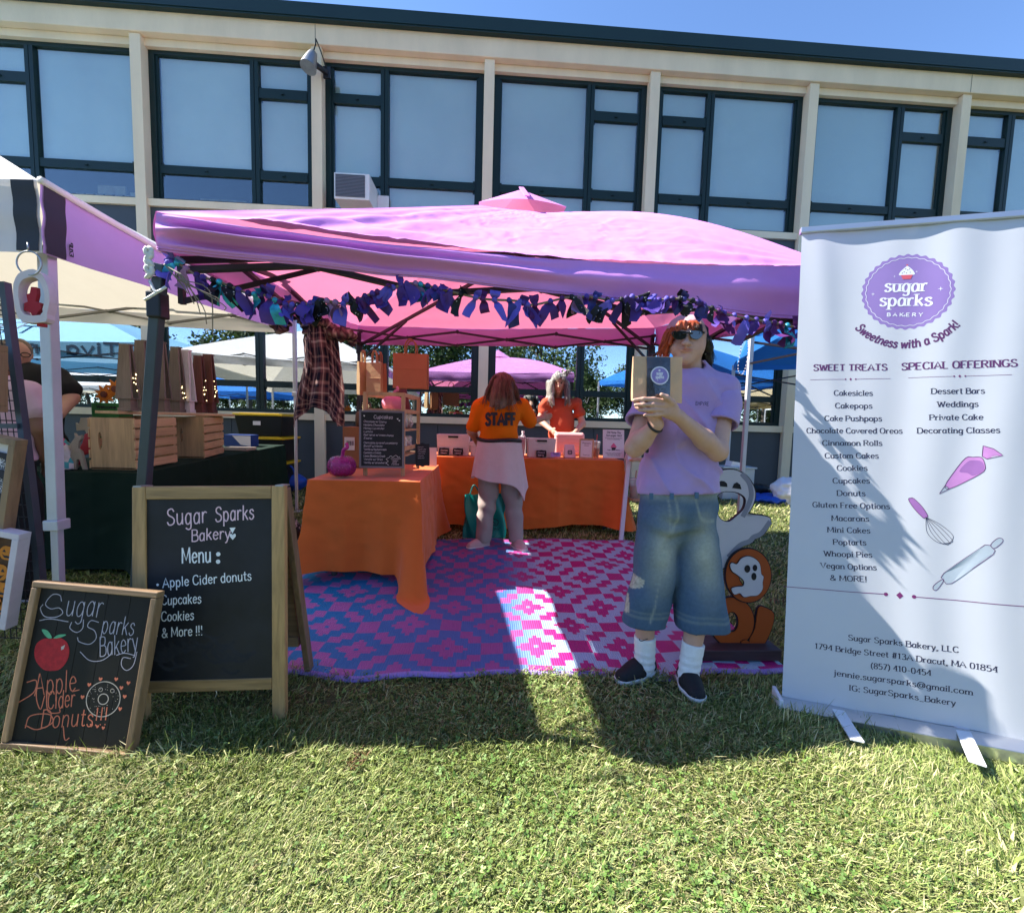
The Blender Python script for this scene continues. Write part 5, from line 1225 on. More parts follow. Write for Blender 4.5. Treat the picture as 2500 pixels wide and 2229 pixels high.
def pumpkin(name, label, c, r, h_, m_, stem, glit=False, n=36):
    t = thing(name, label, 'pumpkin', c); mb = MB(); v = []; f = []; rows = 14
    for j in range(rows+1):
        a = -math.pi/2+math.pi*j/rows
        for k in range(n):
            th = 2*math.pi*k/n; lob = 1-.09*abs(math.sin(th*4.5)); rr = r*math.cos(a)**.6*lob if 0 < j < rows else .01
            v.append(V(c)+V((rr*math.cos(th), rr*math.sin(th), h_/2+h_/2*math.sin(a)*(1-.15*math.exp(-(rr/r/.3)**2)))))
    for j in range(rows):
        for k in range(n): f.append((j*n+k, j*n+(k+1) % n, (j+1)*n+(k+1) % n, (j+1)*n+k))
    mb.add(v, f); mb.build('body', m_, t, smooth=True)
    mb = MB(); p = V(c)+V((0, 0, h_*.88)); mb.tube(crom([p, p+V((.005, 0, h_*.2)), p+V((.015, -.01, h_*.4)), p+V((.04, -.01, h_*.52)), p+V((.03, 0, h_*.7))], 4), [.018*r/.09]*5+[.011*r/.09]*20 if 0 else .011*r/.09, 8); mb.build('stem', stem, t, smooth=True)
m_glit = mat('magenta_glitter', (.3, .004, .18), rough=.25, var=.6, vsc=120, bump=1, bsc=180, metal=.5, spec=.8, coat=.4)
pumpkin('pumpkin', 'magenta glitter pumpkin on the near orange table', (pix(833, 1150, 3.12).x, 3.14, zt1), .1, .15, m_glit, mat('magenta_stem', (.4, .02, .2), rough=.4))
pumpkin('pumpkin', 'matt pink pumpkin on top of the wooden stand', (pix(958, 980, 3.4).x, 3.42, zt-.134), .085, .12, mat('pink_plaster', (.6, .2, .3), rough=.7, var=.06), MATS['pink_plaster'])
b = MB(); k = pix(1000, 990, 3.55); b.add([V((k.x-.09, 3.5, zt-.134)), V((k.x+.02, 3.5, zt-.134)), V((k.x-.03, 3.56, zt+.05)), V((k.x-.12, 3.56, zt+.05)), V((k.x-.09, 3.52, zt-.134)), V((k.x+.02, 3.52, zt-.134)), V((k.x-.03, 3.58, zt+.05)), V((k.x-.12, 3.58, zt+.05))], [(0, 1, 2, 3), (7, 6, 5, 4), (0, 4, 5, 1), (1, 5, 6, 2), (2, 6, 7, 3), (3, 7, 4, 0)])
tag(b.build('picture_frame', m_redw), 'small dark red frame leaning behind the pink pumpkin', 'picture frame')
# bagged treats on the stand's shelves: clear crinkled bags over brown cakes
m_cell = mat('clear_cellophane', (.75, .7, .7), rough=.12, var=.1, bump=.8, bsc=30, spec=.8, alpha=.35); m_cake = mat('brown_cake', (.12, .05, .025), rough=.7, var=.5, vsc=30)
k = 0
for sz in (zt1+.15, zt1+.34):
    for i in range(6):
        y = sY+.04+.078*i; x = xr-.05+dx_*(i*.15); x = x-.03*(i % 2); t = thing('treat_bag', 'clear bag of brown treats on a shelf of the wooden stand', 'treat bag', (x, y, sz+.001), 'bagged treats on the wooden stand')
        s = Sdf((x-.06, y-.05, sz), (x+.06, y+.05, sz+.13), .007); s.ell((x, y, sz+.045), (.045, .032, .043), .01).cap((x, y, sz+.07), (x+.01, y, sz+.11), .02, .03, .02); s.displace(lambda P, q=i: .006*vnoise(P, 60, q)); s.build('bag', m_cell, t)
        s = Sdf((x-.05, y-.04, sz), (x+.05, y+.04, sz+.09), .008); s.ell((x, y, sz+.035), (.034, .024, .032), .01); s.build('cake', m_cake, t)
for z0 in (zt1+.2,):
    b = MB(); b.bar(V((xr, sY+.02, z0)), V((xr+dx_, sY+dp_, z0)), .008, .03)
    b.build('rail', m_lpine, [o for o in bpy.data.objects if o.name == 'display_stand'][0])
# carton and rolled bundle behind the chalkboard
m_card = mat('brown_cardboard', (.28, .13, .06), rough=.8, var=.08, vsc=6)
c = pix(866, 1105, 3.85); b = MB(); b.box((c.x-.07, 3.75, zt1), (c.x+.2, 3.98, pix(866, 1042, 3.85).z)); t = thing('cardboard_box', 'open brown carton with a white label behind the chalkboard', 'box', (c.x, 3.85, zt1)); b.build('carton', m_card, t, bevel=.003)
b = MB(); z = pix(866, 1062, 3.75).z; b.box((c.x-.055, 3.746, z-.13), (c.x+.03, 3.749, z-.02)); b.build('label', m_print, t)
b = MB()
for i in range(9): b.box((c.x-.04+.007*i, 3.7445, z-.09), (c.x-.04+.007*i+.0015*(1+i % 3), 3.7455, z-.05))
b.build('printed_lines', m_txt, t)
b = MB(); b.lathe([(.05, 0), (.055, .06), (.05, .12), (.03, .13)], (c.x+.06, 3.85, pix(866, 1042, 3.85).z+.002), 12); tag(b.build('brown_jar', m_cake, smooth=True), 'round brown bundle standing on the carton', 'bundle')
# black scalloped signs and white leaflet right of the stand
s0 = pix(1030, 1112, 3.55); slate('chalk_sign', 'black scalloped chalk sign with handwritten list at the table corner', (s0.x, 3.6, zt1+.03), .115, .2, .35, .1, [(q, -.34, .8-.09*k, w2, .009) for k, (q, w2) in enumerate((('Donuts', .4), ('Apple Cider', .6), ('Chocolate', .55), ('Vanilla', .5), ('Maple', .4), ('Glazed', .45)))], scal=True)
c = pix(1052, 1116, 3.9); slate('leaflet', 'white leaflet with a round pink logo standing behind the scalloped sign', (c.x, 3.95, zt1), .09, .17, .1, .1, [], mt=m_print)
b = MB(); 
for i in range(3):
    s = Sdf((-.25+.09*i-.07, 3.62, zt1), (-.25+.09*i+.07, 3.76, zt1+.12), .008)
# ---- things on the serving table
z2 = TZ2+.004
m_bin = mat('white_ribbed_plastic', (.68, .62, .62), rough=.5, var=.03, bump=.25, bsc=20, trans=.1); m_pinkp = mat('pink_plastic', (.7, .4, .38), rough=.35, var=.03)
def bin_(label, px0, px1, pyt, Y, dp=.2):
    a, b = pix(px0, pyt, Y), pix(px1, pyt, Y); t = thing('storage_bin', label, 'bin', ((a.x+b.x)/2, Y+dp/2, z2), 'white bins of cupcakes on the serving table'); h_ = a.z-z2
    mb = MB(); x0, x1 = a.x, b.x; k = .012; th = .006
    lo = [V((x0+k, Y+k, z2)), V((x1-k, Y+k, z2)), V((x1-k, Y+dp-k, z2)), V((x0+k, Y+dp-k, z2))]; hi = [V((x0, Y, z2+h_)), V((x1, Y, z2+h_)), V((x1, Y+dp, z2+h_)), V((x0, Y+dp, z2+h_))]
    li = [p.lerp(V(((x0+x1)/2, Y+dp/2, p.z)), .07)+V((0, 0, th)) for p in lo]; hh = [p.lerp(V(((x0+x1)/2, Y+dp/2, p.z)), .05) for p in hi]
    fs = [(3, 2, 1, 0)]+[(i, (i+1) % 4, 4+(i+1) % 4, 4+i) for i in range(4)]+[(4+i, 4+(i+1) % 4, 12+(i+1) % 4, 12+i) for i in range(4)]+[(12+i, 12+(i+1) % 4, 8+(i+1) % 4, 8+i) for i in range(4)]+[(8, 9, 10, 11)]
    mb.add(lo+hi+li+hh, fs); mb.build('tub', m_bin, t, bevel=.004)
    mb = MB(); mb.box(((x0+x1)/2-.05, Y-.006, z2+h_-.032), ((x0+x1)/2+.05, Y+.0, z2+h_-.014)); mb.build('handle_slot', m_black, t)
    return t
def blabel(label, px, Y, s1, s2):
    c = pix(px, 1100, Y); slate('label_card', label, (c.x, Y, z2+.002), .1, .075, 0, .12, [(s1, -.36, .55, .7, .015), (s2, -.34, .2, .6, .015)], scal=True)
bin_('wide white bin with two black labels at the table corner', 1066, 1147, 1060, 4.34); blabel('black scalloped label reading Chocolate Ganache', 1084, 4.325, 'Chocolate', 'Ganache'); blabel('black scalloped label reading Raspberry Almond', 1118, 4.325, 'Raspberry', 'Almond')
bin_('white bin partly hidden by the customer', 1225, 1284, 1066, 4.4); bin_('white bin with one black label right of the customer', 1289, 1358, 1070, 4.32); blabel('black scalloped label reading Peanut Butter Cup', 1322, 4.305, 'Peanut', 'Butter Cup')
c = pix(1160, 1100, 4.36); t = thing('white_tub', 'white lidded tub beside the bins, left of the customer', 'tub', (c.x, 4.36, z2)); b = MB(); b.lathe([(.045, 0), (.05, .1), (.055, .105), (.055, .125), (.05, .128)], (c.x, 4.36, z2), 20); b.build('tub', m_bin, t, smooth=True, auto=40); b = MB(); b.lathe([(.056, .128), (.056, .14), (.045, .145)], (c.x, 4.36, z2), 20); b.build('lid', m_bin, t, smooth=True, auto=40)
c = pix(1276, 1090, 4.62); t = thing('water_bottle', 'clear plastic bottle with white cap standing behind the bins', 'bottle', (c.x, 4.62, z2)); b = MB(); b.lathe([(.03, 0), (.033, .02), (.033, .17), (.028, .2), (.013, .22), (.013, .235)], (c.x, 4.62, z2), 16); b.build('bottle', mat('clear_bottle', (.7, .72, .75), rough=.1, alpha=.45, var=0, spec=.7), t, smooth=True); b = MB(); b.lathe([(.015, .235), (.015, .255)], (c.x, 4.62, z2), 14); b.build('cap', m_print, t, smooth=True, auto=40)
c0, c1 = pix(1356, 1055, 4.62), pix(1430, 1055, 4.62); t = thing('pink_case', 'pink rounded plastic case behind the card reader', 'case', ((c0.x+c1.x)/2, 4.66, z2)); s = Sdf((c0.x-.02, 4.58, z2-.01), (c1.x+.02, 4.76, c0.z+.03), .008)
for x in (c0.x+.03, c1.x-.03):
    s.cap((x, 4.66, z2+.03), (x, 4.68, c0.z-.03), .03, .03, 0)
s.cap((c0.x+.03, 4.66, z2+.03), (c1.x-.03, 4.66, z2+.03), .03, .03, 0); s.cap((c0.x+.03, 4.68, c0.z-.03), (c1.x-.03, 4.68, c0.z-.03), .03, .03, 0)
for q in range(6): s.cap((c0.x+.03, 4.665, z2+.04+q*.035), (c1.x-.03, 4.67, z2+.04+q*.035), .028, .028, .01)
s.cut((0, 0, z2), (0, 0, -1)); s.build('case', m_pinkp, t)
c = pix(1391, 1098, 4.4); t = thing('card_reader', 'white tablet till on a stand with a square logo', 'till', (c.x, 4.42, z2)); b = MB(); b.add([V((c.x-.06, 4.36, z2)), V((c.x+.06, 4.36, z2)), V((c.x+.05, 4.42, z2+.13)), V((c.x-.05, 4.42, z2+.13)), V((c.x-.06, 4.5, z2)), V((c.x+.06, 4.5, z2)), V((c.x+.05, 4.44, z2+.135)), V((c.x-.05, 4.44, z2+.135))], [(0, 1, 2, 3), (5, 4, 7, 6), (1, 5, 6, 2), (4, 0, 3, 7), (3, 2, 6, 7), (4, 5, 1, 0)]); b.build('stand', mat('pale_pink_plastic', (.68, .52, .53), rough=.3, var=.02), t, bevel=.008)
b = MB(); u_, v_ = V((1, 0, 0)), V((0, .06, .13)).normalized(); pl = plane((c.x, 4.385, z2+.055), u_, v_); n_ = u_.cross(v_)
sq = lambda r_, q: [(r_*x, r_*y) for x, y in ((-1, -1+q), (-1+q, -1), (1-q, -1), (1, -1+q), (1, 1-q), (1-q, 1), (-1+q, 1), (-1, 1-q))]
b.ring(sq(.022, .35), sq(.014, .3), pl(0, 0, .003), u_, v_, .002); patch(b, sq(.006, .2), pl, .003); b.build('logo', m_txt, t)
def tent_card(name, label, px, py, Y, w_, h_, frame, lines, yaw=0, extra=None, mt=None, zz=None):
    c = pix(px, py, Y); return slate(name, label, (c.x, Y, (zz or z2)+.016), w_, h_, yaw, .15, lines, frame, mt or m_print)
tent_card('payment_sign', 'small wood framed sign headed Payment in front of the till', 1431, 1108, 4.3, .115, .17, m_lpine, [('Payment', -.35, .78, .7, .014), ('options', -.22, .66, .44, .01), ('Thank you', -.3, .1, .6, .009)], -.25)
t_, S_, bd_ = tent_card('scavenger_hunt_sign', 'white flyer headed Old Home Day Scavenger Hunt, with a pink cupcake', 1498, 1118, 4.26, .215, .285, None, [('Old Home Day', -.32, .87, .66, .02), ('Scavenger Hunt', -.36, .76, .74, .02), ('Find the next Scavenger Hunt', -.4, .685, .8, .009), ('clue on our bakery table', -.3, .645, .6, .009), ('Sugar Sparks Bakery', -.3, .27, .6, .011), ('Please take a photo and show it', -.38, .16, .76, .008), ('to us to get a sweet treat', -.32, .12, .64, .008), ('thank you for playing', -.3, .08, .6, .008)])
b = MB(); patch(b, [(-.024, .105), (-.016, .08), (.016, .08), (.024, .105)], S_, .002); b.build('cupcake_wrapper', m_txt, bd_)
b = MB(); patch(b, smooth2([(-.028, .107), (-.024, .122), (-.012, .138), (0, .15), (.012, .138), (.024, .122), (.028, .107)], 3), S_, .003); b.build('cupcake_icing', mat('pink_print', (.7, .12, .25), rough=.6), bd_)
tent_card('price_card', 'small lilac card on a wire stand beside the label', 1357, 1112, 4.26, .1, .045, None, [('Pumpkin', -.3, .5, .6, .013)], .1, mt=mat('lilac_card', (.4, .22, .55), rough=.6))
def cup(px, Y, z, label, sc_=1):
    c = pix(px, 1100, Y); t = thing('iced_drink', label, 'drink', (c.x, Y, z)); x = c.x
    b = MB(); b.lathe([(.03*sc_, 0), (.042*sc_, .13*sc_), (.045*sc_, .135*sc_)], (x, Y, z), 18); b.build('cup', MATS['clear_bottle'], t, smooth=True)
    b = MB(); b.lathe([(.027*sc_, .003), (.036*sc_, .085*sc_), (.005, .09*sc_)], (x, Y, z), 16); b.build('drink', mat('iced_tea', (.5, .16, .05), rough=.2, var=.3, vsc=30), t, smooth=True)
    b = MB(); b.lathe([(.046*sc_, .135*sc_), (.04*sc_, .15*sc_), (.01, .155*sc_)], (x, Y, z), 18); b.build('lid', MATS['clear_bottle'], t, smooth=True)
    b = MB(); b.tube([V((x, Y, z+.04)), V((x+.012, Y, z+.21*sc_))], .0045, 6); b.build('straw', mat('red_straw', (.5, .05, .06), rough=.4), t)
cup(1454, 4.5, z2, 'iced drink with a red straw behind the payment sign', 1.15)
# teal tote between the customer's legs
m_teal = mat('teal_tote_plastic', (.0, .19, .17), rough=.35, var=.12, vsc=8, bump=.3, bsc=8, trans=.1)
c0, c1 = pix(1131, 1316, 3.98), pix(1234, 1322, 3.98); g0_ = gz(4.0); t = thing('tote_bag', 'teal shopping tote standing on the grass behind the customer\'s legs', 'tote bag', ((c0.x+c1.x)/2, 4.05, g0_))
mb = MB(); hh = pix(1180, 1212, 3.98).z-g0_
def tote(a, b):
    th = 2*math.pi*a; sx, sy = (c1.x-c0.x)/2, .07; q = lambda w_: math.copysign(abs(w_)**.35, w_)
    return V(((c0.x+c1.x)/2+sx*q(math.cos(th))*(1-.06*b)+.012*math.sin(b*9+th*3), 4.05+sy*q(math.sin(th))*(1-.5*b)+.012*math.sin(th*5+b*7), g0_+.004+hh*b*(1+.03*math.sin(th*2))))
mb.grid(tote, 60, 16); mb.build('body', m_teal, t, smooth=True)
mb = MB(); mb.tube(crom([V((c0.x+.05, 4.0, g0_+hh)), V((c0.x+.09, 4.0, g0_+hh+.1)), V((c0.x+.16, 4.0, g0_+hh))], 6), .007, 6); mb.build('handle', m_teal, t, smooth=True)
mb = MB(); pl = plane(((c0.x+c1.x)/2+.05, 3.972, g0_+.1), (1, 0, 0), (0, 0, 1)); text(mb, 'ZINC', pl, .05, 0, .022, .004, .09, 'c', slant=.2); pen(mb, [[(.03, .05), (.06, .045), (.075, .075), (.06, .1), (.02, .105), (.035, .07), (.05, .06)]], pl, .008); mb.build('printed_logo', mat('dark_teal_print', (.0, .04, .05), rough=.4), t)
# ---- white ladder shelf at the right end of the table
m_lad = mat('white_painted_wood', (.6, .56, .6), rough=.5, var=.05)
t = thing('ladder_shelf', 'white leaning ladder shelf with drinks beyond the serving table', 'shelf', pix(1530, 1330, 4.05))
top_, bot_ = pix(1537, 1110, 4.2), pix(1515, 1330, 3.98); bot_.z = gz(bot_.y)
for d in (0, .3):
    b = MB(); b.bar(top_+V((d, 0, .06)), bot_+V((d, 0, 0)), .028, .04, (1, 0, 0)); b.build('rail', m_lad, t, bevel=.003)
    b = MB(); b.bar(top_+V((d, .03, .05)), V((bot_.x+d, bot_.y+.42, gz(4.4))), .024, .03, (1, 0, 0)); b.build('rear_rail', m_lad, t)
SH = []
for py in (1121, 1216):
    q = pix(1540, py, 4.15); b = MB(); b.box((q.x-.01, 4.06, q.z-.018), (q.x+.3, 4.36, q.z)); b.build('shelf', m_lpine, t); SH.append(q)
cup(1553, 4.16, SH[1].z+.001, 'iced drink with a red straw on the lower white shelf', 1.3)
# ---- ghost lawn sign: flat painted boards on a plank
m_gw = mat('ghost_white_paint', (.62, .62, .66), rough=.55, var=.03); m_gs = mat('ghost_grey_paint', (.27, .29, .35), rough=.55, var=.03); m_gb = mat('black_outline_paint', (.008, .008, .012), rough=.5, var=.05); m_go = mat('burnt_orange_paint', (.4, .075, .008), rough=.5, var=.04)
def ghost():
    Y = 2.12; u, v = V((1, 0, 0)), V((0, .06, 1)).normalized(); o = pix(1740, 1560, Y); t = thing('ghost_sign', 'painted lawn sign of a white ghost above orange letters, on a dark plank', 'sign', (o.x, Y, 0)); n = u.cross(v)
    def G(a, b): q = onp(1450+a*.3297, 1160+b*.3297, o, n)-o; return q.dot(u), q.dot(v)
    P = lambda L_, k=3: smooth2([G(*q) for q in L_], k) if k else [G(*q) for q in L_]
    S = plane(o, u, v)
    body = [(905, -10), (960, -35), (1030, -40), (1100, -15), (1150, 30), (1185, 90), (1195, 150), (1180, 215), (1150, 270), (1120, 310), (1200, 298), (1270, 305), (1310, 325), (1295, 380), (1250, 440), (1200, 462), (1170, 500), (1120, 510), (1070, 545), (1000, 620), (960, 690), (880, 690), (820, 500), (820, 200), (850, 60)]
    mouth = [(925, 130), (1000, 120), (1070, 130), (1120, 165), (1125, 210), (1105, 260), (1050, 310), (1000, 345), (950, 335), (920, 300), (905, 220)]
    O = P(body, 3); M_ = P(mouth, 3)
    # resample so that the mouth opening can be cut out of the board
    def rs(pts, n):
        pts = pts+[pts[0]]; L_ = [0]
        for a, b in zip(pts, pts[1:]): L_.append(L_[-1]+math.hypot(b[0]-a[0], b[1]-a[1]))
        out = []
        for i in range(n):
            d = L_[-1]*i/n; j = max(q for q in range(len(L_)) if L_[q] <= d+1e-9); j = min(j, len(pts)-2); f = (d-L_[j])/max(1e-9, L_[j+1]-L_[j]); out.append((pts[j][0]+(pts[j+1][0]-pts[j][0])*f, pts[j][1]+(pts[j+1][1]-pts[j][1])*f))
        return out
    def board(name, pts, mt, z0, th, hole=None, parent=None):
        mb = MB()
        if hole:
            n_ = 96; A = rs(pts, n_); B = rs(hole, n_)
            ar = lambda q: sum(q[i][0]*q[(i+1) % n_][1]-q[(i+1) % n_][0]*q[i][1] for i in range(n_))
            if ar(A) < 0: A.reverse()
            if ar(B) < 0: B.reverse()
            # join along rays from the mouth centre
            cx, cy = sum(p[0] for p in B)/n_, sum(p[1] for p in B)/n_
            an = lambda p: math.atan2(p[1]-cy, p[0]-cx)
            k0 = min(range(n_), key=lambda i: abs(an(A[i]))); A = A[k0:]+A[:k0]; k1 = min(range(n_), key=lambda i: abs(an(B[i]))); B = B[k1:]+B[:k1]
            mb.ring(A, B, S(0, 0, z0), u, v, th)
        else: mb.prism(pts, S(0, 0, z0), u, v, th)
        return mb.build(name, mt, parent or t)
    def grow(pts, d):
        n_ = len(pts); out = []; ar = sum(pts[i][0]*pts[(i+1) % n_][1]-pts[(i+1) % n_][0]*pts[i][1] for i in range(n_)); s = 1 if ar > 0 else -1
        for i in range(n_):
            a, b = pts[i-1], pts[(i+1) % n_]; dx, dy = b[0]-a[0], b[1]-a[1]; L_ = math.hypot(dx, dy) or 1; out.append((pts[i][0]+s*dy/L_*d, pts[i][1]-s*dx/L_*d))
        return out
    board('outline', grow(O, .006), m_gb, -.002, .016, grow(M_, -.004)); bo = board('ghost', O, m_gw, 0, .004, M_)
    mb = MB()
    for s in ([(1100, -5), (1150, 60), (1165, 150), (1140, 230), (1105, 300)], [(1300, 350), (1240, 430), (1180, 460), (1150, 490), (1080, 520), (1000, 600)]):
        pts = [G(*q) for q in s]; ribbon(mb, [(p.x, p.y) for p in crom([V((*q, 0)) for q in pts], 5)], .026, S)
    mb.build('shading', m_gs, bo)
    mb = MB()
    for e in ([(908, 80), (915, 55), (940, 42), (965, 45), (985, 62), (988, 88)], [(1022, 95), (1035, 65), (1058, 52), (1082, 70), (1092, 105)]): patch(mb, [G(*q) for q in e], S, .0015)
    mb.build('eye', m_gb, bo)
    # letters: two rings and an exclamation mark, the upper ring with a little ghost
    def ringb(c, ro, ri, z0):
        A = [G(c[0]+ro[0]*math.cos(k*math.pi/24), c[1]+ro[1]*math.sin(k*math.pi/24)) for k in range(48)]; B = [G(c[0]+ri[0]*math.cos(k*math.pi/24), c[1]+ri[1]*math.sin(k*math.pi/24)) for k in range(48)]
        board('letter_outline', grow(A, .006), m_gb, z0-.003, .012, grow(B, -.005)); return board('letter', A, m_go, z0, .006, B)
    l1 = ringb((1128, 735), (165, 195), (72, 85), .02); l2 = ringb((1015, 1080), (160, 180), (48, 75), .012)
    g2 = P([(1005, 640), (1040, 650), (1070, 610), (1120, 592), (1170, 610), (1205, 650), (1215, 720), (1232, 740), (1225, 780), (1225, 830), (1190, 875), (1140, 880), (1090, 888), (1060, 860), (1020, 870), (1000, 830), (1040, 815), (1085, 810), (1090, 770), (1040, 725), (1005, 700), (990, 660)], 3)
    board('outline', grow(g2, .004), m_gb, .023, .003, None, l1); lg = board('little_ghost', g2, m_gw, .027, .005, None, l1)
    mb = MB()
    for c, r_ in (((1112, 682), (22, 28)), ((1168, 675), (17, 24)), ((1160, 738), (19, 28))): patch(mb, [G(c[0]+r_[0]*math.cos(k), c[1]+r_[1]*math.sin(k)) for k in [q*math.pi/8 for q in range(16)]], S, .0285)
    mb.build('face', m_gb, lg)
    for pts in ([(1205, 980), (1250, 972), (1318, 1018), (1300, 1130), (1240, 1250), (1190, 1258), (1140, 1215), (1180, 1130)], [(1080, 1225), (1120, 1215), (1165, 1245), (1172, 1275), (1135, 1300), (1090, 1275)]):
        q = P(pts, 3); board('letter_outline', grow(q, .006), m_gb, .012, .01); board('letter', q, m_go, .016, .006)
    mb = MB(); a, b = G(700, 1240), G(1305, 1385); mb.obox(V((o.x+a[0], Y-.09, gz(Y)+.03)), u*(b[0]-a[0]), V((0, .16, 0)), V((0, 0, .055))); mb.build('plank', m_weathd, t, bevel=.004)
m_weathd = wood('dark_stained_plank', (.06, .035, .04), .5, 'X', 14)
ghost()
# ---- craft stall on the dark green table
def crate(label, pa, pb, pc, Y0, Y1, pyb, pyt0):
    """end panel between pa and pb at Y0, slatted side running back to Y1 (image x pc)"""
    a = pix(pa, pyb, Y0); b = pix(pb, pyb, Y0); zt_ = pix(pa, pyt0, Y0).z; c = pix(pc, pyb, Y1); gzt = lambda y: GZ+.004+GT*(y-3.2)
    t = thing('wooden_crate', label, 'crate', ((a.x+b.x)/2, (Y0+Y1)/2, gzt(Y0)), 'pine crates on the green table'); d = V((c.x-b.x, Y1-Y0, 0)); L_ = d.length; d.normalize(); u = V((b.x-a.x, 0, 0)); w_ = u.length; u.normalize(); h_ = zt_-gzt(Y0); up = V((0, 0, 1)); nrm = V((0, 0, GT))
    for off in (0, L_-.02):
        o = V((a.x, Y0, gzt(Y0)))+d*off+V((0, 0, GT*off)); mb = MB(); hole = [(w_*(.22+.045*math.cos(k)), h_*(.55+.17*math.sin(k))) for k in [2*math.pi*q/24 for q in range(24)]]
        out = []
        for k in range(24):
            an = 2*math.pi*k/24; x, y = math.cos(an), math.sin(an); s = max(abs(x), abs(y)); out.append((w_*(.5+.5*x/s), h_*(.5+.5*y/s)))
        mb.ring(out, hole, o, u, up, .018) if off == 0 else mb.prism([(0, 0), (w_, 0), (w_, h_), (0, h_)], o, u, up, .018); mb.build('end_panel', m_lpine, t)
    for side in (0, 1):
        for k in range(5):
            sh = h_/5; o = V((a.x, Y0, gzt(Y0)))+u*(w_+.001 if side else -.012)+up*(sh*k+.006); mb = MB(); mb.obox(o-d*.004, d*(L_+.008)+V((0, 0, GT*L_)), u*.011, up*(sh-.014)); mb.build('slat', m_lpineY, t, bevel=.002)
    mb = MB(); mb.obox(V((a.x, Y0, gzt(Y0)+.004)), u*w_, d*L_+V((0, 0, GT*L_)), up*.01); mb.build('bottom', m_lpineY, t)
    return zt_
zc = crate('nearer pine crate with knots and a slot handle, left', 224, 330, 430, 3.3, 3.72, 1148, 1019)
zc2 = crate('farther pine crate, right end of the plank', 430, 497, 544, 4.0, 4.4, 1112, 1017)
pa, pb = pix(262, 1012, 3.45), pix(551, 1002, 4.4); zp = max(zc, zc2)+.012
mb = MB(); d = (pb-pa); d.z = 0; nn = V((d.y, -d.x, 0)).normalized(); mb.obox(V((pa.x, pa.y, zp))-nn*.13, d, nn*.24, V((0, 0, .022))); tag(mb.build('plank', m_lpineY, bevel=.003), 'pine plank laid across the two crates', 'plank')
m_bulb = bpy.data.materials.new('fairy_light'); m_bulb.use_nodes = True; m_bulb.node_tree.nodes['Principled BSDF'].inputs['Emission Color'].default_value = (1, .75, .35, 1); m_bulb.node_tree.nodes['Principled BSDF'].inputs['Emission Strength'].default_value = 2.5
def gnome(px, py, wpx, hpx, f, m_, label, lights):
    """tall tapered wooden lantern on a block foot"""
    Y = pa.y+(pb.y-pa.y)*f; z = zp+.024; x = pix(px, py, Y).x; k = Y/FPX; w_, h_ = wpx*k, hpx*k
    t = thing('wooden_lantern', label, 'lantern', (x, Y, z), 'tapered wooden lanterns on the plank')
    mb = MB(); mb.box((x-w_*.42, Y-.04, z), (x+w_*.42, Y+.04, z+h_*.05)); mb.box((x-w_*.36, Y-.034, z+h_*.0501), (x+w_*.36, Y+.034, z+h_*.19)); mb.build('foot', m_, t, bevel=.002)
    def slab(sx, lean, nm):
        mb = MB(); b0, t0 = z+h_*.195, z+h_; w0, w1 = w_*.5, w_*.3; dp = .016
        o = [V((x-w0+sx, Y-.045+lean, b0)), V((x+w0+sx, Y-.045+lean, b0)), V((x+w1+sx*.4, Y-.018+lean*.3, t0)), V((x-w1+sx*.4, Y-.018+lean*.3, t0))]
        mb.add(o+[p+V((0, dp, 0)) for p in o], [(0, 1, 2, 3), (7, 6, 5, 4), (0, 4, 5, 1), (1, 5, 6, 2), (2, 6, 7, 3), (3, 7, 4, 0)]); mb.build(nm, m_, t, bevel=.002)
    slab(0, 0, 'front_board'); slab(.0, .075, 'back_board')
    mb = MB(); mb.box((x-w_*.34, Y-.014, z+h_-.002), (x+w_*.34, Y+.028, z+h_+.01)); mb.build('cap', m_, t)
    mb = MB(); mb.box((x-w_*.5, Y-.05, z+h_*.185), (x+w_*.5, Y+.05, z+h_*.2)); mb.build('collar', m_, t)
    if lights:
        r = np.random.default_rng(int(px)); mb = MB()
        for q in range(7):
            zz = z+h_*r.uniform(.22, .6); mb.lathe([(.001, -.004), (.004, 0), (.001, .004)], (x+w_*.5+.004*r.random()-.01*(zz-z)/h_, Y+r.uniform(-.02, .02), zz), 6)
        mb.build('fairy_light', m_bulb, t)
for a in ((314, 1008, 36, 150, .06, m_weath, 'grey brown wooden lantern, leftmost on the plank', 1), (351, 1012, 34, 160, .22, m_weath, 'grey brown wooden lantern partly behind the tent leg', 0), (398, 1008, 28, 158, .44, m_weath, 'grey brown wooden lantern just right of the tent leg', 0), (434, 1006, 30, 148, .62, m_weath, 'grey brown wooden lantern left of the white one', 1), (459, 1004, 27, 142, .7, m_whw, 'white washed wooden lantern among the grey and red ones', 0),
          (488, 1002, 28, 130, .82, m_redw, 'dark red wooden lantern right of the white one', 1), (512, 1001, 30, 134, .93, m_redw, 'dark red wooden lantern, rightmost on the plank', 1)): gnome(*a)
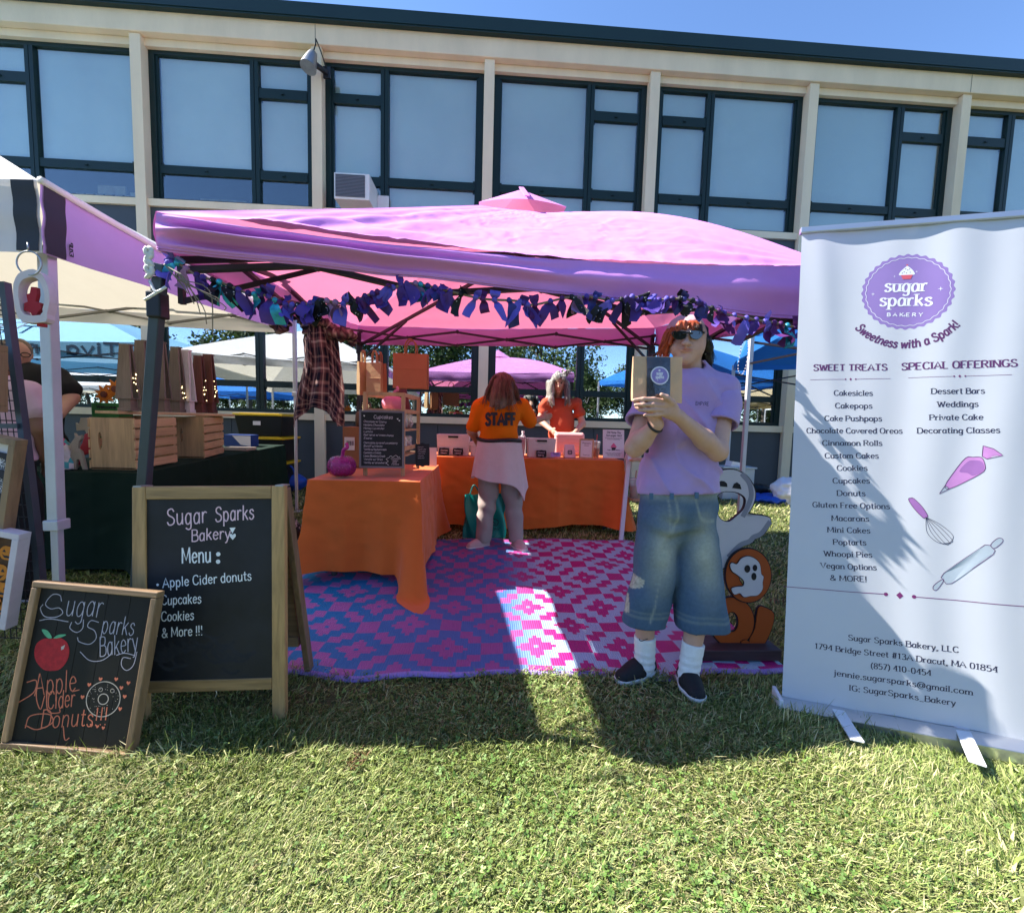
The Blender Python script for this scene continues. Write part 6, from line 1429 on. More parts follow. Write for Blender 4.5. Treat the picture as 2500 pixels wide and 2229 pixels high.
# little things on the green table
m_felt = mat('orange_felt', (.6, .17, .02), rough=.8); m_gg = mat('green_paint', (.03, .16, .04), rough=.6); m_redp = mat('red_paint', (.35, .01, .02), rough=.5, var=.1); m_deer = mat('grey_plywood', (.3, .25, .2), rough=.7, var=.1)
t = thing('flower_planter', 'green wooden planter with two orange felt flowers behind the near crate', 'planter', pix(268, 1000, 3.8))
mb = MB(); a = pix(234, 1012, 3.8); b_ = pix(300, 985, 3.8); mb.box((a.x, 3.76, GZ+.02), (b_.x, 3.9, b_.z)); mb.build('box', m_gg, t, bevel=.004)
mb = MB(); text(mb, 'Welcome', plane((a.x, 3.757, b_.z-.045), (1, 0, 0), (0, 0, 1)), .12, 0, .025, .006, .15); mb.build('lettering', m_txt, t)
for px, py, r_ in ((255, 963, 24), (282, 950, 25)):
    c = pix(px, py, 3.78); k = r_*3.78/FPX; mb = MB(); mb.prism([(k*(1 if q % 2 == 0 else .55)*math.cos(q*math.pi/9), k*(1 if q % 2 == 0 else .55)*math.sin(q*math.pi/9)) for q in range(18)], c, (1, 0, 0), (0, 0, 1), .01); fl_ = mb.build('flower', m_felt, t)
    mb = MB(); mb.lathe([(.001, .0), (k*.3, .004), (k*.3, .012), (.001, .014)], c, 12, (0, -1, 0)); mb.build('flower_centre', m_redw, fl_)
    mb = MB(); mb.tube([c+V((0, .012, -k*.4)), V((c.x, 3.81, b_.z-.01))], .005, 5); mb.build('stem', m_gg, t)
def cutout(name, label, cat_, pts, Y, mt, th=.02):
    P = [pix(*q, Y) for q in pts]; o = min(P, key=lambda p: p.z); mb = MB(); mb.prism([(p.x-o.x, p.z-o.z) for p in P], o, (1, 0, 0), (0, 0, 1), th); return tag(mb.build(name, mt, bevel=.003), label, cat_)
cutout('deer_figure', 'grey plywood deer standing at the table edge', 'ornament', [(160, 1145), (170, 1118), (174, 1100), (170, 1085), (175, 1078), (182, 1068), (180, 1057), (188, 1066), (198, 1062), (200, 1070), (192, 1078), (190, 1096), (198, 1102), (203, 1120), (210, 1147), (201, 1147), (193, 1122), (187, 1122), (184, 1147), (175, 1147), (179, 1122), (170, 1145)], 3.28, m_deer)
cutout('red_ornament', 'angular red wooden ornament behind the deer', 'ornament', [(190, 1098), (200, 1082), (206, 1060), (216, 1056), (221, 1085), (222, 1105), (203, 1112)], 3.42, m_redp)
cutout('cow_figure', 'pale wooden animal cut-out behind the red ornament', 'ornament', [(184, 1032), (192, 1036), (196, 1020), (222, 1020), (222, 1062), (212, 1062), (206, 1050), (186, 1052)], 3.6, mat('cream_plywood', (.42, .36, .3), rough=.7))
# shallow tray, blue box and flat brown holder at the far end of the green table
c = pix(570, 1082, 5.0); t = thing('display_box', 'blue and white folded box at the far end of the green table', 'box', (c.x, 5.1, GZ+GT*1.9)); z_ = GZ+GT*1.9+.004; mb = MB(); mb.box((c.x-.13, 5.05, z_), (c.x+.16, 5.22, z_+.13)); mb.build('box', mat('navy_blue_card', (.02, .05, .2), rough=.5), t); mb = MB(); mb.add([V((c.x-.04, 5.048, z_+.12)), V((c.x+.05, 5.048, z_+.02)), V((c.x+.16, 5.048, z_+.0)), V((c.x+.16, 5.048, z_+.12))], [(0, 1, 2, 3)]); mb.build('white_panel', m_print, t)
c = pix(578, 1086, 4.7); mb = MB(); z_ = GZ+GT*1.5+.004; mb.box((c.x-.12, 4.6, z_), (c.x+.15, 4.8, z_+.03)); tag(mb.build('tray', m_deer, bevel=.004), 'flat brown tray near the far end of the green table', 'tray')
# stacked black totes with yellow lids
m_yel = mat('yellow_lid_plastic', (.6, .4, .01), rough=.4, var=.05); m_tote = mat('black_tote_plastic', (.008, .008, .009), rough=.4, var=.1)
tx = pix(650, 1040, 5.75).x; zz = gz(5.75)
tops = [pix(650, 1178, 5.6).z, pix(650, 1066, 5.6).z, pix(650, 1009, 5.6).z]; tops[0] = (tops[1]+zz)/2+.05
for i, lb in enumerate(('black tote with yellow lid, bottom of the stack', 'black tote with yellow lid, middle of the stack', 'black tote with yellow lid and white label, top of the stack')):
    z1 = tops[i]; z0 = zz+.006 if i == 0 else tops[i-1]+.002; w_ = .3; t = thing('storage_tote', lb, 'storage box', (tx, 5.8, z0), 'stacked totes behind the green table')
    mb = MB(); lo = [V((tx-w_*.86, 5.6, z0)), V((tx+w_*.86, 5.6, z0)), V((tx+w_*.86, 6.0, z0)), V((tx-w_*.86, 6.0, z0))]; hi = [V((tx-w_*.97, 5.56, z1-.035)), V((tx+w_*.97, 5.56, z1-.035)), V((tx+w_*.97, 6.04, z1-.035)), V((tx-w_*.97, 6.04, z1-.035))]
    mb.add(lo+hi, [(3, 2, 1, 0), (4, 5, 6, 7), (0, 1, 5, 4), (1, 2, 6, 5), (2, 3, 7, 6), (3, 0, 4, 7)]); mb.build('tub', m_tote, t, bevel=.01)
    mb = MB(); mb.box((tx-w_, 5.54, z1-.034), (tx+w_, 6.06, z1-.008)); mb.box((tx-w_*.8, 5.58, z1-.0079), (tx+w_*.8, 6.02, z1)); mb.build('lid', m_yel, t, bevel=.006)
    if i == 2: mb = MB(); mb.box((tx-.07, 5.567, z1-.15), (tx+.02, 5.572, z1-.1)); mb.build('label', m_print, t)
m_blue = mat('bright_blue_nylon', (.01, .07, .4), rough=.5, var=.15, bump=.2, bsc=20)
def lump(name, label, cat_, px, py, Y, r_, m_, sd, nz=.02, z=None):
    c = pix(px, py, Y); z0 = gz(Y) if z is None else z; t = thing(name, label, cat_, (c.x, Y, z0)); s = Sdf((c.x-r_[0]*1.4, Y-r_[1]*1.4, z0-.02), (c.x+r_[0]*1.4, Y+r_[1]*1.4, z0+r_[2]*2.6), max(.01, max(r_)/22)); s.ell((c.x, Y, z0+r_[2]*.85), r_, .02); s.displace(lambda P: nz*vnoise(P, 9, sd)+nz*.5*vnoise(P, 21, sd)); s.cut((0, 0, z0+.002), (0, 0, -1)); s.build('body', m_, t); return t, c, z0
t, c, z0 = lump('cooler_bag', 'bright blue cooler bag by the wall, under the shirt', 'bag', 712, 1140, 5.9, (.18, .14, .13), m_blue, 3)
mb = MB(); mb.tube(crom([V((c.x-.1, 5.78, z0+.22)), V((c.x-.12, 5.76, z0+.33)), V((c.x+.05, 5.76, z0+.34)), V((c.x+.1, 5.78, z0+.22))], 5), .014, 6); mb.build('handle', m_blue, t, smooth=True)
m_bw = mat('black_white_canvas', (.02, .02, .022), rough=.7, bump=.2, bsc=40)
N = m_bw.node_tree.nodes; wv = N.new('ShaderNodeTexNoise'); wv.inputs['Scale'].default_value = 7; cr = N.new('ShaderNodeValToRGB'); cr.color_ramp.interpolation = 'CONSTANT'; cr.color_ramp.elements[0].color = (.015, .015, .017, 1); cr.color_ramp.elements[1].position = .56; cr.color_ramp.elements[1].color = (.5, .48, .45, 1); m_bw.node_tree.links.new(wv.outputs[0], cr.inputs[0]); m_bw.node_tree.links.new(cr.outputs[0], N['Principled BSDF'].inputs['Base Color'])
t, c, z0 = lump('duffel_bag', 'black and white patterned duffel bag beside the near orange table', 'bag', 690, 1220, 3.75, (.14, .2, .15), m_bw, 8)
mb = MB(); mb.tube(crom([V((c.x-.1, 3.6, z0+.2)), V((c.x-.08, 3.58, z0+.36)), V((c.x+.02, 3.6, z0+.38)), V((c.x+.06, 3.62, z0+.22))], 5), .014, 6); mb.build('strap', m_print, t, smooth=True)
# ---- right background by the wall
m_clear = mat('frosted_clear_plastic', (.6, .66, .7), rough=.25, alpha=.6, var=.05)
c0, c1 = pix(1753, 1148, 5.9), pix(1834, 1148, 5.9); t = thing('clear_box', 'clear plastic tub by the school wall behind the ghost', 'storage box', ((c0.x+c1.x)/2, 5.9, gz(5.9))); mb = MB(); z0 = gz(5.9); zt_ = pix(1790, 1142, 5.9).z
mb.box((c0.x+.02, 5.78, z0+.004), (c1.x-.02, 6.05, zt_)); mb.build('tub', m_clear, t, bevel=.01); mb = MB(); mb.box((c0.x, 5.76, zt_+.001), (c1.x, 6.07, zt_+.025)); mb.build('rim', m_clear, t, bevel=.006)
mb = MB(); mb.obox(V((c0.x+.12, 5.8, zt_+.03)), V((.2, .02, -.03)), V((0, .15, 0)), V((.02, 0, .07))); mb.build('folded_paper', m_print, t)
lump('blue_tarp', 'crumpled blue tarpaulin on the grass by the wall', 'tarpaulin', 1885, 1190, 5.7, (.34, .2, .06), m_blue, 5, .03)
lump('black_bag', 'black bag slumped on the blue tarpaulin', 'bag', 1850, 1160, 6.0, (.18, .14, .12), m_tote, 6, .03)
lump('checked_cloth', 'crumpled pale cloth heaped by the banner edge', 'cloth', 1925, 1150, 5.6, (.2, .15, .2), m_print, 7, .03)
c = pix(1812, 830, 3.75); mb = MB(); t = thing('bead_string', 'string of black and white beads hanging from the white tent pole', 'beads', (c.x, 3.75, c.z-.4))
pts = crom([c, c+V((-.01, 0, -.12)), c+V((-.02, 0, -.25)), c+V((.02, 0, -.3)), c+V((.05, 0, -.22)), c+V((.06, 0, -.08)), c+V((.05, 0, 0))], 8)
for k, q in enumerate(pts[::2]): mb.lathe([(.001, -.006), (.0065, 0), (.001, .006)], q, 6)
mb.build('beads', m_print, t); mb = MB(); mb.tube(pts, .002, 4); mb.build('thread', m_txt, t)
# ---- left edge: hanging ornament, wire rack with framed signs
Y = 1.77; ot = pix(76, 660, Y); t = thing('hanging_ornament', 'white oval ring with a red wooden hydrant inside, hung from the tent', 'ornament', pix(76, 785, Y))
OUT = [(62, 663), (80, 657), (97, 668), (110, 700), (113, 735), (108, 765), (105, 785), (60, 787), (47, 760), (42, 725), (42, 695), (50, 672)]; cx, cy = 77, 725
def o2(k): return [(pix(cx+(x-cx)*k, cy+(y-cy)*k, Y).x-ot.x, pix(cx+(x-cx)*k, cy+(y-cy)*k, Y).z-ot.z) for x, y in OUT]
mb = MB(); mb.ring(smooth2(o2(1), 2), smooth2(o2(.72), 2), ot, (1, .25, 0), (0, 0, 1), .045); mb.build('ring', m_whw, t, smooth=False)
def redp(pts, nm): P = [(pix(a, b, Y).x-ot.x, pix(a, b, Y).z-ot.z) for a, b in pts]; mb = MB(); mb.prism(P, ot+V((0, .01, 0)), (1, .25, 0), (0, 0, 1), .02); mb.build(nm, m_redp, t, bevel=.002)
redp([(70, 699), (82, 699), (83, 716), (80, 735), (91, 737), (92, 752), (84, 762), (82, 772), (74, 772), (70, 762), (57, 758), (57, 740), (64, 736), (61, 718), (68, 715)], 'hydrant'); redp([(82, 786), (98, 788), (98, 796), (83, 795)], 'hydrant_foot')
mb = MB(); c = pix(71, 643, Y); k = 26*Y/FPX; mb.tube([c+V((k*math.cos(q*math.pi/14), 0, k*math.sin(q*math.pi/14))) for q in range(28)], .003, 5, closed=True); mb.tube([c+V((0, 0, k)), c+V((0, 0, k+.03))], .003, 5); mb.build('wire_ring', m_alu, t, smooth=True)
m_wire = mat('black_wire', (.012, .012, .014), rough=.5); yR = 1.95
t = thing('wire_rack', 'black wire grid rack at the left edge with framed signs', 'rack', pix(60, 1500, yR))
rp = [pix(12, 690, 2.03), pix(25, 800, 2.03), pix(57, 1040, 2.0), pix(92, 1330, 1.96), pix(110, 1560, 1.93)]; rp[-1].z = max(rp[-1].z, .02)
mb = MB()
for a, b in zip(rp, rp[1:]): mb.bar(a, b, .024, .03, (0, 1, 0))
mb.tube(crom([rp[1], pix(10, 725, 2.04), pix(-20, 705, 2.05), pix(-80, 690, 2.06)], 6), .014, 8); mb.bar(pix(-70, 1040, 2.01), rp[2], .02, .05, (0, 1, 0)); mb.build('frame', m_leg, t)
mb = MB()
for k in range(40):
    q = k/39; i = min(int(q*4), 3); a = rp[i].lerp(rp[i+1], q*4-i); mb.tube([a+V((.0, .005, 0)), a+V((-.35, .02, .0))], .0024, 4)
for k in range(1, 14): mb.tube([p+V((-.024*k, .005, 0)) for p in rp], .0024, 4)
mb.build('grid', m_wire, t)
def framed(label, pts, Y, paint, frame, draw=None):
    P = [pix(a, b, Y) for a, b in pts]; u = (P[1]-P[0]); w_ = u.length; u.normalize(); v = P[3]-P[0]; h_ = v.length; v = (v-u*v.dot(u)).normalized(); n = u.cross(v); o = P[0]; S = plane(o, u, v)
    t = thing('framed_sign', label, 'sign', o); f = .026
    mb = MB(); mb.obox(S(0, 0, -.02), u*w_, n*.016, v*h_); bd = mb.build('panel', paint, t)
    for x0, x1, y0, y1 in ((-f, w_+f, -f, 0), (-f, w_+f, h_, h_+f), (-f, 0, 0, h_), (w_, w_+f, 0, h_)): mb = MB(); mb.obox(S(x0, y0, -.025), u*(x1-x0), n*.05, v*(y1-y0)); mb.build('frame', frame, t, bevel=.002)
    if draw: draw(S, w_, h_, bd)
def animals(S, w_, h_, bd):
    mb = MB()
    for cy, k, fat in ((.84, .05, .5), (.6, .055, .7), (.3, .06, .8)):
        cx = w_*.72; y = cy*h_; patch(mb, smooth2([(cx-k, y), (cx-k*.7, y+k*fat*.6), (cx+k*.2, y+k*fat*.5), (cx+k*.5, y+k*1.3*(1.2-fat)), (cx+k*.8, y+k*.9), (cx+k*.7, y), (cx+k*.4, y-k*.2), (cx+k*.4, y-k), (cx+k*.2, y-k), (cx+k*.1, y-k*.3), (cx-k*.5, y-k*.3), (cx-k*.6, y-k), (cx-k*.8, y-k)], 2), S, .002)
    mb.build('animal_print', m_txt, bd)
    mb = MB()
    for s, y in (('HENS', .72), ('COWS', .46), ('PIGS', .14)): text(mb, s, lambda a, b, l=0: S(w_*.72-b, y*h_-.04+a, l), .04, -.005, .016, .003, .07)
    mb.build('lettering', m_txt, bd)
def jacks(S, w_, h_, bd):
    mb = MB(); r = np.random.default_rng(2); cs_ = [(w_*.66, h_*.8, .034), (w_*.4, h_*.56, .04), (w_*.62, h_*.36, .036), (w_*.3, h_*.2, .038), (w_*.75, h_*.14, .03)]
    for x, y, k in cs_: patch(mb, disc(20, k, x, y, k*.9, k*.04, 6), S, .001)
    pm_ = mb.build('pumpkin_print', mat('orange_print', (.6, .2, .02), rough=.6, var=.2, vsc=30), bd); mb = MB()
    for x, y, k in cs_:
        for s in (-1, 1): patch(mb, [(x+s*k*.4-k*.2, y+k*.1), (x+s*k*.4+k*.2, y+k*.1), (x+s*k*.4, y+k*.45)], S, .002)
        patch(mb, [(x-k*.6, y-k*.15), (x-k*.3, y-k*.35), (x, y-k*.3), (x+k*.3, y-k*.35), (x+k*.6, y-k*.15), (x+k*.3, y-k*.6), (x-k*.3, y-k*.6)], S, .002)
    mb.build('pumpkin_face', m_txt, pm_)
framed('white framed sign with black farm animals on the wire rack', [(-60, 1265), (8, 1278), (34, 1085), (-34, 1072)], 1.9, m_print, m_brn, animals)
framed('wooden frame at the upper left of the wire rack', [(-70, 985), (-12, 990), (14, 862), (-50, 855)], 1.93, m_deer, m_brn)
framed('white framed sign of carved pumpkins at the foot of the wire rack', [(-42, 1505), (14, 1515), (62, 1318), (4, 1306)], 1.88, mat('dark_brown_print', (.09, .04, .02), rough=.6, var=.5, vsc=25), m_whw, jacks)
# ================================================================ PEOPLE
def skin(name, c): return mat(name, c, rough=.5, attr=True, var=.07, vsc=40, spec=.35)
m_skin = skin('fair_skin', (.5, .3, .22)); 
def rot_align(d):                           # rotation with local z along d
    return V(d).to_track_quat('Z', 'Y').to_matrix()
def shoe(t, heel, toe, m_up, m_sole, wd=.044, hgt=.085, name='shoe'):
    h_, e = V(heel), V(toe); d = (e-h_); d.z = 0; L_ = d.length; d.normalize(); z = h_.z
    s = Sdf(np.minimum(h_, e)-.09, np.maximum(h_, e)+np.array((.09, .09, .16)), .006)
    up = V((0, 0, 1)); P = lambda a, b: tuple(h_+d*(L_*a)+up*b)
    s.cap(P(.12, .035), P(.55, .032), wd*.78, wd*.92, .02).cap(P(.55, .03), P(.9, .024), wd*.95, wd*.8, .02).cap(P(.16, .05), P(.2, hgt), wd*.7, wd*.72, .02).cap(P(.3, hgt*.8), P(.72, .045), wd*.55, wd*.6, .02)
    s.cut((0, 0, z+.016), (0, 0, -1)); o = s.build(name, m_up, t)
    s = Sdf(np.minimum(h_, e)-.09, np.maximum(h_, e)+np.array((.09, .09, .12)), .006)
    s.cap(P(.12, .02), P(.55, .02), wd*.86, wd*1.0, .02).cap(P(.55, .02), P(.9, .02), wd*1.02, wd*.88, .02); s.cut((0, 0, z+.002), (0, 0, -1)); s.cut((0, 0, z+.026), (0, 0, 1)); s.build('sole', m_sole, o)
    mb = MB(); n_ = V((-d.y, d.x, 0))
    for k in range(4):
        a = h_+d*(L_*(.42+.09*k))+up*(hgt*.86-.011*k); mb.tube(crom([a-n_*wd*.42-up*.008, a+up*.004, a+n_*wd*.42-up*.008], 3), .003, 5)
    mb.build('lace', m_up, o); return o
def boy():
    t = thing('person', 'person in lilac T-shirt, baggy jean shorts and sunglasses holding up a paper bag', 'person', (.82, 1.86, 0))
    Y = 1.93
    LS, RS = pix(1594, 957, 1.98), pix(1770, 954, 1.98); LE, RE = pix(1550, 1092, 1.86), pix(1752, 1102, 1.84); LW, RW = pix(1603, 1036, 1.755), pix(1655, 1016, 1.735)
    HC = pix(1680, 826, 1.985)
    s = Sdf((.35, 1.6, -.02), (1.15, 2.2, 1.72), .0045)
    # head: skull, jaw, chin, nose, brow, ears, neck
    s.ell(HC, (.076, .094, .092), 0).ell(pix(1675, 856, 1.945), (.058, .06, .06), .04).ell(pix(1672, 879, 1.915), (.026, .024, .02), .03).ell(pix(1649, 850, 1.935), (.02, .022, .026), .03).ell(pix(1704, 850, 1.935), (.02, .022, .026), .03)
    s.cap(pix(1676, 822, 1.893), pix(1675, 838, 1.868), .009, .0135, .014).ell(pix(1668, 839, 1.876), (.009, .009, .007), .008).ell(pix(1684, 839, 1.876), (.009, .009, .007), .008)
    s.ell(pix(1676, 812, 1.9), (.052, .012, .012), .02).cap(pix(1660, 852.5, 1.888), pix(1675, 850.5, 1.88), .0055, .0065, .006).cap(pix(1675, 850.5, 1.88), pix(1692, 853.5, 1.89), .0065, .005, .006).cap(pix(1663, 856.5, 1.888), pix(1688, 857, 1.888), .006, .006, .006)
    s.cap(pix(1655, 854.2, 1.88), pix(1697, 855, 1.883), .0022, .0022, .004, '-')
    for q in ((1633, 848), (1722, 846)): s.ell(pix(*q, 1.985), (.012, .024, .03), .012)
    s.cap(pix(1682, 872, 1.99), pix(1686, 935, 2.0), .05, .056, .03)
    # trunk (inside the clothes), arms, legs
    s.cap(LS+(RS-LS)*.18, LS+(RS-LS)*.82, .07, .07, .03).cap(pix(1680, 985, 1.985), pix(1662, 1150, 1.96), .105, .1, .04, fl=((0, 1, 0), .8)).cap(pix(1655, 1150, 1.95), pix(1655, 1230, 1.93), .11, .11, .04)
    for S_, E_, W_ in ((LS, LE, LW), (RS, RE, RW)):
        s.cap(S_, E_, .047, .04, .02).cap(E_, E_.lerp(W_, .35), .042, .041, .02).cap(E_.lerp(W_, .35), W_, .041, .0265, .02)
    s.cap(pix(1612, 1240, 1.93), pix(1580, 1450, 1.92), .06, .05, .03).cap(pix(1580, 1450, 1.92), pix(1575, 1500, 1.94), .05, .05, .02).cap(pix(1575, 1500, 1.94), pix(1574, 1618, 1.95), .05, .033, .02)
    s.cap(pix(1697, 1240, 1.92), pix(1705, 1450, 1.88), .06, .05, .03).cap(pix(1705, 1450, 1.88), pix(1700, 1510, 1.88), .05, .05, .02).cap(pix(1700, 1510, 1.88), pix(1680, 1640, 1.87), .05, .033, .02)
    # near hand: palm, four fingers under the bag, thumb against its corner
    P = lambda a, b, y: pix(a, b, y)
    s.cap(RW, P(1634, 1003, 1.715), .0265, .028, .012).cap(P(1642, 996, 1.712), P(1624, 986, 1.7), .022, .017, .012).cap(P(1640, 1012, 1.72), P(1620, 1008, 1.705), .022, .016, .012)
    for k, ch in enumerate((((1626, 981, 1.70), (1596, 975, 1.685), (1570, 974.5, 1.68), (1549, 977, 1.685)), ((1624, 991, 1.697), (1594, 988, 1.678), (1570, 988, 1.675), (1551, 989, 1.68)),
                            ((1621, 1001, 1.698), (1597, 1000.5, 1.68), (1576, 1001, 1.677), (1561, 1001, 1.682)), ((1619, 1011, 1.702), (1600, 1013, 1.688), (1585, 1014, 1.684), (1574, 1014, 1.688)))):
        s.chain([P(*q) for q in ch], [.0098-.0004*k, .0094-.0004*k, .0086-.0004*k, .0074-.0004*k], .006)
    s.chain([P(1647, 1000, 1.715), P(1641, 983, 1.69), P(1628, 971, 1.676), P(1615, 963.5, 1.672)], [.017, .0125, .0105, .008], .008)
    # far hand, cupped behind and below
    s.cap(LW, P(1596, 1014, 1.75), .026, .027, .012).cap(P(1600, 1010, 1.75), P(1585, 994, 1.745), .022, .018, .012)
    for k, ch in enumerate((((1590, 988, 1.765), (1582, 975, 1.775), (1578, 962, 1.775), (1576, 952, 1.77)), ((1584, 990, 1.75), (1573, 980, 1.76), (1566, 968, 1.765), (1563, 958, 1.762)), ((1581, 996, 1.735), (1567, 990, 1.735), (1556, 985, 1.738), (1549, 980, 1.745)), ((1582, 1003, 1.725), (1570, 1000, 1.72), (1560, 997, 1.72), (1553, 994, 1.725)))):
        s.chain([P(*q) for q in ch], [.0095, .009, .0083, .007], .006)
    s.chain([P(1606, 1004, 1.735), P(1612, 990, 1.725), P(1614, 978, 1.72)], [.015, .011, .008], .008)
    lipc = np.array(pix(1676, 854.5, 1.885)); base = np.array((.5, .29, .215)); jaw = np.array(pix(1676, 865, 1.9))
    def cf(v):
        c = np.tile(base, (len(v), 1)); d = (v-lipc)*np.array((1/.026, 1/.03, 1/.0085)); k = np.clip(1.6-(d**2).sum(1), 0, 1)[:, None]*.75; c = c*(1-k)+np.array((.4, .14, .12))*k
        for q in ((1645, 843), (1708, 842)):
            d = (v-np.array(pix(*q, 1.9)))/.03; k = np.exp(-(d**2).sum(1))[:, None]*.25; c = c*(1-k)+np.array((.55, .2, .16))*k
        nt_ = np.array(pix(1675, 838, 1.87)); k = np.exp(-(((v-nt_)/.014)**2).sum(1))[:, None]*.2; c = c*(1-k)+np.array((.55, .2, .16))*k
        for q in ((1670.5, 843), (1681, 843)):
            k = np.exp(-(((v-np.array(pix(*q, 1.872)))/np.array((.004, .01, .003)))**2).sum(1))[:, None]*.7; c = c*(1-k)+np.array((.12, .04, .03))*k
        return c
    s.build('body', m_skin, t, colfn=cf)
    # hair: orange on one side, black on the other, under a pale pink bandana-like cap
    m_hair = mat('two_tone_hair', (.5, .5, .5), rough=.45, attr=True, var=.3, vsc=60, stretch=(1, 1, .12), bump=.6, bsc=150)
    h_ = Sdf((HC.x-.2, HC.y-.16, HC.z-.26), (HC.x+.2, HC.y+.2, HC.z+.16), .005)
    h_.ell(HC+V((0, .018, .012)), (.083, .092, .09), 0)
    for k, (a, b, r0, r1) in enumerate((((1638, 812, 1.95), (1622, 858, 1.955), .02, .014), ((1632, 815, 1.97), (1610, 862, 1.975), .02, .01), ((1640, 820, 2.0), (1622, 875, 2.0), .024, .01), ((1645, 808, 1.93), (1634, 838, 1.925), .012, .008), ((1636, 840, 1.98), (1628, 880, 1.98), .016, .008),
            ((1716, 808, 1.95), (1730, 850, 1.96), .022, .022), ((1724, 845, 1.97), (1732, 885, 1.98), .024, .016), ((1722, 860, 2.0), (1716, 902, 2.01), .028, .012), ((1712, 800, 1.925), (1722, 830, 1.93), .014, .012), ((1728, 850, 1.99), (1738, 868, 1.99), .014, .006), ((1705, 870, 2.03), (1712, 905, 2.03), .03, .012))):
        h_.cap(pix(*a), pix(*b), r0, r1, .012)
    h_.ell(pix(1676, 850, 1.9), (.062, .056, .075), .0, '-').ell(pix(1676, 826, 1.885), (.064, .04, .042), .0, '-')
    for a, b, r0 in (((1660, 791), (1646, 808), .015), ((1668, 789), (1660, 808), .013), ((1675, 790), (1672, 803), .009), ((1686, 789), (1692, 806), .013), ((1695, 791), (1704, 808), .015), ((1706, 796), (1714, 812), .012)):
        h_.cap(pix(*a, 1.9), pix(*b, 1.888), r0, .006, .008)
    h_.displace(lambda P_: .005*vnoise(P_*np.array((1, 1, .25)), 95, 3)+.003*vnoise(P_*np.array((1, 1, .2)), 170, 4))
    def hc(v):
        k = (v[:, 0] > HC.x+.002)[:, None]; return np.where(k, np.array((.008, .006, .006)), np.array((.42, .07, .02)))
    h_.build('hair', m_hair, t, colfn=hc)
    cp = Sdf((HC.x-.14, HC.y-.14, HC.z-.02), (HC.x+.14, HC.y+.17, HC.z+.15), .005); cp.ell(HC+V((-.006, .02, .02)), (.088, .1, .092), 0); cp.cut(HC+V((0, -.08, .068)), (0, -.45, -.88)); cp.displace(lambda P_: .002*vnoise(P_, 60, 2)); cp.build('cap', mat('pale_pink_cotton', (.66, .36, .4), rough=.85, var=.06, bump=.2, bsc=250), t)
    # sunglasses
    m_lens = mat('dark_lens', (.006, .006, .008), rough=.06, var=0, spec=.7, coat=.5); g = MB(); ly = 1.868
    for q, sg in (((1659, 819), 1), ((1700, 818), -1)):
        c = pix(*q, ly+.004); k = ly/FPX; out = [(-18*k, 8*k), (-6*k, 11*k), (12*k, 10*k), (17*k, 7*k), (16*k, -4*k), (8*k, -10*k), (-6*k, -10*k), (-15*k, -3*k)]
        out = [(x*sg, y) for x, y in out]; g.prism(smooth2(out, 3), c, V((1, .18*(-sg), 0)), (0, 0, 1), .007)
    gl_ = g.build('sunglasses', m_lens, t, smooth=False, bevel=.0015)
    g = MB(); g.tube(crom([pix(1667, 815, ly-.002), pix(1679, 813, ly-.006), pix(1691, 814, ly-.002)], 4), .0035, 6); g.bar(pix(1642, 813, ly+.008), pix(1634, 816, ly+.12), .005, .009); g.bar(pix(1718, 812, ly+.008), pix(1724, 814, ly+.12), .005, .009); g.build('glasses_frame', m_black, gl_)
    g = MB(); 
    for q in ((1634, 862), (1722, 862)): c = pix(*q, 1.965); g.tube([c+V((.0, .006*math.cos(a), .007*math.sin(a)-.0)) for a in [k*math.pi/6 for k in range(12)]], .0018, 5, closed=True)
    g.build('earring', m_alu, t)
    # T-shirt
    m_tee = mat('lilac_cotton_jersey', (.37, .25, .48), rough=.9, var=.07, vsc=9, bump=.55, bsc=11, sheen=.25, spec=.15)
    tee = Sdf((.45, 1.68, .85), (1.15, 2.2, 1.5), .006); fy = (0, 1, 0)
    tee.cap(pix(1692, 972, 1.99), pix(1676, 1060, 1.965), .152, .15, .0, fl=(fy, .72)).cap(pix(1676, 1060, 1.965), pix(1657, 1190, 1.935), .15, .178, .05, fl=(fy, .74)).cap(pix(1657, 1180, 1.935), pix(1655, 1222, 1.93), .178, .184, .03, fl=(fy, .74))
    tee.cap(LS+V((.01, 0, .012)), RS+V((-.01, 0, .012)), .056, .056, .06).cap(pix(1684, 925, 2.0), pix(1686, 905, 2.0), .09, .064, .05)
    tee.cap(LS, LS.lerp(LE, .3), .062, .066, .03).cap(RS, RS.lerp(RE, .3), .064, .07, .03)
    tee.ell(pix(1684, 893, 1.985), (.062, .066, .03), .01, '-')
    cx = pix(1665, 1100, 1.85)
    def folds(P_):
        x, y, z = P_[..., 0]-cx.x, P_[..., 1], P_[..., 2]; rd = lambda q: (1-np.abs(np.sin(q)))**2-.3
        r = -.016*rd(17*(x*.9+.28*(z-1.1))+2.2*vnoise(P_, 5, 2))*np.clip((1.36-z)*3, 0, 1)
        r -= .018*rd(24*(z*.5+x*.75)+2.5*vnoise(P_, 4, 5))*np.exp(-((x-.1)/.1)**2-((z-1.27)/.12)**2)+.018*rd(22*(z*.6-x*.7)+2.5*vnoise(P_, 4, 6))*np.exp(-((x+.1)/.1)**2-((z-1.2)/.12)**2)
        return r+.008*vnoise(P_, 9, 7)+.004*vnoise(P_, 24, 9)
    tee.displace(folds); tee.cut(pix(1655, 1207, 1.85), (.05, -.1, -1)); shirt = tee.build('t_shirt', m_tee, t)
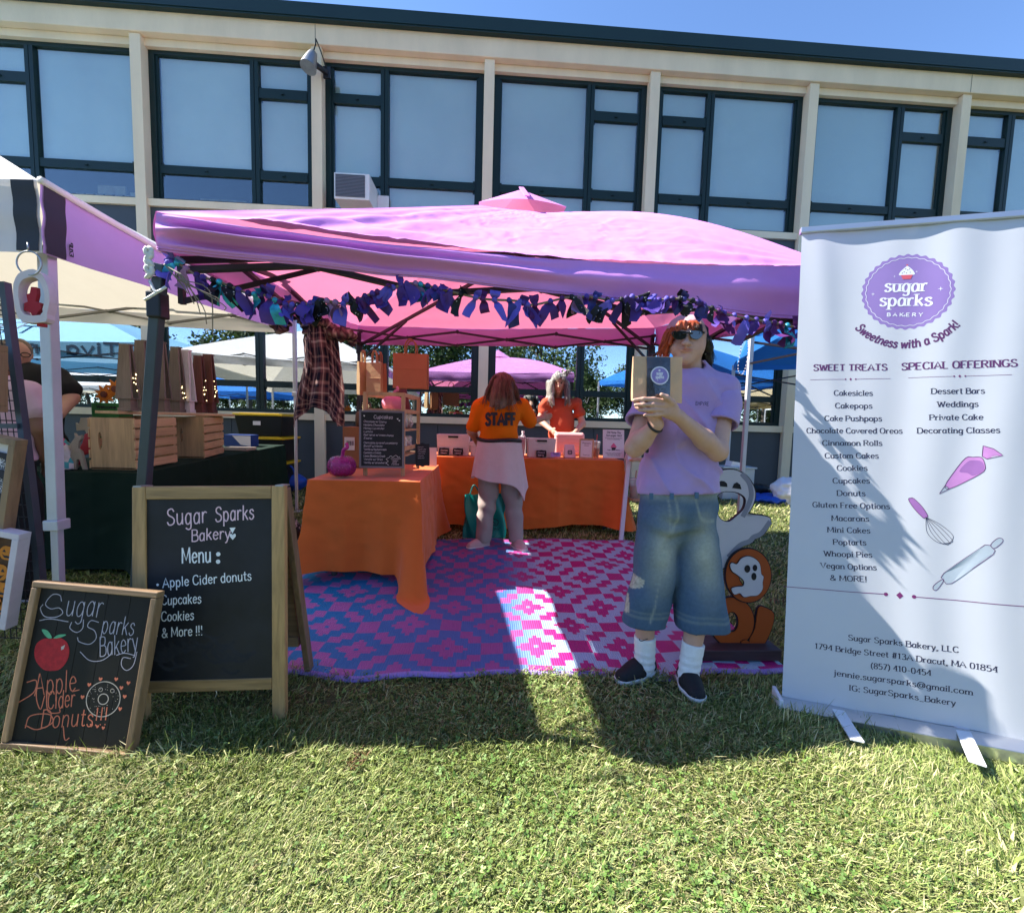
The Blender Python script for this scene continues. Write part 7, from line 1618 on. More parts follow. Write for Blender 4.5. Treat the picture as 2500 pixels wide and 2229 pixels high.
    for S_, E_, r1 in ((LS, LE, .076), (RS, RE, .074)):
        q = S_.lerp(E_, .58); sl_ = Sdf(np.minimum(S_, q)-.14, np.maximum(S_, q)+.14, .006); d = (q-S_).normalized()
        sl_.cap(S_+V((0, 0, .004)), S_.lerp(E_, .25), .064, .07, 0).cap(S_.lerp(E_, .25), S_.lerp(E_, .75), .07, r1+.004, .02); sl_.displace(lambda P_, a=S_: .0045*np.sin(40*((P_[..., 2]-a.z)*.8+(P_[..., 0]-a.x)*.6)+3*vnoise(P_, 6, 3))+.003*vnoise(P_, 14, 4)); sl_.cut(q, d)
        ar = E_-S_; sl_.cap(q-d*.012, q+d*.08, r1-.012, r1-.008, 0, '-'); sl_.build('sleeve', m_tee, shirt)
    g = MB(); c = pix(1702, 990, 1.84)
    n0 = V((.32, -.94, 0)).normalized(); u0 = V((.94, .32, 0)).normalized(); pl = lambda x, y, l=0: pix(1701, 989, 1.838)+u0*x+V((0, 0, 1))*y+n0*l
    text(g, 'EMPYRE', pl, .03, 0, .0145, .0026, .074, 'c', 0, 1.5); g.build('printed_lettering', mat('indigo_print', (.02, .015, .07), rough=.6, var=0), shirt)
    # denim shorts
    m_den = mat('washed_denim', (.5, .5, .5), rough=.85, attr=True, var=.14, vsc=70, bump=.3, bsc=260, spec=.15)
    sh = Sdf((.4, 1.66, .26), (1.2, 2.2, 1.02), .007)
    sh.cap(pix(1655, 1205, 1.935), pix(1655, 1240, 1.93), .172, .178, 0, fl=(fy, .72))
    LT, LB, RT, RB = pix(1612, 1265, 1.93), pix(1568, 1590, 1.94), pix(1698, 1265, 1.92), pix(1717, 1600, 1.9)
    sh.cap(LT, LB, .096, .1, .03, fl=(fy, .92)).cap(RT, RB, .096, .122, .012, fl=(fy, .9)).cap(pix(1640, 1240, 1.93), pix(1640, 1330, 1.925), .07, .03, .03).cap(pix(1670, 1240, 1.93), pix(1670, 1330, 1.925), .07, .03, .03)
    fl_ = pix(1652, 1300, 1.8)
    def dfold(P_):
        x, z = P_[..., 0]-fl_.x, P_[..., 2]; r = .008*np.sin(26*x+9*z+3*vnoise(P_, 4, 8))*np.clip((.85-z)*2.2, 0, 1)+.006*np.sin(60*(z-.5*np.abs(x))+3*vnoise(P_, 6, 9))*np.exp(-(x/.09)**2-((z-.73)/.07)**2)
        return r+.008*vnoise(P_, 9, 11)+.003*vnoise(P_, 22, 12)
    sh.displace(dfold); sh.cut(pix(1640, 1543, 1.85), (.02, 0, -1))
    for yy in (1.78, 1.84, 1.9, 1.96, 2.02, 2.08): sh.cap(pix(1641, 1352, 1.9)+V((0, yy-1.9, 0)), pix(1634, 1570, 1.9)+V((0, yy-1.9, 0)), .006, .026, .012, '-')
    star = [(1517, 1392), (1528, 1402), (1562, 1415), (1558, 1432), (1532, 1446), (1529, 1500), (1519, 1512), (1510, 1505)]
    st3 = [(pix(a, b, 1.88).x+.02, pix(a, b, 1.88).z) for a, b in star]
    def inpoly(x, z, poly):
        r = np.zeros(len(x), bool); j = len(poly)-1
        for i in range(len(poly)):
            (a, b), (c, d) = poly[i], poly[j]; m_ = ((b > z) != (d > z)) & (x < (c-a)*(z-b)/((d-b) or 1e-9)+a); r ^= m_; j = i
        return r
    def denim(v):
        x, y, z = v.T; b = np.array((.06, .105, .17)); f = np.array((.34, .36, .31)); k = np.zeros(len(v))
        for (T, B_) in ((LT, LB), (RT, RB)):
            tt = np.clip((T.z-z)/(T.z-B_.z), 0, 1); xc = T.x+(B_.x-T.x)*tt; k = np.maximum(k, np.exp(-((x-xc)/.062)**2-((z-.64)/.17)**2))
        k = np.maximum(k, .55*np.exp(-((z-.9)/.03)**2)); n_ = .5+.5*vnoise(v, 16, 3); k = np.clip(k*(.65+.5*n_), 0, 1)[:, None]; c = b*(1-k)+f*k
        hem = np.exp(-((z-.33)/.006)**2)+np.exp(-((z-.352)/.004)**2); c = c*(1-.5*np.clip(hem, 0, 1)[:, None])+.5*np.clip(hem, 0, 1)[:, None]*np.array((.22, .26, .24))
        for pts in ([(1548, 1262), (1572, 1258), (1588, 1235), (1592, 1215)], [(1700, 1215), (1712, 1262), (1730, 1275), (1756, 1278)], [(1638, 1215), (1641, 1300), (1630, 1345)], [(1653, 1215), (1657, 1270), (1645, 1305)], [(1634, 1345), (1612, 1480), (1600, 1535)]):
            q = [pix(a, b, 1.8) for a, b in pts]; cu = crom(q, 8)
            for p_ in cu:
                d = ((x-p_.x)/.005)**2+((z-p_.z)/.008)**2; kk = np.clip(np.exp(-d)*.75, 0, 1)[:, None]*(y < 1.93)[:, None]; c = c*(1-kk)+kk*np.array((.26, .29, .27))
        sm = inpoly(x, z, st3) & (y < 1.95); c[sm] = np.array((.5, .48, .38))*(.8+.3*vnoise(v[sm]*np.array((.3, 1, 1)), 160, 2))[:, None]
        return c
    sho = sh.build('shorts', m_den, t, colfn=denim)
    g = MB()
    for a, b in ((1590, 1212), (1701, 1210), (1640, 1212)): g.bar(pix(a, b-8, 1.795), pix(a, b+8, 1.79), .016, .006)
    g.build('belt_loop', mat('denim_blue', (.06, .11, .17), rough=.85, var=.2), sho)
    # socks and shoes
    m_sock = mat('white_ribbed_sock', (.7, .7, .69), rough=.9, var=.04, bump=.3, bsc=120); m_suede = mat('black_suede', (.008, .008, .01), rough=.75, var=.25, vsc=30, bump=.2, bsc=200); m_rub = mat('off_white_rubber', (.62, .6, .57), rough=.5, var=.08)
    for a, b, r0, r1 in ((pix(1574.5, 1552, 1.944), pix(1574, 1640, 1.952), .05, .045), (pix(1693, 1568, 1.876), pix(1679, 1655, 1.869), .05, .045)):
        k = Sdf(np.minimum(a, b)-.08, np.maximum(a, b)+.08, .005); k.cap(a, b, r0, r1, 0); k.displace(lambda P_: .0022*np.sin(P_[..., 2]*180)*np.clip((.2-P_[..., 2])*8, 0, 1)); k.cut(a, a-b); so_ = k.build('sock', m_sock, t)
    g = MB(); pl = plane(pix(1570, 1562, 1.893), (1, 0, 0), (0, 0, 1)); pen(g, [[(-.018, .004), (-.012, -.004), (0, -.003), (.022, .006)]], pl, .004); pen(g, [[(-.018, .006), (-.016, -.002), (-.008, -.004)]], pl, .003); g.build('sock_mark', m_txt, so_)
    shoe(t, pix(1590, 1648, 1.99).to_tuple()[:2]+(.004,), gr_pt(1514, 1668), m_suede, m_rub, .05, .1)
    shoe(t, pix(1668, 1660, 1.92).to_tuple()[:2]+(.004,), gr_pt(1702, 1712), m_suede, m_rub, .05, .1)
    g = MB()
    for q, yy in (((1518, 1632), 1.83), ((1702, 1680), 1.7)): c = pix(*q, yy); g.box((c.x-.004, c.y-.004, c.z-.004), (c.x+.004, c.y+.004, c.z+.004))
    # wristband
    g = MB(); d = (LW-LE).normalized(); a = d.orthogonal().normalized(); b = d.cross(a); c = LE.lerp(LW, .93); g.tube([c+(a*math.cos(k)+b*math.sin(k))*.0315 for k in [q*math.pi/10 for q in range(20)]], .0055, 8, closed=True); g.build('wristband', m_black, t, smooth=True)
    # the paper bag on his hands
    bg_ = thing('paper_bag', 'kraft bakery bag with a dark window and round lilac sticker, held up by the person', 'paper bag', pix(1606, 980, 1.715))
    yb = 1.705; A, B, C, D = pix(1545, 979, yb), pix(1665, 985, yb), pix(1666, 872, yb+.02), pix(1546, 870, yb+.02); bk = V((.012, .062, .004))
    m_kr = mat('tan_kraft_bag', (.56, .36, .21), rough=.7, var=.07, vsc=14, bump=.2, bsc=25, trans=.08); m_win = mat('dark_bag_window', (.02, .017, .02), rough=.12, var=.5, vsc=18, bump=.6, bsc=16, spec=.7, coat=.4)
    u = (B-A); v = D-A; L = lambda x, y: A+u*x+v*y+(C-B-(D-A))*x*y
    g = MB(); nx, ny = 12, 12; fr = [L(i/nx, j/ny)+V((0, -.004*math.sin(math.pi*i/nx)*math.sin(math.pi*j/ny)+.003*fbm(V((i, j, 0)), .4, 2), 0)) for j in range(ny+1) for i in range(nx+1)]
    bkp = [L(i/nx, j/ny)+bk*(1-.75*(j/ny)**2) for j in range(ny+1) for i in range(nx+1)]; n_ = (nx+1)*(ny+1)
    fs = [(j*(nx+1)+i, j*(nx+1)+i+1, (j+1)*(nx+1)+i+1, (j+1)*(nx+1)+i) for j in range(ny) for i in range(nx)]
    sides = [(j*(nx+1), (j+1)*(nx+1), n_+(j+1)*(nx+1), n_+j*(nx+1)) for j in range(ny)]+[(n_+j*(nx+1)+nx, n_+(j+1)*(nx+1)+nx, (j+1)*(nx+1)+nx, j*(nx+1)+nx) for j in range(ny)]+[(n_+i, n_+i+1, i+1, i) for i in range(nx)]
    g.add(fr+bkp, fs+[tuple(n_+q for q in f[::-1]) for f in fs]+sides); g.build('body', m_kr, bg_, smooth=True, auto=50)
    W = lambda x, y, l=0: L(x, y)+V((0, -.0035-l-.004*math.sin(math.pi*x)*math.sin(math.pi*y), 0))
    g = MB(); g.grid(lambda a, b: W(.265+.475*a, .03+.955*b, .002+.004*math.sin(math.pi*a)*(1+.6*fbm(V((a*3, b*3, 0)), 1.5, 3))), 14, 16); wn = g.build('window', m_win, bg_, smooth=True)
    c = (.51, .575); rr = .185; S2 = lambda x, y, l=0: W(c[0]+x*rr, c[1]+y*rr*1.08, .009+l)
    g = MB(); patch(g, disc(36), S2, 0); stk = g.build('sticker', m_print, bg_); g = MB(); patch(g, disc(36, .86), S2, .0006); g.build('sticker_disc', mat('lavender_print', (.25, .18, .42), rough=.4, var=0), stk)
    g = MB(); text(g, 'sugar', S2, 0, .08, .34, .07, .72, 'c', 0, ang=.05); text(g, 'sparks', S2, 0, -.32, .34, .07, .9, 'c', 0, ang=.05); patch(g, disc(10, .12, -.05, .55), S2, .0012); text(g, 'BAKERY', S2, 0, -.6, .1, .03, .5)
    g.build('sticker_lettering', m_print, stk)
def gr_pt(px, py, z=.004):
    d = ray(px, py); return tuple(CAM+d*((z-CH)/d.z))
boy()

def figure(label, at_, skin_c, hair, parts):
    """a generic clothed figure from joint positions"""
    pass
def limb(s, pts, rs, k=.02):
    for i in range(len(pts)-1): s.cap(pts[i], pts[i+1], rs[i], rs[i+1], k)
def bounds(pts, m_): a = np.array([tuple(p) for p in pts]); return a.min(0)-m_, a.max(0)+m_
def head(s, c, fw, k=1.0, face=True):
    """skull, jaw, nose and ears; fw = facing direction"""
    f = V(fw).normalized(); sd = f.cross(V((0, 0, 1))).normalized(); up = sd.cross(f)
    R_ = Matrix((sd, f, up)).transposed()
    s.ell(c, (.072*k, .09*k, .095*k), .0, rot=R_).ell(c+f*.03*k-up*.055*k, (.052*k, .055*k, .06*k), .04, rot=R_).ell(c+f*.065*k-up*.1*k, (.022, .02, .018), .03)
    s.cap(c+f*.088*k+up*.0*k, c+f*.108*k-up*.03*k, .009, .013, .014); s.ell(c+f*.082*k-up*.068*k, (.024, .01, .008), .01, rot=R_)
    for q in (-1, 1): s.ell(c+sd*q*.074*k-up*.01, (.01, .02, .03), .01, rot=R_); s.ell(c+sd*q*.03*k+f*.084*k+up*.012*k, (.013, .012, .009), .008, '-', rot=R_)
    s.cap(c-f*.015-up*.08*k, c-f*.025-up*.17*k, .05*k, .052*k, .03)
def eyes(t, c, fw, k=1.0):
    f = V(fw).normalized(); sd = f.cross(V((0, 0, 1))).normalized(); up = sd.cross(f); g = MB()
    for q in (-1, 1): g.lathe([(.001, -.004), (.008, -.002), (.008, .002), (.001, .005)], c+sd*q*.03*k+f*.082*k+up*.012*k, 10, f); g.bar(c+sd*q*.017+f*.094*k+up*.032, c+sd*q*.046+f*.084*k+up*.03, .006, .006)
    g.build('eye', mat('dark_eye', (.02, .012, .01), rough=.25), t)
def hand(s, wrist, d, side, k=1.0, curl=.5):
    """palm, four fingers and a thumb continuing a forearm; d along the hand, side towards the thumb"""
    d = V(d).normalized(); sd = (V(side)-d*V(side).dot(d)).normalized(); n = d.cross(sd)
    s.cap(wrist, wrist+d*.055*k, .025*k, .03*k, .012, fl=(n, .6))
    for i, L_ in enumerate((.07, .078, .072, .056)):
        b = wrist+d*.07*k+sd*(.024-.016*i)*k; m1 = b+d*L_*.5*k; e = m1+(d*(1-curl*.6)+n*curl)*L_*.5*k; s.chain([b-d*.015, b, m1, e], [.0095*k, .0095*k, .0088*k, .007*k], .007)
    b = wrist+d*.025*k+sd*.024*k; s.chain([b, b+(d*.6+sd*.6)*.035*k, b+(d*.9+sd*.5+n*.2)*.06*k], [.014*k, .011*k, .008*k], .008)
def const(c): return lambda v: np.tile(np.array(c), (len(v), 1))
m_orT = mat('safety_orange_jersey', (.75, .16, .005), rough=.85, var=.05, bump=.6, bsc=11, spec=.15); m_rust = mat('rust_jersey', (.42, .08, .04), rough=.85, var=.08, bump=.6, bsc=11, spec=.15)
m_mauve = mat('mauve_fleece', (.58, .46, .46), rough=.95, var=.06, bump=.6, bsc=10, sheen=.3); m_taupe = mat('taupe_trousers', (.33, .27, .245), rough=.9, var=.08, bump=.6, bsc=10)
m_blkT = mat('black_jersey', (.007, .007, .008), rough=.9, var=.2, bump=.2, bsc=250); m_pnkT = mat('pink_jersey', (.55, .36, .42), rough=.9, var=.05, bump=.2, bsc=250)
def strands(t, m_, col_, roots, n, sd, rad=.003):
    """loose locks: roots = list of (start, middle, end, spread)"""
    r = np.random.default_rng(sd); mb = MB(); v = []
    for k in range(n):
        a, b, c, sp = roots[k % len(roots)]; e = lambda q: V((r.normal(0, q), r.normal(0, q), r.normal(0, q*.6)))
        P_ = crom([V(a)+e(sp*.7), V(b)+e(sp), V(c)+e(sp*1.5)], 4); mb.tube(P_, [rad*(1-.8*q/8) for q in range(len(P_))], 4)
    vv = np.array([tuple(p) for p in mb.v]); ff = [f for f in mb.f if len(f) == 4]; cc = np.array(col_)*(1+.35*np.repeat(r.normal(size=len(vv)//36+1), 36)[:len(vv), None]).clip(.4, 2)
    return npmesh('hair_strands', vv, ff, m_, t, cols=cc)
m_hair2 = mat('streaked_hair', (.5, .5, .5), rough=.45, attr=True, var=.35, vsc=50, stretch=(1, 1, .1), bump=.7, bsc=120)
bt_ = [o for o in bpy.data.objects if o.get('label', '').startswith('person in lilac')][0]
B_ = lambda a, b, y: pix(a, b, y)
strands(bt_, MATS['two_tone_hair'], (.45, .08, .02), [(B_(1640, 800, 1.93), B_(1624, 838, 1.94), B_(1608, 872, 1.955), .006), (B_(1636, 812, 1.95), B_(1618, 850, 1.96), B_(1612, 880, 1.965), .007), (B_(1660, 790, 1.9), B_(1650, 802, 1.885), B_(1643, 815, 1.882), .005)], 70, 3, .0024)
strands(bt_, MATS['two_tone_hair'], (.01, .007, .007), [(B_(1716, 800, 1.94), B_(1730, 842, 1.955), B_(1738, 880, 1.97), .007), (B_(1722, 830, 1.98), B_(1734, 868, 1.985), B_(1726, 905, 2.0), .008), (B_(1696, 789, 1.9), B_(1703, 802, 1.885), B_(1712, 816, 1.885), .005)], 70, 4, .0024)
m_sneak = mat('dusty_pink_sneaker', (.5, .36, .34), rough=.7, var=.1)
def staff():
    Y = 3.78; P = lambda a, b, d=0: pix(a, b, Y+d); g0 = gz(Y); t = thing('person', 'person from behind in an orange STAFF shirt with a mauve fleece round the waist', 'person', (P(1222, 1340).x, Y, g0))
    hc = P(1226, 945, .02); LS, RS = P(1172, 988), P(1278, 988); LE, LW = P(1152, 1052, .05), P(1166, 1080, .2); RE, RW = P(1294, 1030, .05), P(1322, 1022, .16); hp = P(1218, 1110)
    lo, hi = bounds([hc, LE, RW, P(1150, 1345), P(1285, 1345)], .22); s = Sdf(lo, hi, .009)
    head(s, hc, (.15, 1, -.1)); limb(s, [P(1224, 990), P(1220, 1060), hp], [.085, .085, .1], .03); s.cap(LS, RS, .045, .045, .03)
    limb(s, [LS, LE, LW], [.05, .043, .028]); limb(s, [RS, RE, RW], [.05, .042, .027]); hand(s, LW, LW-LE, (1, 0, 0)); hand(s, RW, RW-RE, (0, 0, 1))
    LA, RA = P(1178, 1325, .02), P(1262, 1320, .02); limb(s, [P(1196, 1120), P(1188, 1220), LA], [.085, .06, .038]); limb(s, [P(1240, 1120), P(1252, 1220), RA], [.085, .06, .038]); s.build('body', m_skin, t, colfn=const((.4, .22, .15)))
    h = Sdf(hc-V((.22, .22, .36)), hc+V((.22, .22, .2)), .008); h.ell(hc+V((0, -.02, .01)), (.105, .108, .115), 0).cap(hc+V((0, -.04, -.02)), hc+V((-.01, -.06, -.1)), .11, .116, .05)
    r = np.random.default_rng(4)
    for k in range(26):
        a = -1.1+2.2*k/25; x = .122*math.sin(a); y = -.12*math.cos(a)*.9; b = hc+V((x, y, -.09)); h.cap(b, b+V((x*.35+.02*r.normal(), -.012, -.06-.06*r.random())), .02, .006, .012)
    h.ell(hc+V((.01, .1, -.03)), (.07, .06, .09), .01, '-'); h.displace(lambda q: .006*vnoise(q*np.array((1, 1, .2)), 70, 2))
    h.build('hair', m_hair2, t, colfn=lambda v: np.array((.12, .055, .032))*(1+.6*vnoise(v*np.array((1, 1, .1)), 60, 1))[:, None].clip(.3, 2)+np.clip((hc.z-.1-v[:, 2])*2.2, 0, .12)[:, None])
    strands(t, m_hair2, (.16, .075, .045), [(hc+V((-.06, -.09, .08)), hc+V((-.115, -.1, -.05)), hc+V((-.15, -.1, -.16)), .014), (hc+V((0, -.11, .08)), hc+V((-.04, -.15, -.06)), hc+V((-.05, -.15, -.2)), .018), (hc+V((.05, -.1, .08)), hc+V((.06, -.145, -.06)), hc+V((.07, -.14, -.21)), .018), (hc+V((.07, -.08, .07)), hc+V((.115, -.08, -.05)), hc+V((.15, -.08, -.15)), .014)], 150, 5, .0035)
    lo, hi = bounds([LE, RE, P(1220, 960), P(1220, 1090)], .16); s = Sdf(lo, hi, .008); s.cap(P(1223, 1000), P(1216, 1080), .17, .165, 0, fl=((0, 1, 0), .66)).cap(LS+V((.03, 0, -.01)), RS+V((-.03, 0, -.01)), .06, .06, .05).cap(P(1224, 985, .0), P(1226, 968, .01), .09, .066, .05)
    s.cap(LS, LS.lerp(LE, .78), .058, .07, .03).cap(RS, RS.lerp(RE, .9), .058, .07, .03); s.displace(lambda q: .006*np.sin(30*(q[..., 0]*.6+q[..., 2])+3*vnoise(q, 4, 2))+.005*vnoise(q, 10, 3)); s.cut(P(1200, 1086), (0, 0, -1)); sh = s.build('t_shirt', m_orT, t)
    g = MB(); c = P(1221, 1037)
    def cyl(x, y, l=0): a = x/.175; return V((c.x+.178*math.sin(a), Y-.124*math.cos(a)-.003-l-.006, c.z+y))
    text(g, 'STAFF', cyl, 0, 0, .092, .026, .268, 'c', 0, 1.2, ang=.03); g.build('printed_lettering', m_txt, sh)
    lo, hi = bounds([P(1140, 1070), P(1295, 1345)], .17); s = Sdf(lo, hi, .009); s.cap(P(1196, 1100), P(1192, 1200), .105, .085, 0).cap(P(1192, 1200), P(1180, 1318, .01), .085, .066, .03).cap(P(1240, 1100), P(1250, 1200), .105, .085, .03).cap(P(1250, 1200), P(1260, 1312, .01), .085, .068, .03); s.displace(lambda q: .005*np.sin(22*q[..., 2]+14*q[..., 0]+3*vnoise(q, 5, 1))+.005*vnoise(q, 12, 2)); s.cut(P(1200, 1323), (0, 0, -1)); s.build('trousers', m_taupe, t)
    # fleece tied round the waist: an open skirt of cloth with one hanging corner
    w_ = MB(); cx = P(1219, 1080).x
    def fl(a, b):
        th = -2.0+4.0*a; rx = .184+.055*b+.012*math.sin(th*7+2)*b; ry = .142+.045*b+.012*math.sin(th*7)*b
        x = cx+rx*math.sin(th)+.01*b; y = Y-ry*math.cos(th); z1 = P(1219, 1172).z-.06*max(0, math.sin(th*.9+.25))**2-.11*math.exp(-((th-1.05)/.32)**2)+.04*math.exp(-((th+1.2)/.5)**2)
        return V((x, y, P(1219, 1078).z*(1-b)+z1*b+.006*fbm(V((th, b*3, 0)), 2, 1)))
    w_.grid(fl, 80, 30); o = w_.build('tied_fleece', m_mauve, t, smooth=True); so_ = o.modifiers.new('thickness', 'SOLIDIFY'); so_.thickness = .008
    w_ = MB(); w_.tube([V((cx+.186*math.sin(q), Y-.142*math.cos(q), P(1219, 1074).z+.006*math.sin(q*3))) for q in [-2+4*k/30 for k in range(31)]], .017, 8); w_.build('waist_band', m_black, t, smooth=True)
    for a, b in (((1190, 1338, .02), (1146, 1336, -.02)), ((1256, 1335, .02), (1278, 1336, -.06))):
        p, q = P(*a), P(*b); shoe(t, (p.x, p.y, gz(p.y)+.004), (q.x, q.y-.04, gz(p.y)+.004), m_sneak, m_rub if 'off_white_rubber' in MATS else m_print, .05, .09)
m_rub = MATS['off_white_rubber']
staff()
def seller():
    Y = 5.12; P = lambda a, b, d=0: pix(a, b, Y+d); g0 = gz(Y); t = thing('person', 'person with long grey hair and a bun in a rust T-shirt serving behind the table', 'person', (P(1370, 1100).x, Y, g0))
    hc = P(1364, 934, -.02); fw = (-.12, -1, -.32); LS, RS = P(1332, 982), P(1408, 982); LE, LW = P(1318, 1026, -.05), P(1346, 1050, -.26); RE, RW = P(1422, 1035, -.05), P(1404, 1056, -.2)
    lo, hi = bounds([hc, LE, LW, RE, RW, V((hc.x, Y, g0))], .22); s = Sdf(lo, hi, .009); head(s, hc, fw, .98)
    limb(s, [P(1370, 992, .03), P(1370, 1070, .02), P(1370, 1120)], [.075, .08, .1], .03); s.cap(LS, RS, .042, .042, .03); limb(s, [LS, LE, LW], [.046, .04, .026]); limb(s, [RS, RE, RW], [.046, .04, .026]); hand(s, LW, LW-LE, (0, 0, 1), .95); hand(s, RW, RW-RE, (-1, 0, 0), .95)
    for dx in (-.09, .09): limb(s, [P(1370, 1130)+V((dx, 0, 0)), V((P(1370, 1100).x+dx, Y, g0+.5)), V((P(1370, 1100).x+dx, Y, g0+.08))], [.085, .06, .04])
    lip = hc+V(fw).normalized()*.088+V((0, 0, -.062))
    def cf(v): k = np.exp(-(((v-np.array(lip))/np.array((.024, .03, .012)))**2).sum(1))[:, None]; return np.array((.5, .29, .21))*(1-k)+np.array((.38, .1, .09))*k
    s.build('body', m_skin, t, colfn=cf); eyes(t, hc, fw, .98)
    h = Sdf(hc-V((.2, .22, .4)), hc+V((.22, .2, .26)), .008); h.ell(hc+V((.0, .022, .02)), (.09, .1, .1), 0)
    for sx in (-1, 1):
        for k in range(4): b = hc+V((sx*(.075+.012*k), -.04+.035*k, -.0)); h.cap(b, b+V((sx*.012+.008*k, -.05+.02*k, -.2-.02*k)), .03, .024, .015).cap(b+V((sx*.012, -.05+.02*k, -.19)), b+V((-sx*.012, -.07+.02*k, -.27-.02*k)), .024, .01, .015)
    h.ell(hc+V((.075, .03, .1)), (.038, .036, .034), .008).ell(hc+V((-.01, .02, .115)), (.03, .03, .024), .01)
    for k in range(7): b = hc+V((-.05+.017*k, -.085, .06)); h.cap(b, b+V((-.004, -.012, -.035)), .013, .008, .01)
    r = np.random.default_rng(8)
    for k in range(9): a = r.uniform(0, 6.28); b = hc+V((.075, .03, .1)); h.cap(b, b+V((.055*math.cos(a), 0, .05*math.sin(a)+.02)), .008, .003, .01)
    h.ell(hc+V((-.01, -.1, -.035)), (.056, .07, .075), .01, '-'); h.displace(lambda q: .006*vnoise(q*np.array((1, 1, .2)), 75, 5))
    h.build('hair', m_hair2, t, colfn=lambda v: np.where((v[:, 0] > hc.x+.03)[:, None] & (v[:, 2] < hc.z-.02)[:, None], np.array((.1, .085, .075)), np.array((.3, .28, .245)))*(1+.4*vnoise(v*np.array((1, 1, .1)), 70, 1))[:, None].clip(.4, 2))
    strands(t, m_hair2, (.33, .31, .28), [(hc+V((-.05, -.05, .08)), hc+V((-.095, -.07, -.06)), hc+V((-.1, -.1, -.27)), .012), (hc+V((.05, -.05, .08)), hc+V((.095, -.06, -.06)), hc+V((.11, -.09, -.27)), .012), (hc+V((.06, .02, .1)), hc+V((.11, .0, .14)), hc+V((.13, 0, .1)), .016), (hc+V((-.03, -.07, .09)), hc+V((-.03, -.1, .05)), hc+V((-.035, -.098, .02)), .014)], 130, 6, .0032)
    lo, hi = bounds([LE, RE, P(1370, 960), P(1370, 1110)], .15); s = Sdf(lo, hi, .009); s.cap(P(1370, 1005), P(1370, 1100), .14, .155, 0, fl=((0, 1, 0), .74)).cap(LS+V((.025, 0, -.01)), RS+V((-.025, 0, -.01)), .056, .056, .05).cap(LS, LS.lerp(LE, .5), .054, .062, .03).cap(RS, RS.lerp(RE, .5), .054, .062, .03)
    s.displace(lambda q: .007*np.sin(28*(q[..., 0]*.7-q[..., 2])+3*vnoise(q, 4, 6))+.005*vnoise(q, 10, 3)); s.cut(P(1370, 1105), (0, 0, -1)); s.build('t_shirt', m_rust, t)
    lo, hi = bounds([P(1340, 1090), V((P(1400, 1100).x, Y, g0))], .16); s = Sdf(lo, hi, .012)
    for dx in (-.085, .085): s.cap(P(1370, 1110)+V((dx*.7, 0, 0)), V((P(1370, 1100).x+dx, Y, g0+.06)), .105, .07, .03)
    s.cut((0, 0, g0+.07), (0, 0, -1)); s.build('trousers', m_blkT, t)
    for dx in (-.085, .085): x = P(1370, 1100).x+dx; shoe(t, (x, Y+.05, g0+.004), (x, Y-.17, g0+.004), m_suede_, m_print, .045, .08)
m_suede_ = MATS['black_suede']
seller()
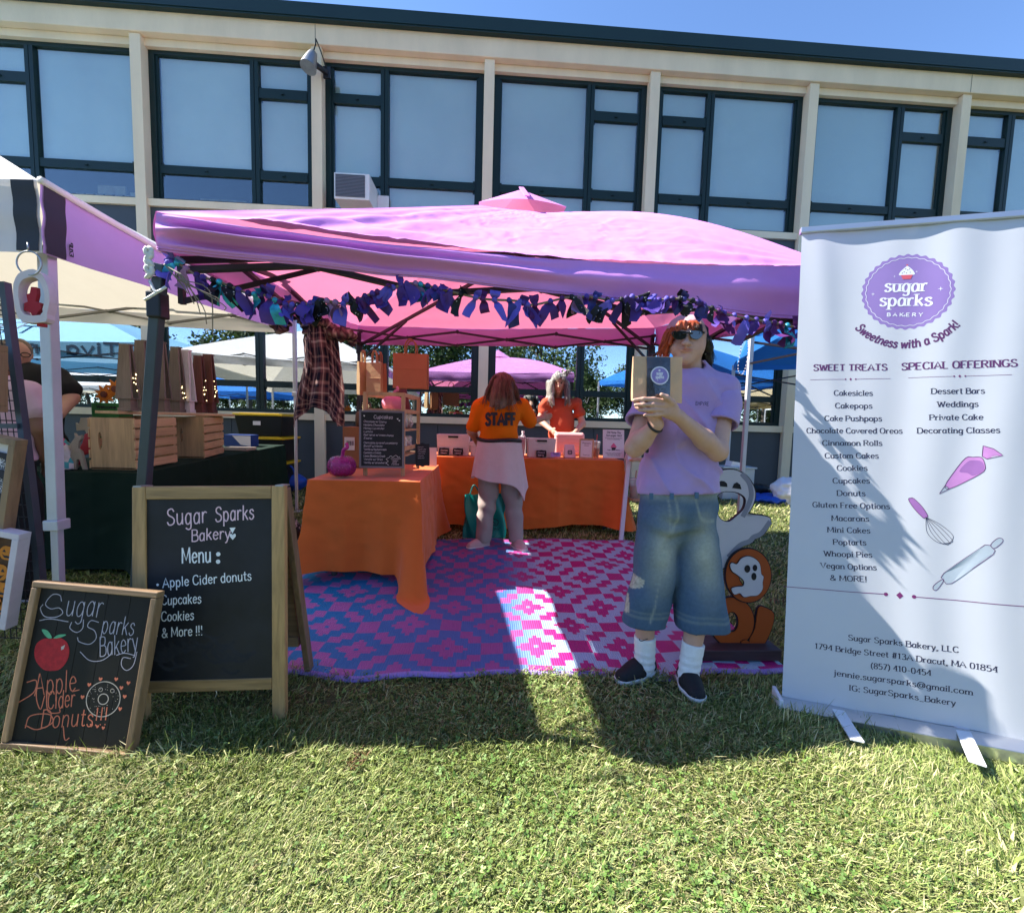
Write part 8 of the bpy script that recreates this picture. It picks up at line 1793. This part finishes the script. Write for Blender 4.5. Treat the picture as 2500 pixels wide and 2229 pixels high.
def stallman():
    Y = 3.55; P = lambda a, b, d=0: pix(a, b, Y+d); g0 = gz(Y); t = thing('person', 'person in glasses and a black T-shirt standing behind the craft stall', 'person', (P(95, 1000).x, Y, g0))
    hc = P(42, 862, -.02); fw = (.75, -.6, -.25); LS, RS = P(52, 925, -.05), P(140, 918, .05); RE, RW = P(174, 972, .03), P(146, 1012, -.12); LE, LW = P(40, 990, -.08), P(60, 1030, -.2)
    lo, hi = bounds([hc, LE, LW, RE, RW, V((hc.x, Y, g0))], .24); s = Sdf(lo, hi, .01); head(s, hc, fw); limb(s, [P(80, 935), P(88, 1010), P(92, 1080)], [.1, .12, .13], .04); s.cap(LS, RS, .06, .06, .03)
    limb(s, [LS, LE, LW], [.055, .046, .03]); limb(s, [RS, RE, RW], [.058, .05, .032]); hand(s, RW, RW-RE, (0, -1, 0)); hand(s, LW, LW-LE, (0, -1, 0))
    for dx in (-.1, .1): limb(s, [P(92, 1080)+V((dx, 0, 0)), V((P(92, 1080).x+dx, Y, g0+.08))], [.09, .045])
    s.build('body', m_skin, t, colfn=const((.45, .24, .17)))
    h = Sdf(hc-V((.14, .16, .12)), hc+V((.14, .16, .16)), .008); f = V(fw).normalized(); h.ell(hc-f*.022+V((0, 0, .022)), (.086, .086, .088), 0); h.ell(hc+f*.09-V((0, 0, .03)), (.08, .08, .09), .01, '-'); h.displace(lambda q: .004*vnoise(q, 80, 5)); h.build('hair', m_hair2, t, colfn=const((.14, .09, .055)))
    g = MB(); sd = f.cross(V((0, 0, 1))).normalized()
    for q in (-1, 1): c = hc+sd*q*.031+f*.1+V((0, 0, .008)); g.tube([c+sd*.024*math.cos(k)+V((0, 0, .017*math.sin(k))) for k in [j*math.pi/8 for j in range(16)]], .003, 5, closed=True); g.bar(c+sd*q*.024, hc+sd*q*.078+V((0, 0, .01)), .004, .006)
    g.build('glasses', m_black, t)
    lo, hi = bounds([LE, RE, P(80, 900), P(90, 1110)], .17); s = Sdf(lo, hi, .01); s.cap(P(82, 945), P(92, 1085), .17, .175, 0, fl=((0, 1, 0), .72)).cap(LS, RS, .068, .068, .05).cap(LS, LS.lerp(LE, .6), .07, .085, .03).cap(RS, RS.lerp(RE, .62), .072, .09, .03).cap(P(70, 920), P(62, 908), .085, .066, .04); s.displace(lambda q: .006*np.sin(26*(q[..., 0]*.6+q[..., 2])+3*vnoise(q, 4, 6))+.004*vnoise(q, 10, 3)); s.cut(P(90, 1098), (0, 0, -1)); sh = s.build('t_shirt', m_blkT, t)
    lo, hi = bounds([P(60, 1070), V((P(130, 1080).x, Y, g0))], .18); s = Sdf(lo, hi, .014)
    for dx in (-.1, .1): s.cap(P(92, 1080)+V((dx*.7, 0, 0)), V((P(92, 1080).x+dx, Y, g0+.06)), .12, .08, .03)
    s.cut((0, 0, g0+.05), (0, 0, -1)); s.build('trousers', m_blkT, t)
    for dx in (-.1, .1): x = P(92, 1080).x+dx; shoe(t, (x, Y+.05, g0+.004), (x, Y-.18, g0+.004), m_suede_, m_print, .05, .09)
stallman()
def shopper():
    Y = 2.75; P = lambda a, b, d=0: pix(a, b, Y+d); g0 = gz(Y); t = thing('person', 'person in a pink T-shirt bending over the craft stall behind the wire rack', 'person', (P(20, 1100).x, Y, g0))
    hc = P(-8, 880, .02); fw = (.6, .8, -.4); LS, RS = P(-40, 965), P(72, 958); RE, RW = P(104, 1045, .02), P(112, 1118, .1); LE, LW = P(-60, 1050, .05), P(-30, 1110, .2)
    lo, hi = bounds([hc, LE, LW, RE, RW, V((hc.x, Y, g0))], .24); s = Sdf(lo, hi, .009); head(s, hc, fw); limb(s, [P(15, 975), P(10, 1080), P(5, 1180)], [.1, .11, .12], .04); s.cap(LS, RS, .055, .055, .03)
    limb(s, [LS, LE, LW], [.05, .045, .03]); limb(s, [RS, RE, RW], [.056, .052, .032]); hand(s, RW, RW-RE, (1, 0, 0)); hand(s, LW, LW-LE, (1, 0, 0))
    for dx in (-.09, .09): limb(s, [P(5, 1180)+V((dx, 0, 0)), V((P(5, 1180).x+dx, Y, g0+.08))], [.08, .042])
    s.build('body', m_skin, t, colfn=const((.2, .09, .055)))
    h = Sdf(hc-V((.18, .18, .26)), hc+V((.18, .18, .18)), .009); f = V(fw).normalized(); h.ell(hc-f*.025+V((0, 0, .02)), (.092, .092, .1), 0).cap(hc-f*.06, hc-f*.07-V((0, 0, .17)), .07, .05, .03); h.ell(hc+f*.1-V((0, 0, .03)), (.08, .08, .1), .01, '-'); h.displace(lambda q: .005*vnoise(q, 70, 5)); h.build('hair', m_hair2, t, colfn=const((.03, .018, .012)))
    lo, hi = bounds([LE, RE, P(15, 930), P(5, 1200)], .16); s = Sdf(lo, hi, .009); s.cap(P(15, 985), P(8, 1100), .155, .16, 0, fl=((0, 1, 0), .72)).cap(LS, RS, .064, .064, .05).cap(LS, LS.lerp(LE, .5), .066, .08, .03).cap(RS, RS.lerp(RE, .45), .068, .085, .03); s.displace(lambda q: .006*np.sin(26*(q[..., 0]*.6+q[..., 2])+3*vnoise(q, 4, 6))+.004*vnoise(q, 10, 3)); s.cut(P(5, 1125), (0, 0, -1)); s.build('t_shirt', m_pnkT, t)
    lo, hi = bounds([P(-40, 1100), V((P(40, 1180).x, Y, g0))], .2); s = Sdf(lo, hi, .014); s.cap(P(8, 1110), P(5, 1250), .15, .17, 0, fl=((0, 1, 0), .75)); 
    for dx in (-.09, .09): s.cap(P(5, 1200)+V((dx, 0, 0)), V((P(5, 1180).x+dx, Y, g0+.06)), .11, .08, .03)
    s.cut((0, 0, g0+.05), (0, 0, -1)); s.build('trousers', m_blkT, t)
    for dx in (-.09, .09): x = P(5, 1180).x+dx; shoe(t, (x, Y-.03, g0+.004), (x+.1, Y+.18, g0+.004), m_suede_, m_print, .045, .08)
shopper()
# floral carrier in front of the stall
m_flo = mat('floral_print_cloth', (.55, .5, .5), rough=.8); N = m_flo.node_tree.nodes; vo = N.new('ShaderNodeTexVoronoi'); vo.inputs['Scale'].default_value = 26; cr = N.new('ShaderNodeValToRGB'); cr.color_ramp.interpolation = 'CONSTANT'
for p_, c_ in ((.0, (.55, .5, .5, 1)), (.45, (.5, .04, .16, 1)), (.6, (.12, .25, .05, 1)), (.72, (.6, .56, .58, 1)), (.88, (.05, .3, .35, 1))):
    e = cr.color_ramp.elements[0] if p_ == 0 else cr.color_ramp.elements.new(p_); e.position = p_; e.color = c_
cr.color_ramp.elements.remove(cr.color_ramp.elements[-1]) if len(cr.color_ramp.elements) > 5 else None
sx_ = N.new('ShaderNodeSeparateXYZ'); m_flo.node_tree.links.new(N['Texture Coordinate'].outputs['Object'], vo.inputs[0]); m_flo.node_tree.links.new(vo.outputs['Color'], sx_.inputs[0]); m_flo.node_tree.links.new(sx_.outputs[0], cr.inputs[0]); m_flo.node_tree.links.new(cr.outputs[0], N['Principled BSDF'].inputs['Base Color'])
c = pix(92, 1136, 3.1); s = Sdf((c.x-.2, 2.95, GZ-.02), (c.x+.2, 3.45, GZ+.35), .01); s.cap((c.x-.03, 3.3, GZ+.05), (c.x-.05, 3.3, GZ+.2), .1, .05, 0); s.displace(lambda q: .02*vnoise(q, 12, 3)); s.cut((0, 0, GZ+.006), (0, 0, -1)); tag(s.build('floral_bag', m_flo), 'pink and green floral cloth bag on the green table beside the pole', 'bag')
# ================================================================ LAWN (mown grass and clover)
m_blade = mat('grass_blade', (.1, .15, .03), rough=.55, attr=True, var=0, trans=.28, spec=.3)
def lawn():
    r = np.random.default_rng(21)
    gzv = np.vectorize(gz)
    def spots(n, y0, y1, pad=.35):
        y = y0+(y1-y0)*r.random(n); x = (r.random(n)*2-1)*(1.26*y1+pad); k = np.abs(x-.02*y) < 1.24*y+pad; x, y = x[k], y[k]
        rug_ = (x > -1.3) & (x < 1.42-.08*np.clip(y-2.2, 0, 2)) & (y > 1.975+.02*np.sin(x*5.2)) & (y < 3.94)
        return x[~rug_], y[~rug_]
    V_, F_, C_ = [], [], []; base = 0
    def blades(x, y, ln, wd, flat, dense):
        nonlocal base
        n = len(x); P = np.stack([x, y, np.zeros(n)], 1)
        big = vnoise(P, .9, 1); med = vnoise(P, 3.1, 2); fin = vnoise(P, 9, 3)
        z = gzv(y, x)+.012*big*(y < 2.4)
        wind = 2.2*vnoise(P, 1.3, 6)+.9*vnoise(P, 4, 8); az = wind+r.normal(0, 1.1, n); lean = np.clip(r.normal(flat, .35, n)+.25*med, .1, 1.5)
        L = ln*np.clip(1+.35*r.normal(size=n)+.35*med+.25*fin, .35, 2.4); W = wd*r.uniform(.6, 1.35, n)
        d = np.stack([np.cos(az)*np.sin(lean), np.sin(az)*np.sin(lean), np.cos(lean)], 1); l2 = np.clip(lean+.55+.3*r.normal(size=n), .2, 1.75)
        d2 = np.stack([np.cos(az)*np.sin(l2), np.sin(az)*np.sin(l2), np.cos(l2)], 1); s = np.stack([-np.sin(az+.3*r.normal(size=n)), np.cos(az), r.normal(0, .35, n)], 1)
        p0 = np.stack([x, y, z+.002], 1); p1 = p0+d*(L*.5)[:, None]; p2 = p1+d2*(L*.5)[:, None]; p2[:, 2] = np.maximum(p2[:, 2], z+.004)
        w2 = (W/2)[:, None]
        vt = np.stack([p0-s*w2, p0+s*w2, p1-s*w2*.9, p1+s*w2*.9, p2-s*w2*.18, p2+s*w2*.18], 1).reshape(-1, 3)
        b = base+6*np.arange(n)[:, None]; F_.append((b[:, None]+np.array([[0, 1, 3, 2], [2, 3, 5, 4]])[None]).reshape(-1, 4)); base += 6*n
        pal = np.array([(.25, .31, .085), (.36, .39, .15), (.14, .2, .04), (.52, .47, .25), (.44, .44, .19), (.06, .1, .018)])
        q = r.random(n)+.34*(.75*big+.5*med); idx = np.select([q < .3, q < .56, q < .74, q < .86, q < 1.02], [0, 1, 2, 4, 3], 3); idx[r.random(n) < .1] = 5
        c = pal[idx]*(1+.22*r.normal(size=(n, 1)))+r.normal(0, .008, (n, 3)); dead = (vnoise(P, 5.3, 31) > .8) & (r.random(n) < .7); c[dead] = np.array((.22, .13, .06))*(1+.25*r.normal(size=(dead.sum(), 1)))
        C_.append(np.repeat(np.clip(c, .01, .7), 6, 0)); V_.append(vt)
    def clover(x, y, rad):
        nonlocal base
        n = len(x); P = np.stack([x, y, np.zeros(n)], 1); z = gzv(y, x)+.012*vnoise(P, .9, 1)*(y < 2.4)+r.uniform(.008, .03, n)
        a0 = r.uniform(0, 6.28, n); tx, ty = r.normal(0, .38, n), r.normal(0, .38, n); R_ = rad*r.uniform(.6, 1.3, n)
        g = np.where(r.random((n, 1)) < .6, np.array([[.13, .23, .05]]), np.array([[.26, .34, .12]]))*(1+.25*r.normal(size=(n, 1)))
        for k in range(3):
            a = a0+k*2.094; cx, cy = np.cos(a), np.sin(a); pts = []
            for u, v in ((0, 0), (.75, -.62), (1.5, -.42), (1.42, 0), (1.5, .42), (.75, .62)):
                dx = R_*(u*cx-v*cy); dy = R_*(u*cy+v*cx); pts.append(np.stack([x+dx, y+dy, z+dx*tx+dy*ty+.1*R_*u*u], 1))
            V_.append(np.stack(pts, 1).reshape(-1, 3)); b = base+6*np.arange(n)[:, None]; F_.append((b[:, None]+np.array([[0, 1, 2, 3], [0, 3, 4, 5]])[None]).reshape(-1, 4)); base += 6*n; C_.append(np.repeat(np.clip(g, .02, .6), 6, 0))
    for n, y0, y1, ln, wd, fl in ((125000, .8, 1.25, .029, .0027, .85), (130000, 1.25, 1.75, .031, .0031, .8), (70000, 1.75, 2.7, .036, .0046, .75), (80000, 2.7, 4.4, .04, .008, .8), (60000, 4.4, 6.6, .045, .012, .75)):
        x, y = spots(n, y0, y1); blades(x, y, ln, wd, fl, 1)
    for n, xa, xb, y0, y1 in ((22000, 1.3, 4.6, .5, 2.6), (16000, -4.2, -1.3, .5, 2.2), (14000, 3.2, 9.5, 2.6, 6.5), (9000, -1.6, 1.8, .25, .8)):
        x = r.uniform(xa, xb, n); y = r.uniform(y0, y1, n); k = np.abs(x) > 1.2*y+.2 if y0 > .3 else y > 0; blades(x[k], y[k], .045, .009, .75, 1)
    for n, y0, y1, rd in ((9000, .8, 1.3, .0053), (11000, 1.3, 2.0, .0058), (5000, 2.0, 2.8, .008)):
        x, y = spots(n, y0, y1); k = vnoise(np.stack([x, y, 0*x], 1), 1.9, 14)+.4*r.normal(size=len(x)) > -.05; clover(x[k], y[k], rd)
    # longer tufts against the feet of the boards and banner
    for (cx, cy, sx, sy, n) in ((-.8, 1.62, .09, .04, 500), (-1.3, 1.62, .1, .05, 400), (-1.42, 1.46, .3, .025, 800), (1.6, 1.62, .4, .05, 900), (-.75, 1.52, .12, .05, 500), (.35, 1.5, .5, .05, 500), (-.84, 1.99, .08, .04, 200)):
        blades(cx+sx*r.normal(size=n), cy-.33*(sx*0)+sy*r.normal(size=n), .058, .0034, .45, 1)
    x, y = spots(5200, 1.9, 2.02, .0); y = 1.94+.05*(r.random(len(x))-.6); k = (x > -1.2) & (x < 1.5); blades(x[k], y[k], .035, .0042, .6, 1)
    o = npmesh('grass', np.concatenate(V_), np.concatenate(F_), m_blade, base=(0, 1.5, 0), cols=np.concatenate(C_), smooth=False); tag(o, 'mown lawn of pale green grass with clover', 'grass', kind='stuff')
lawn()
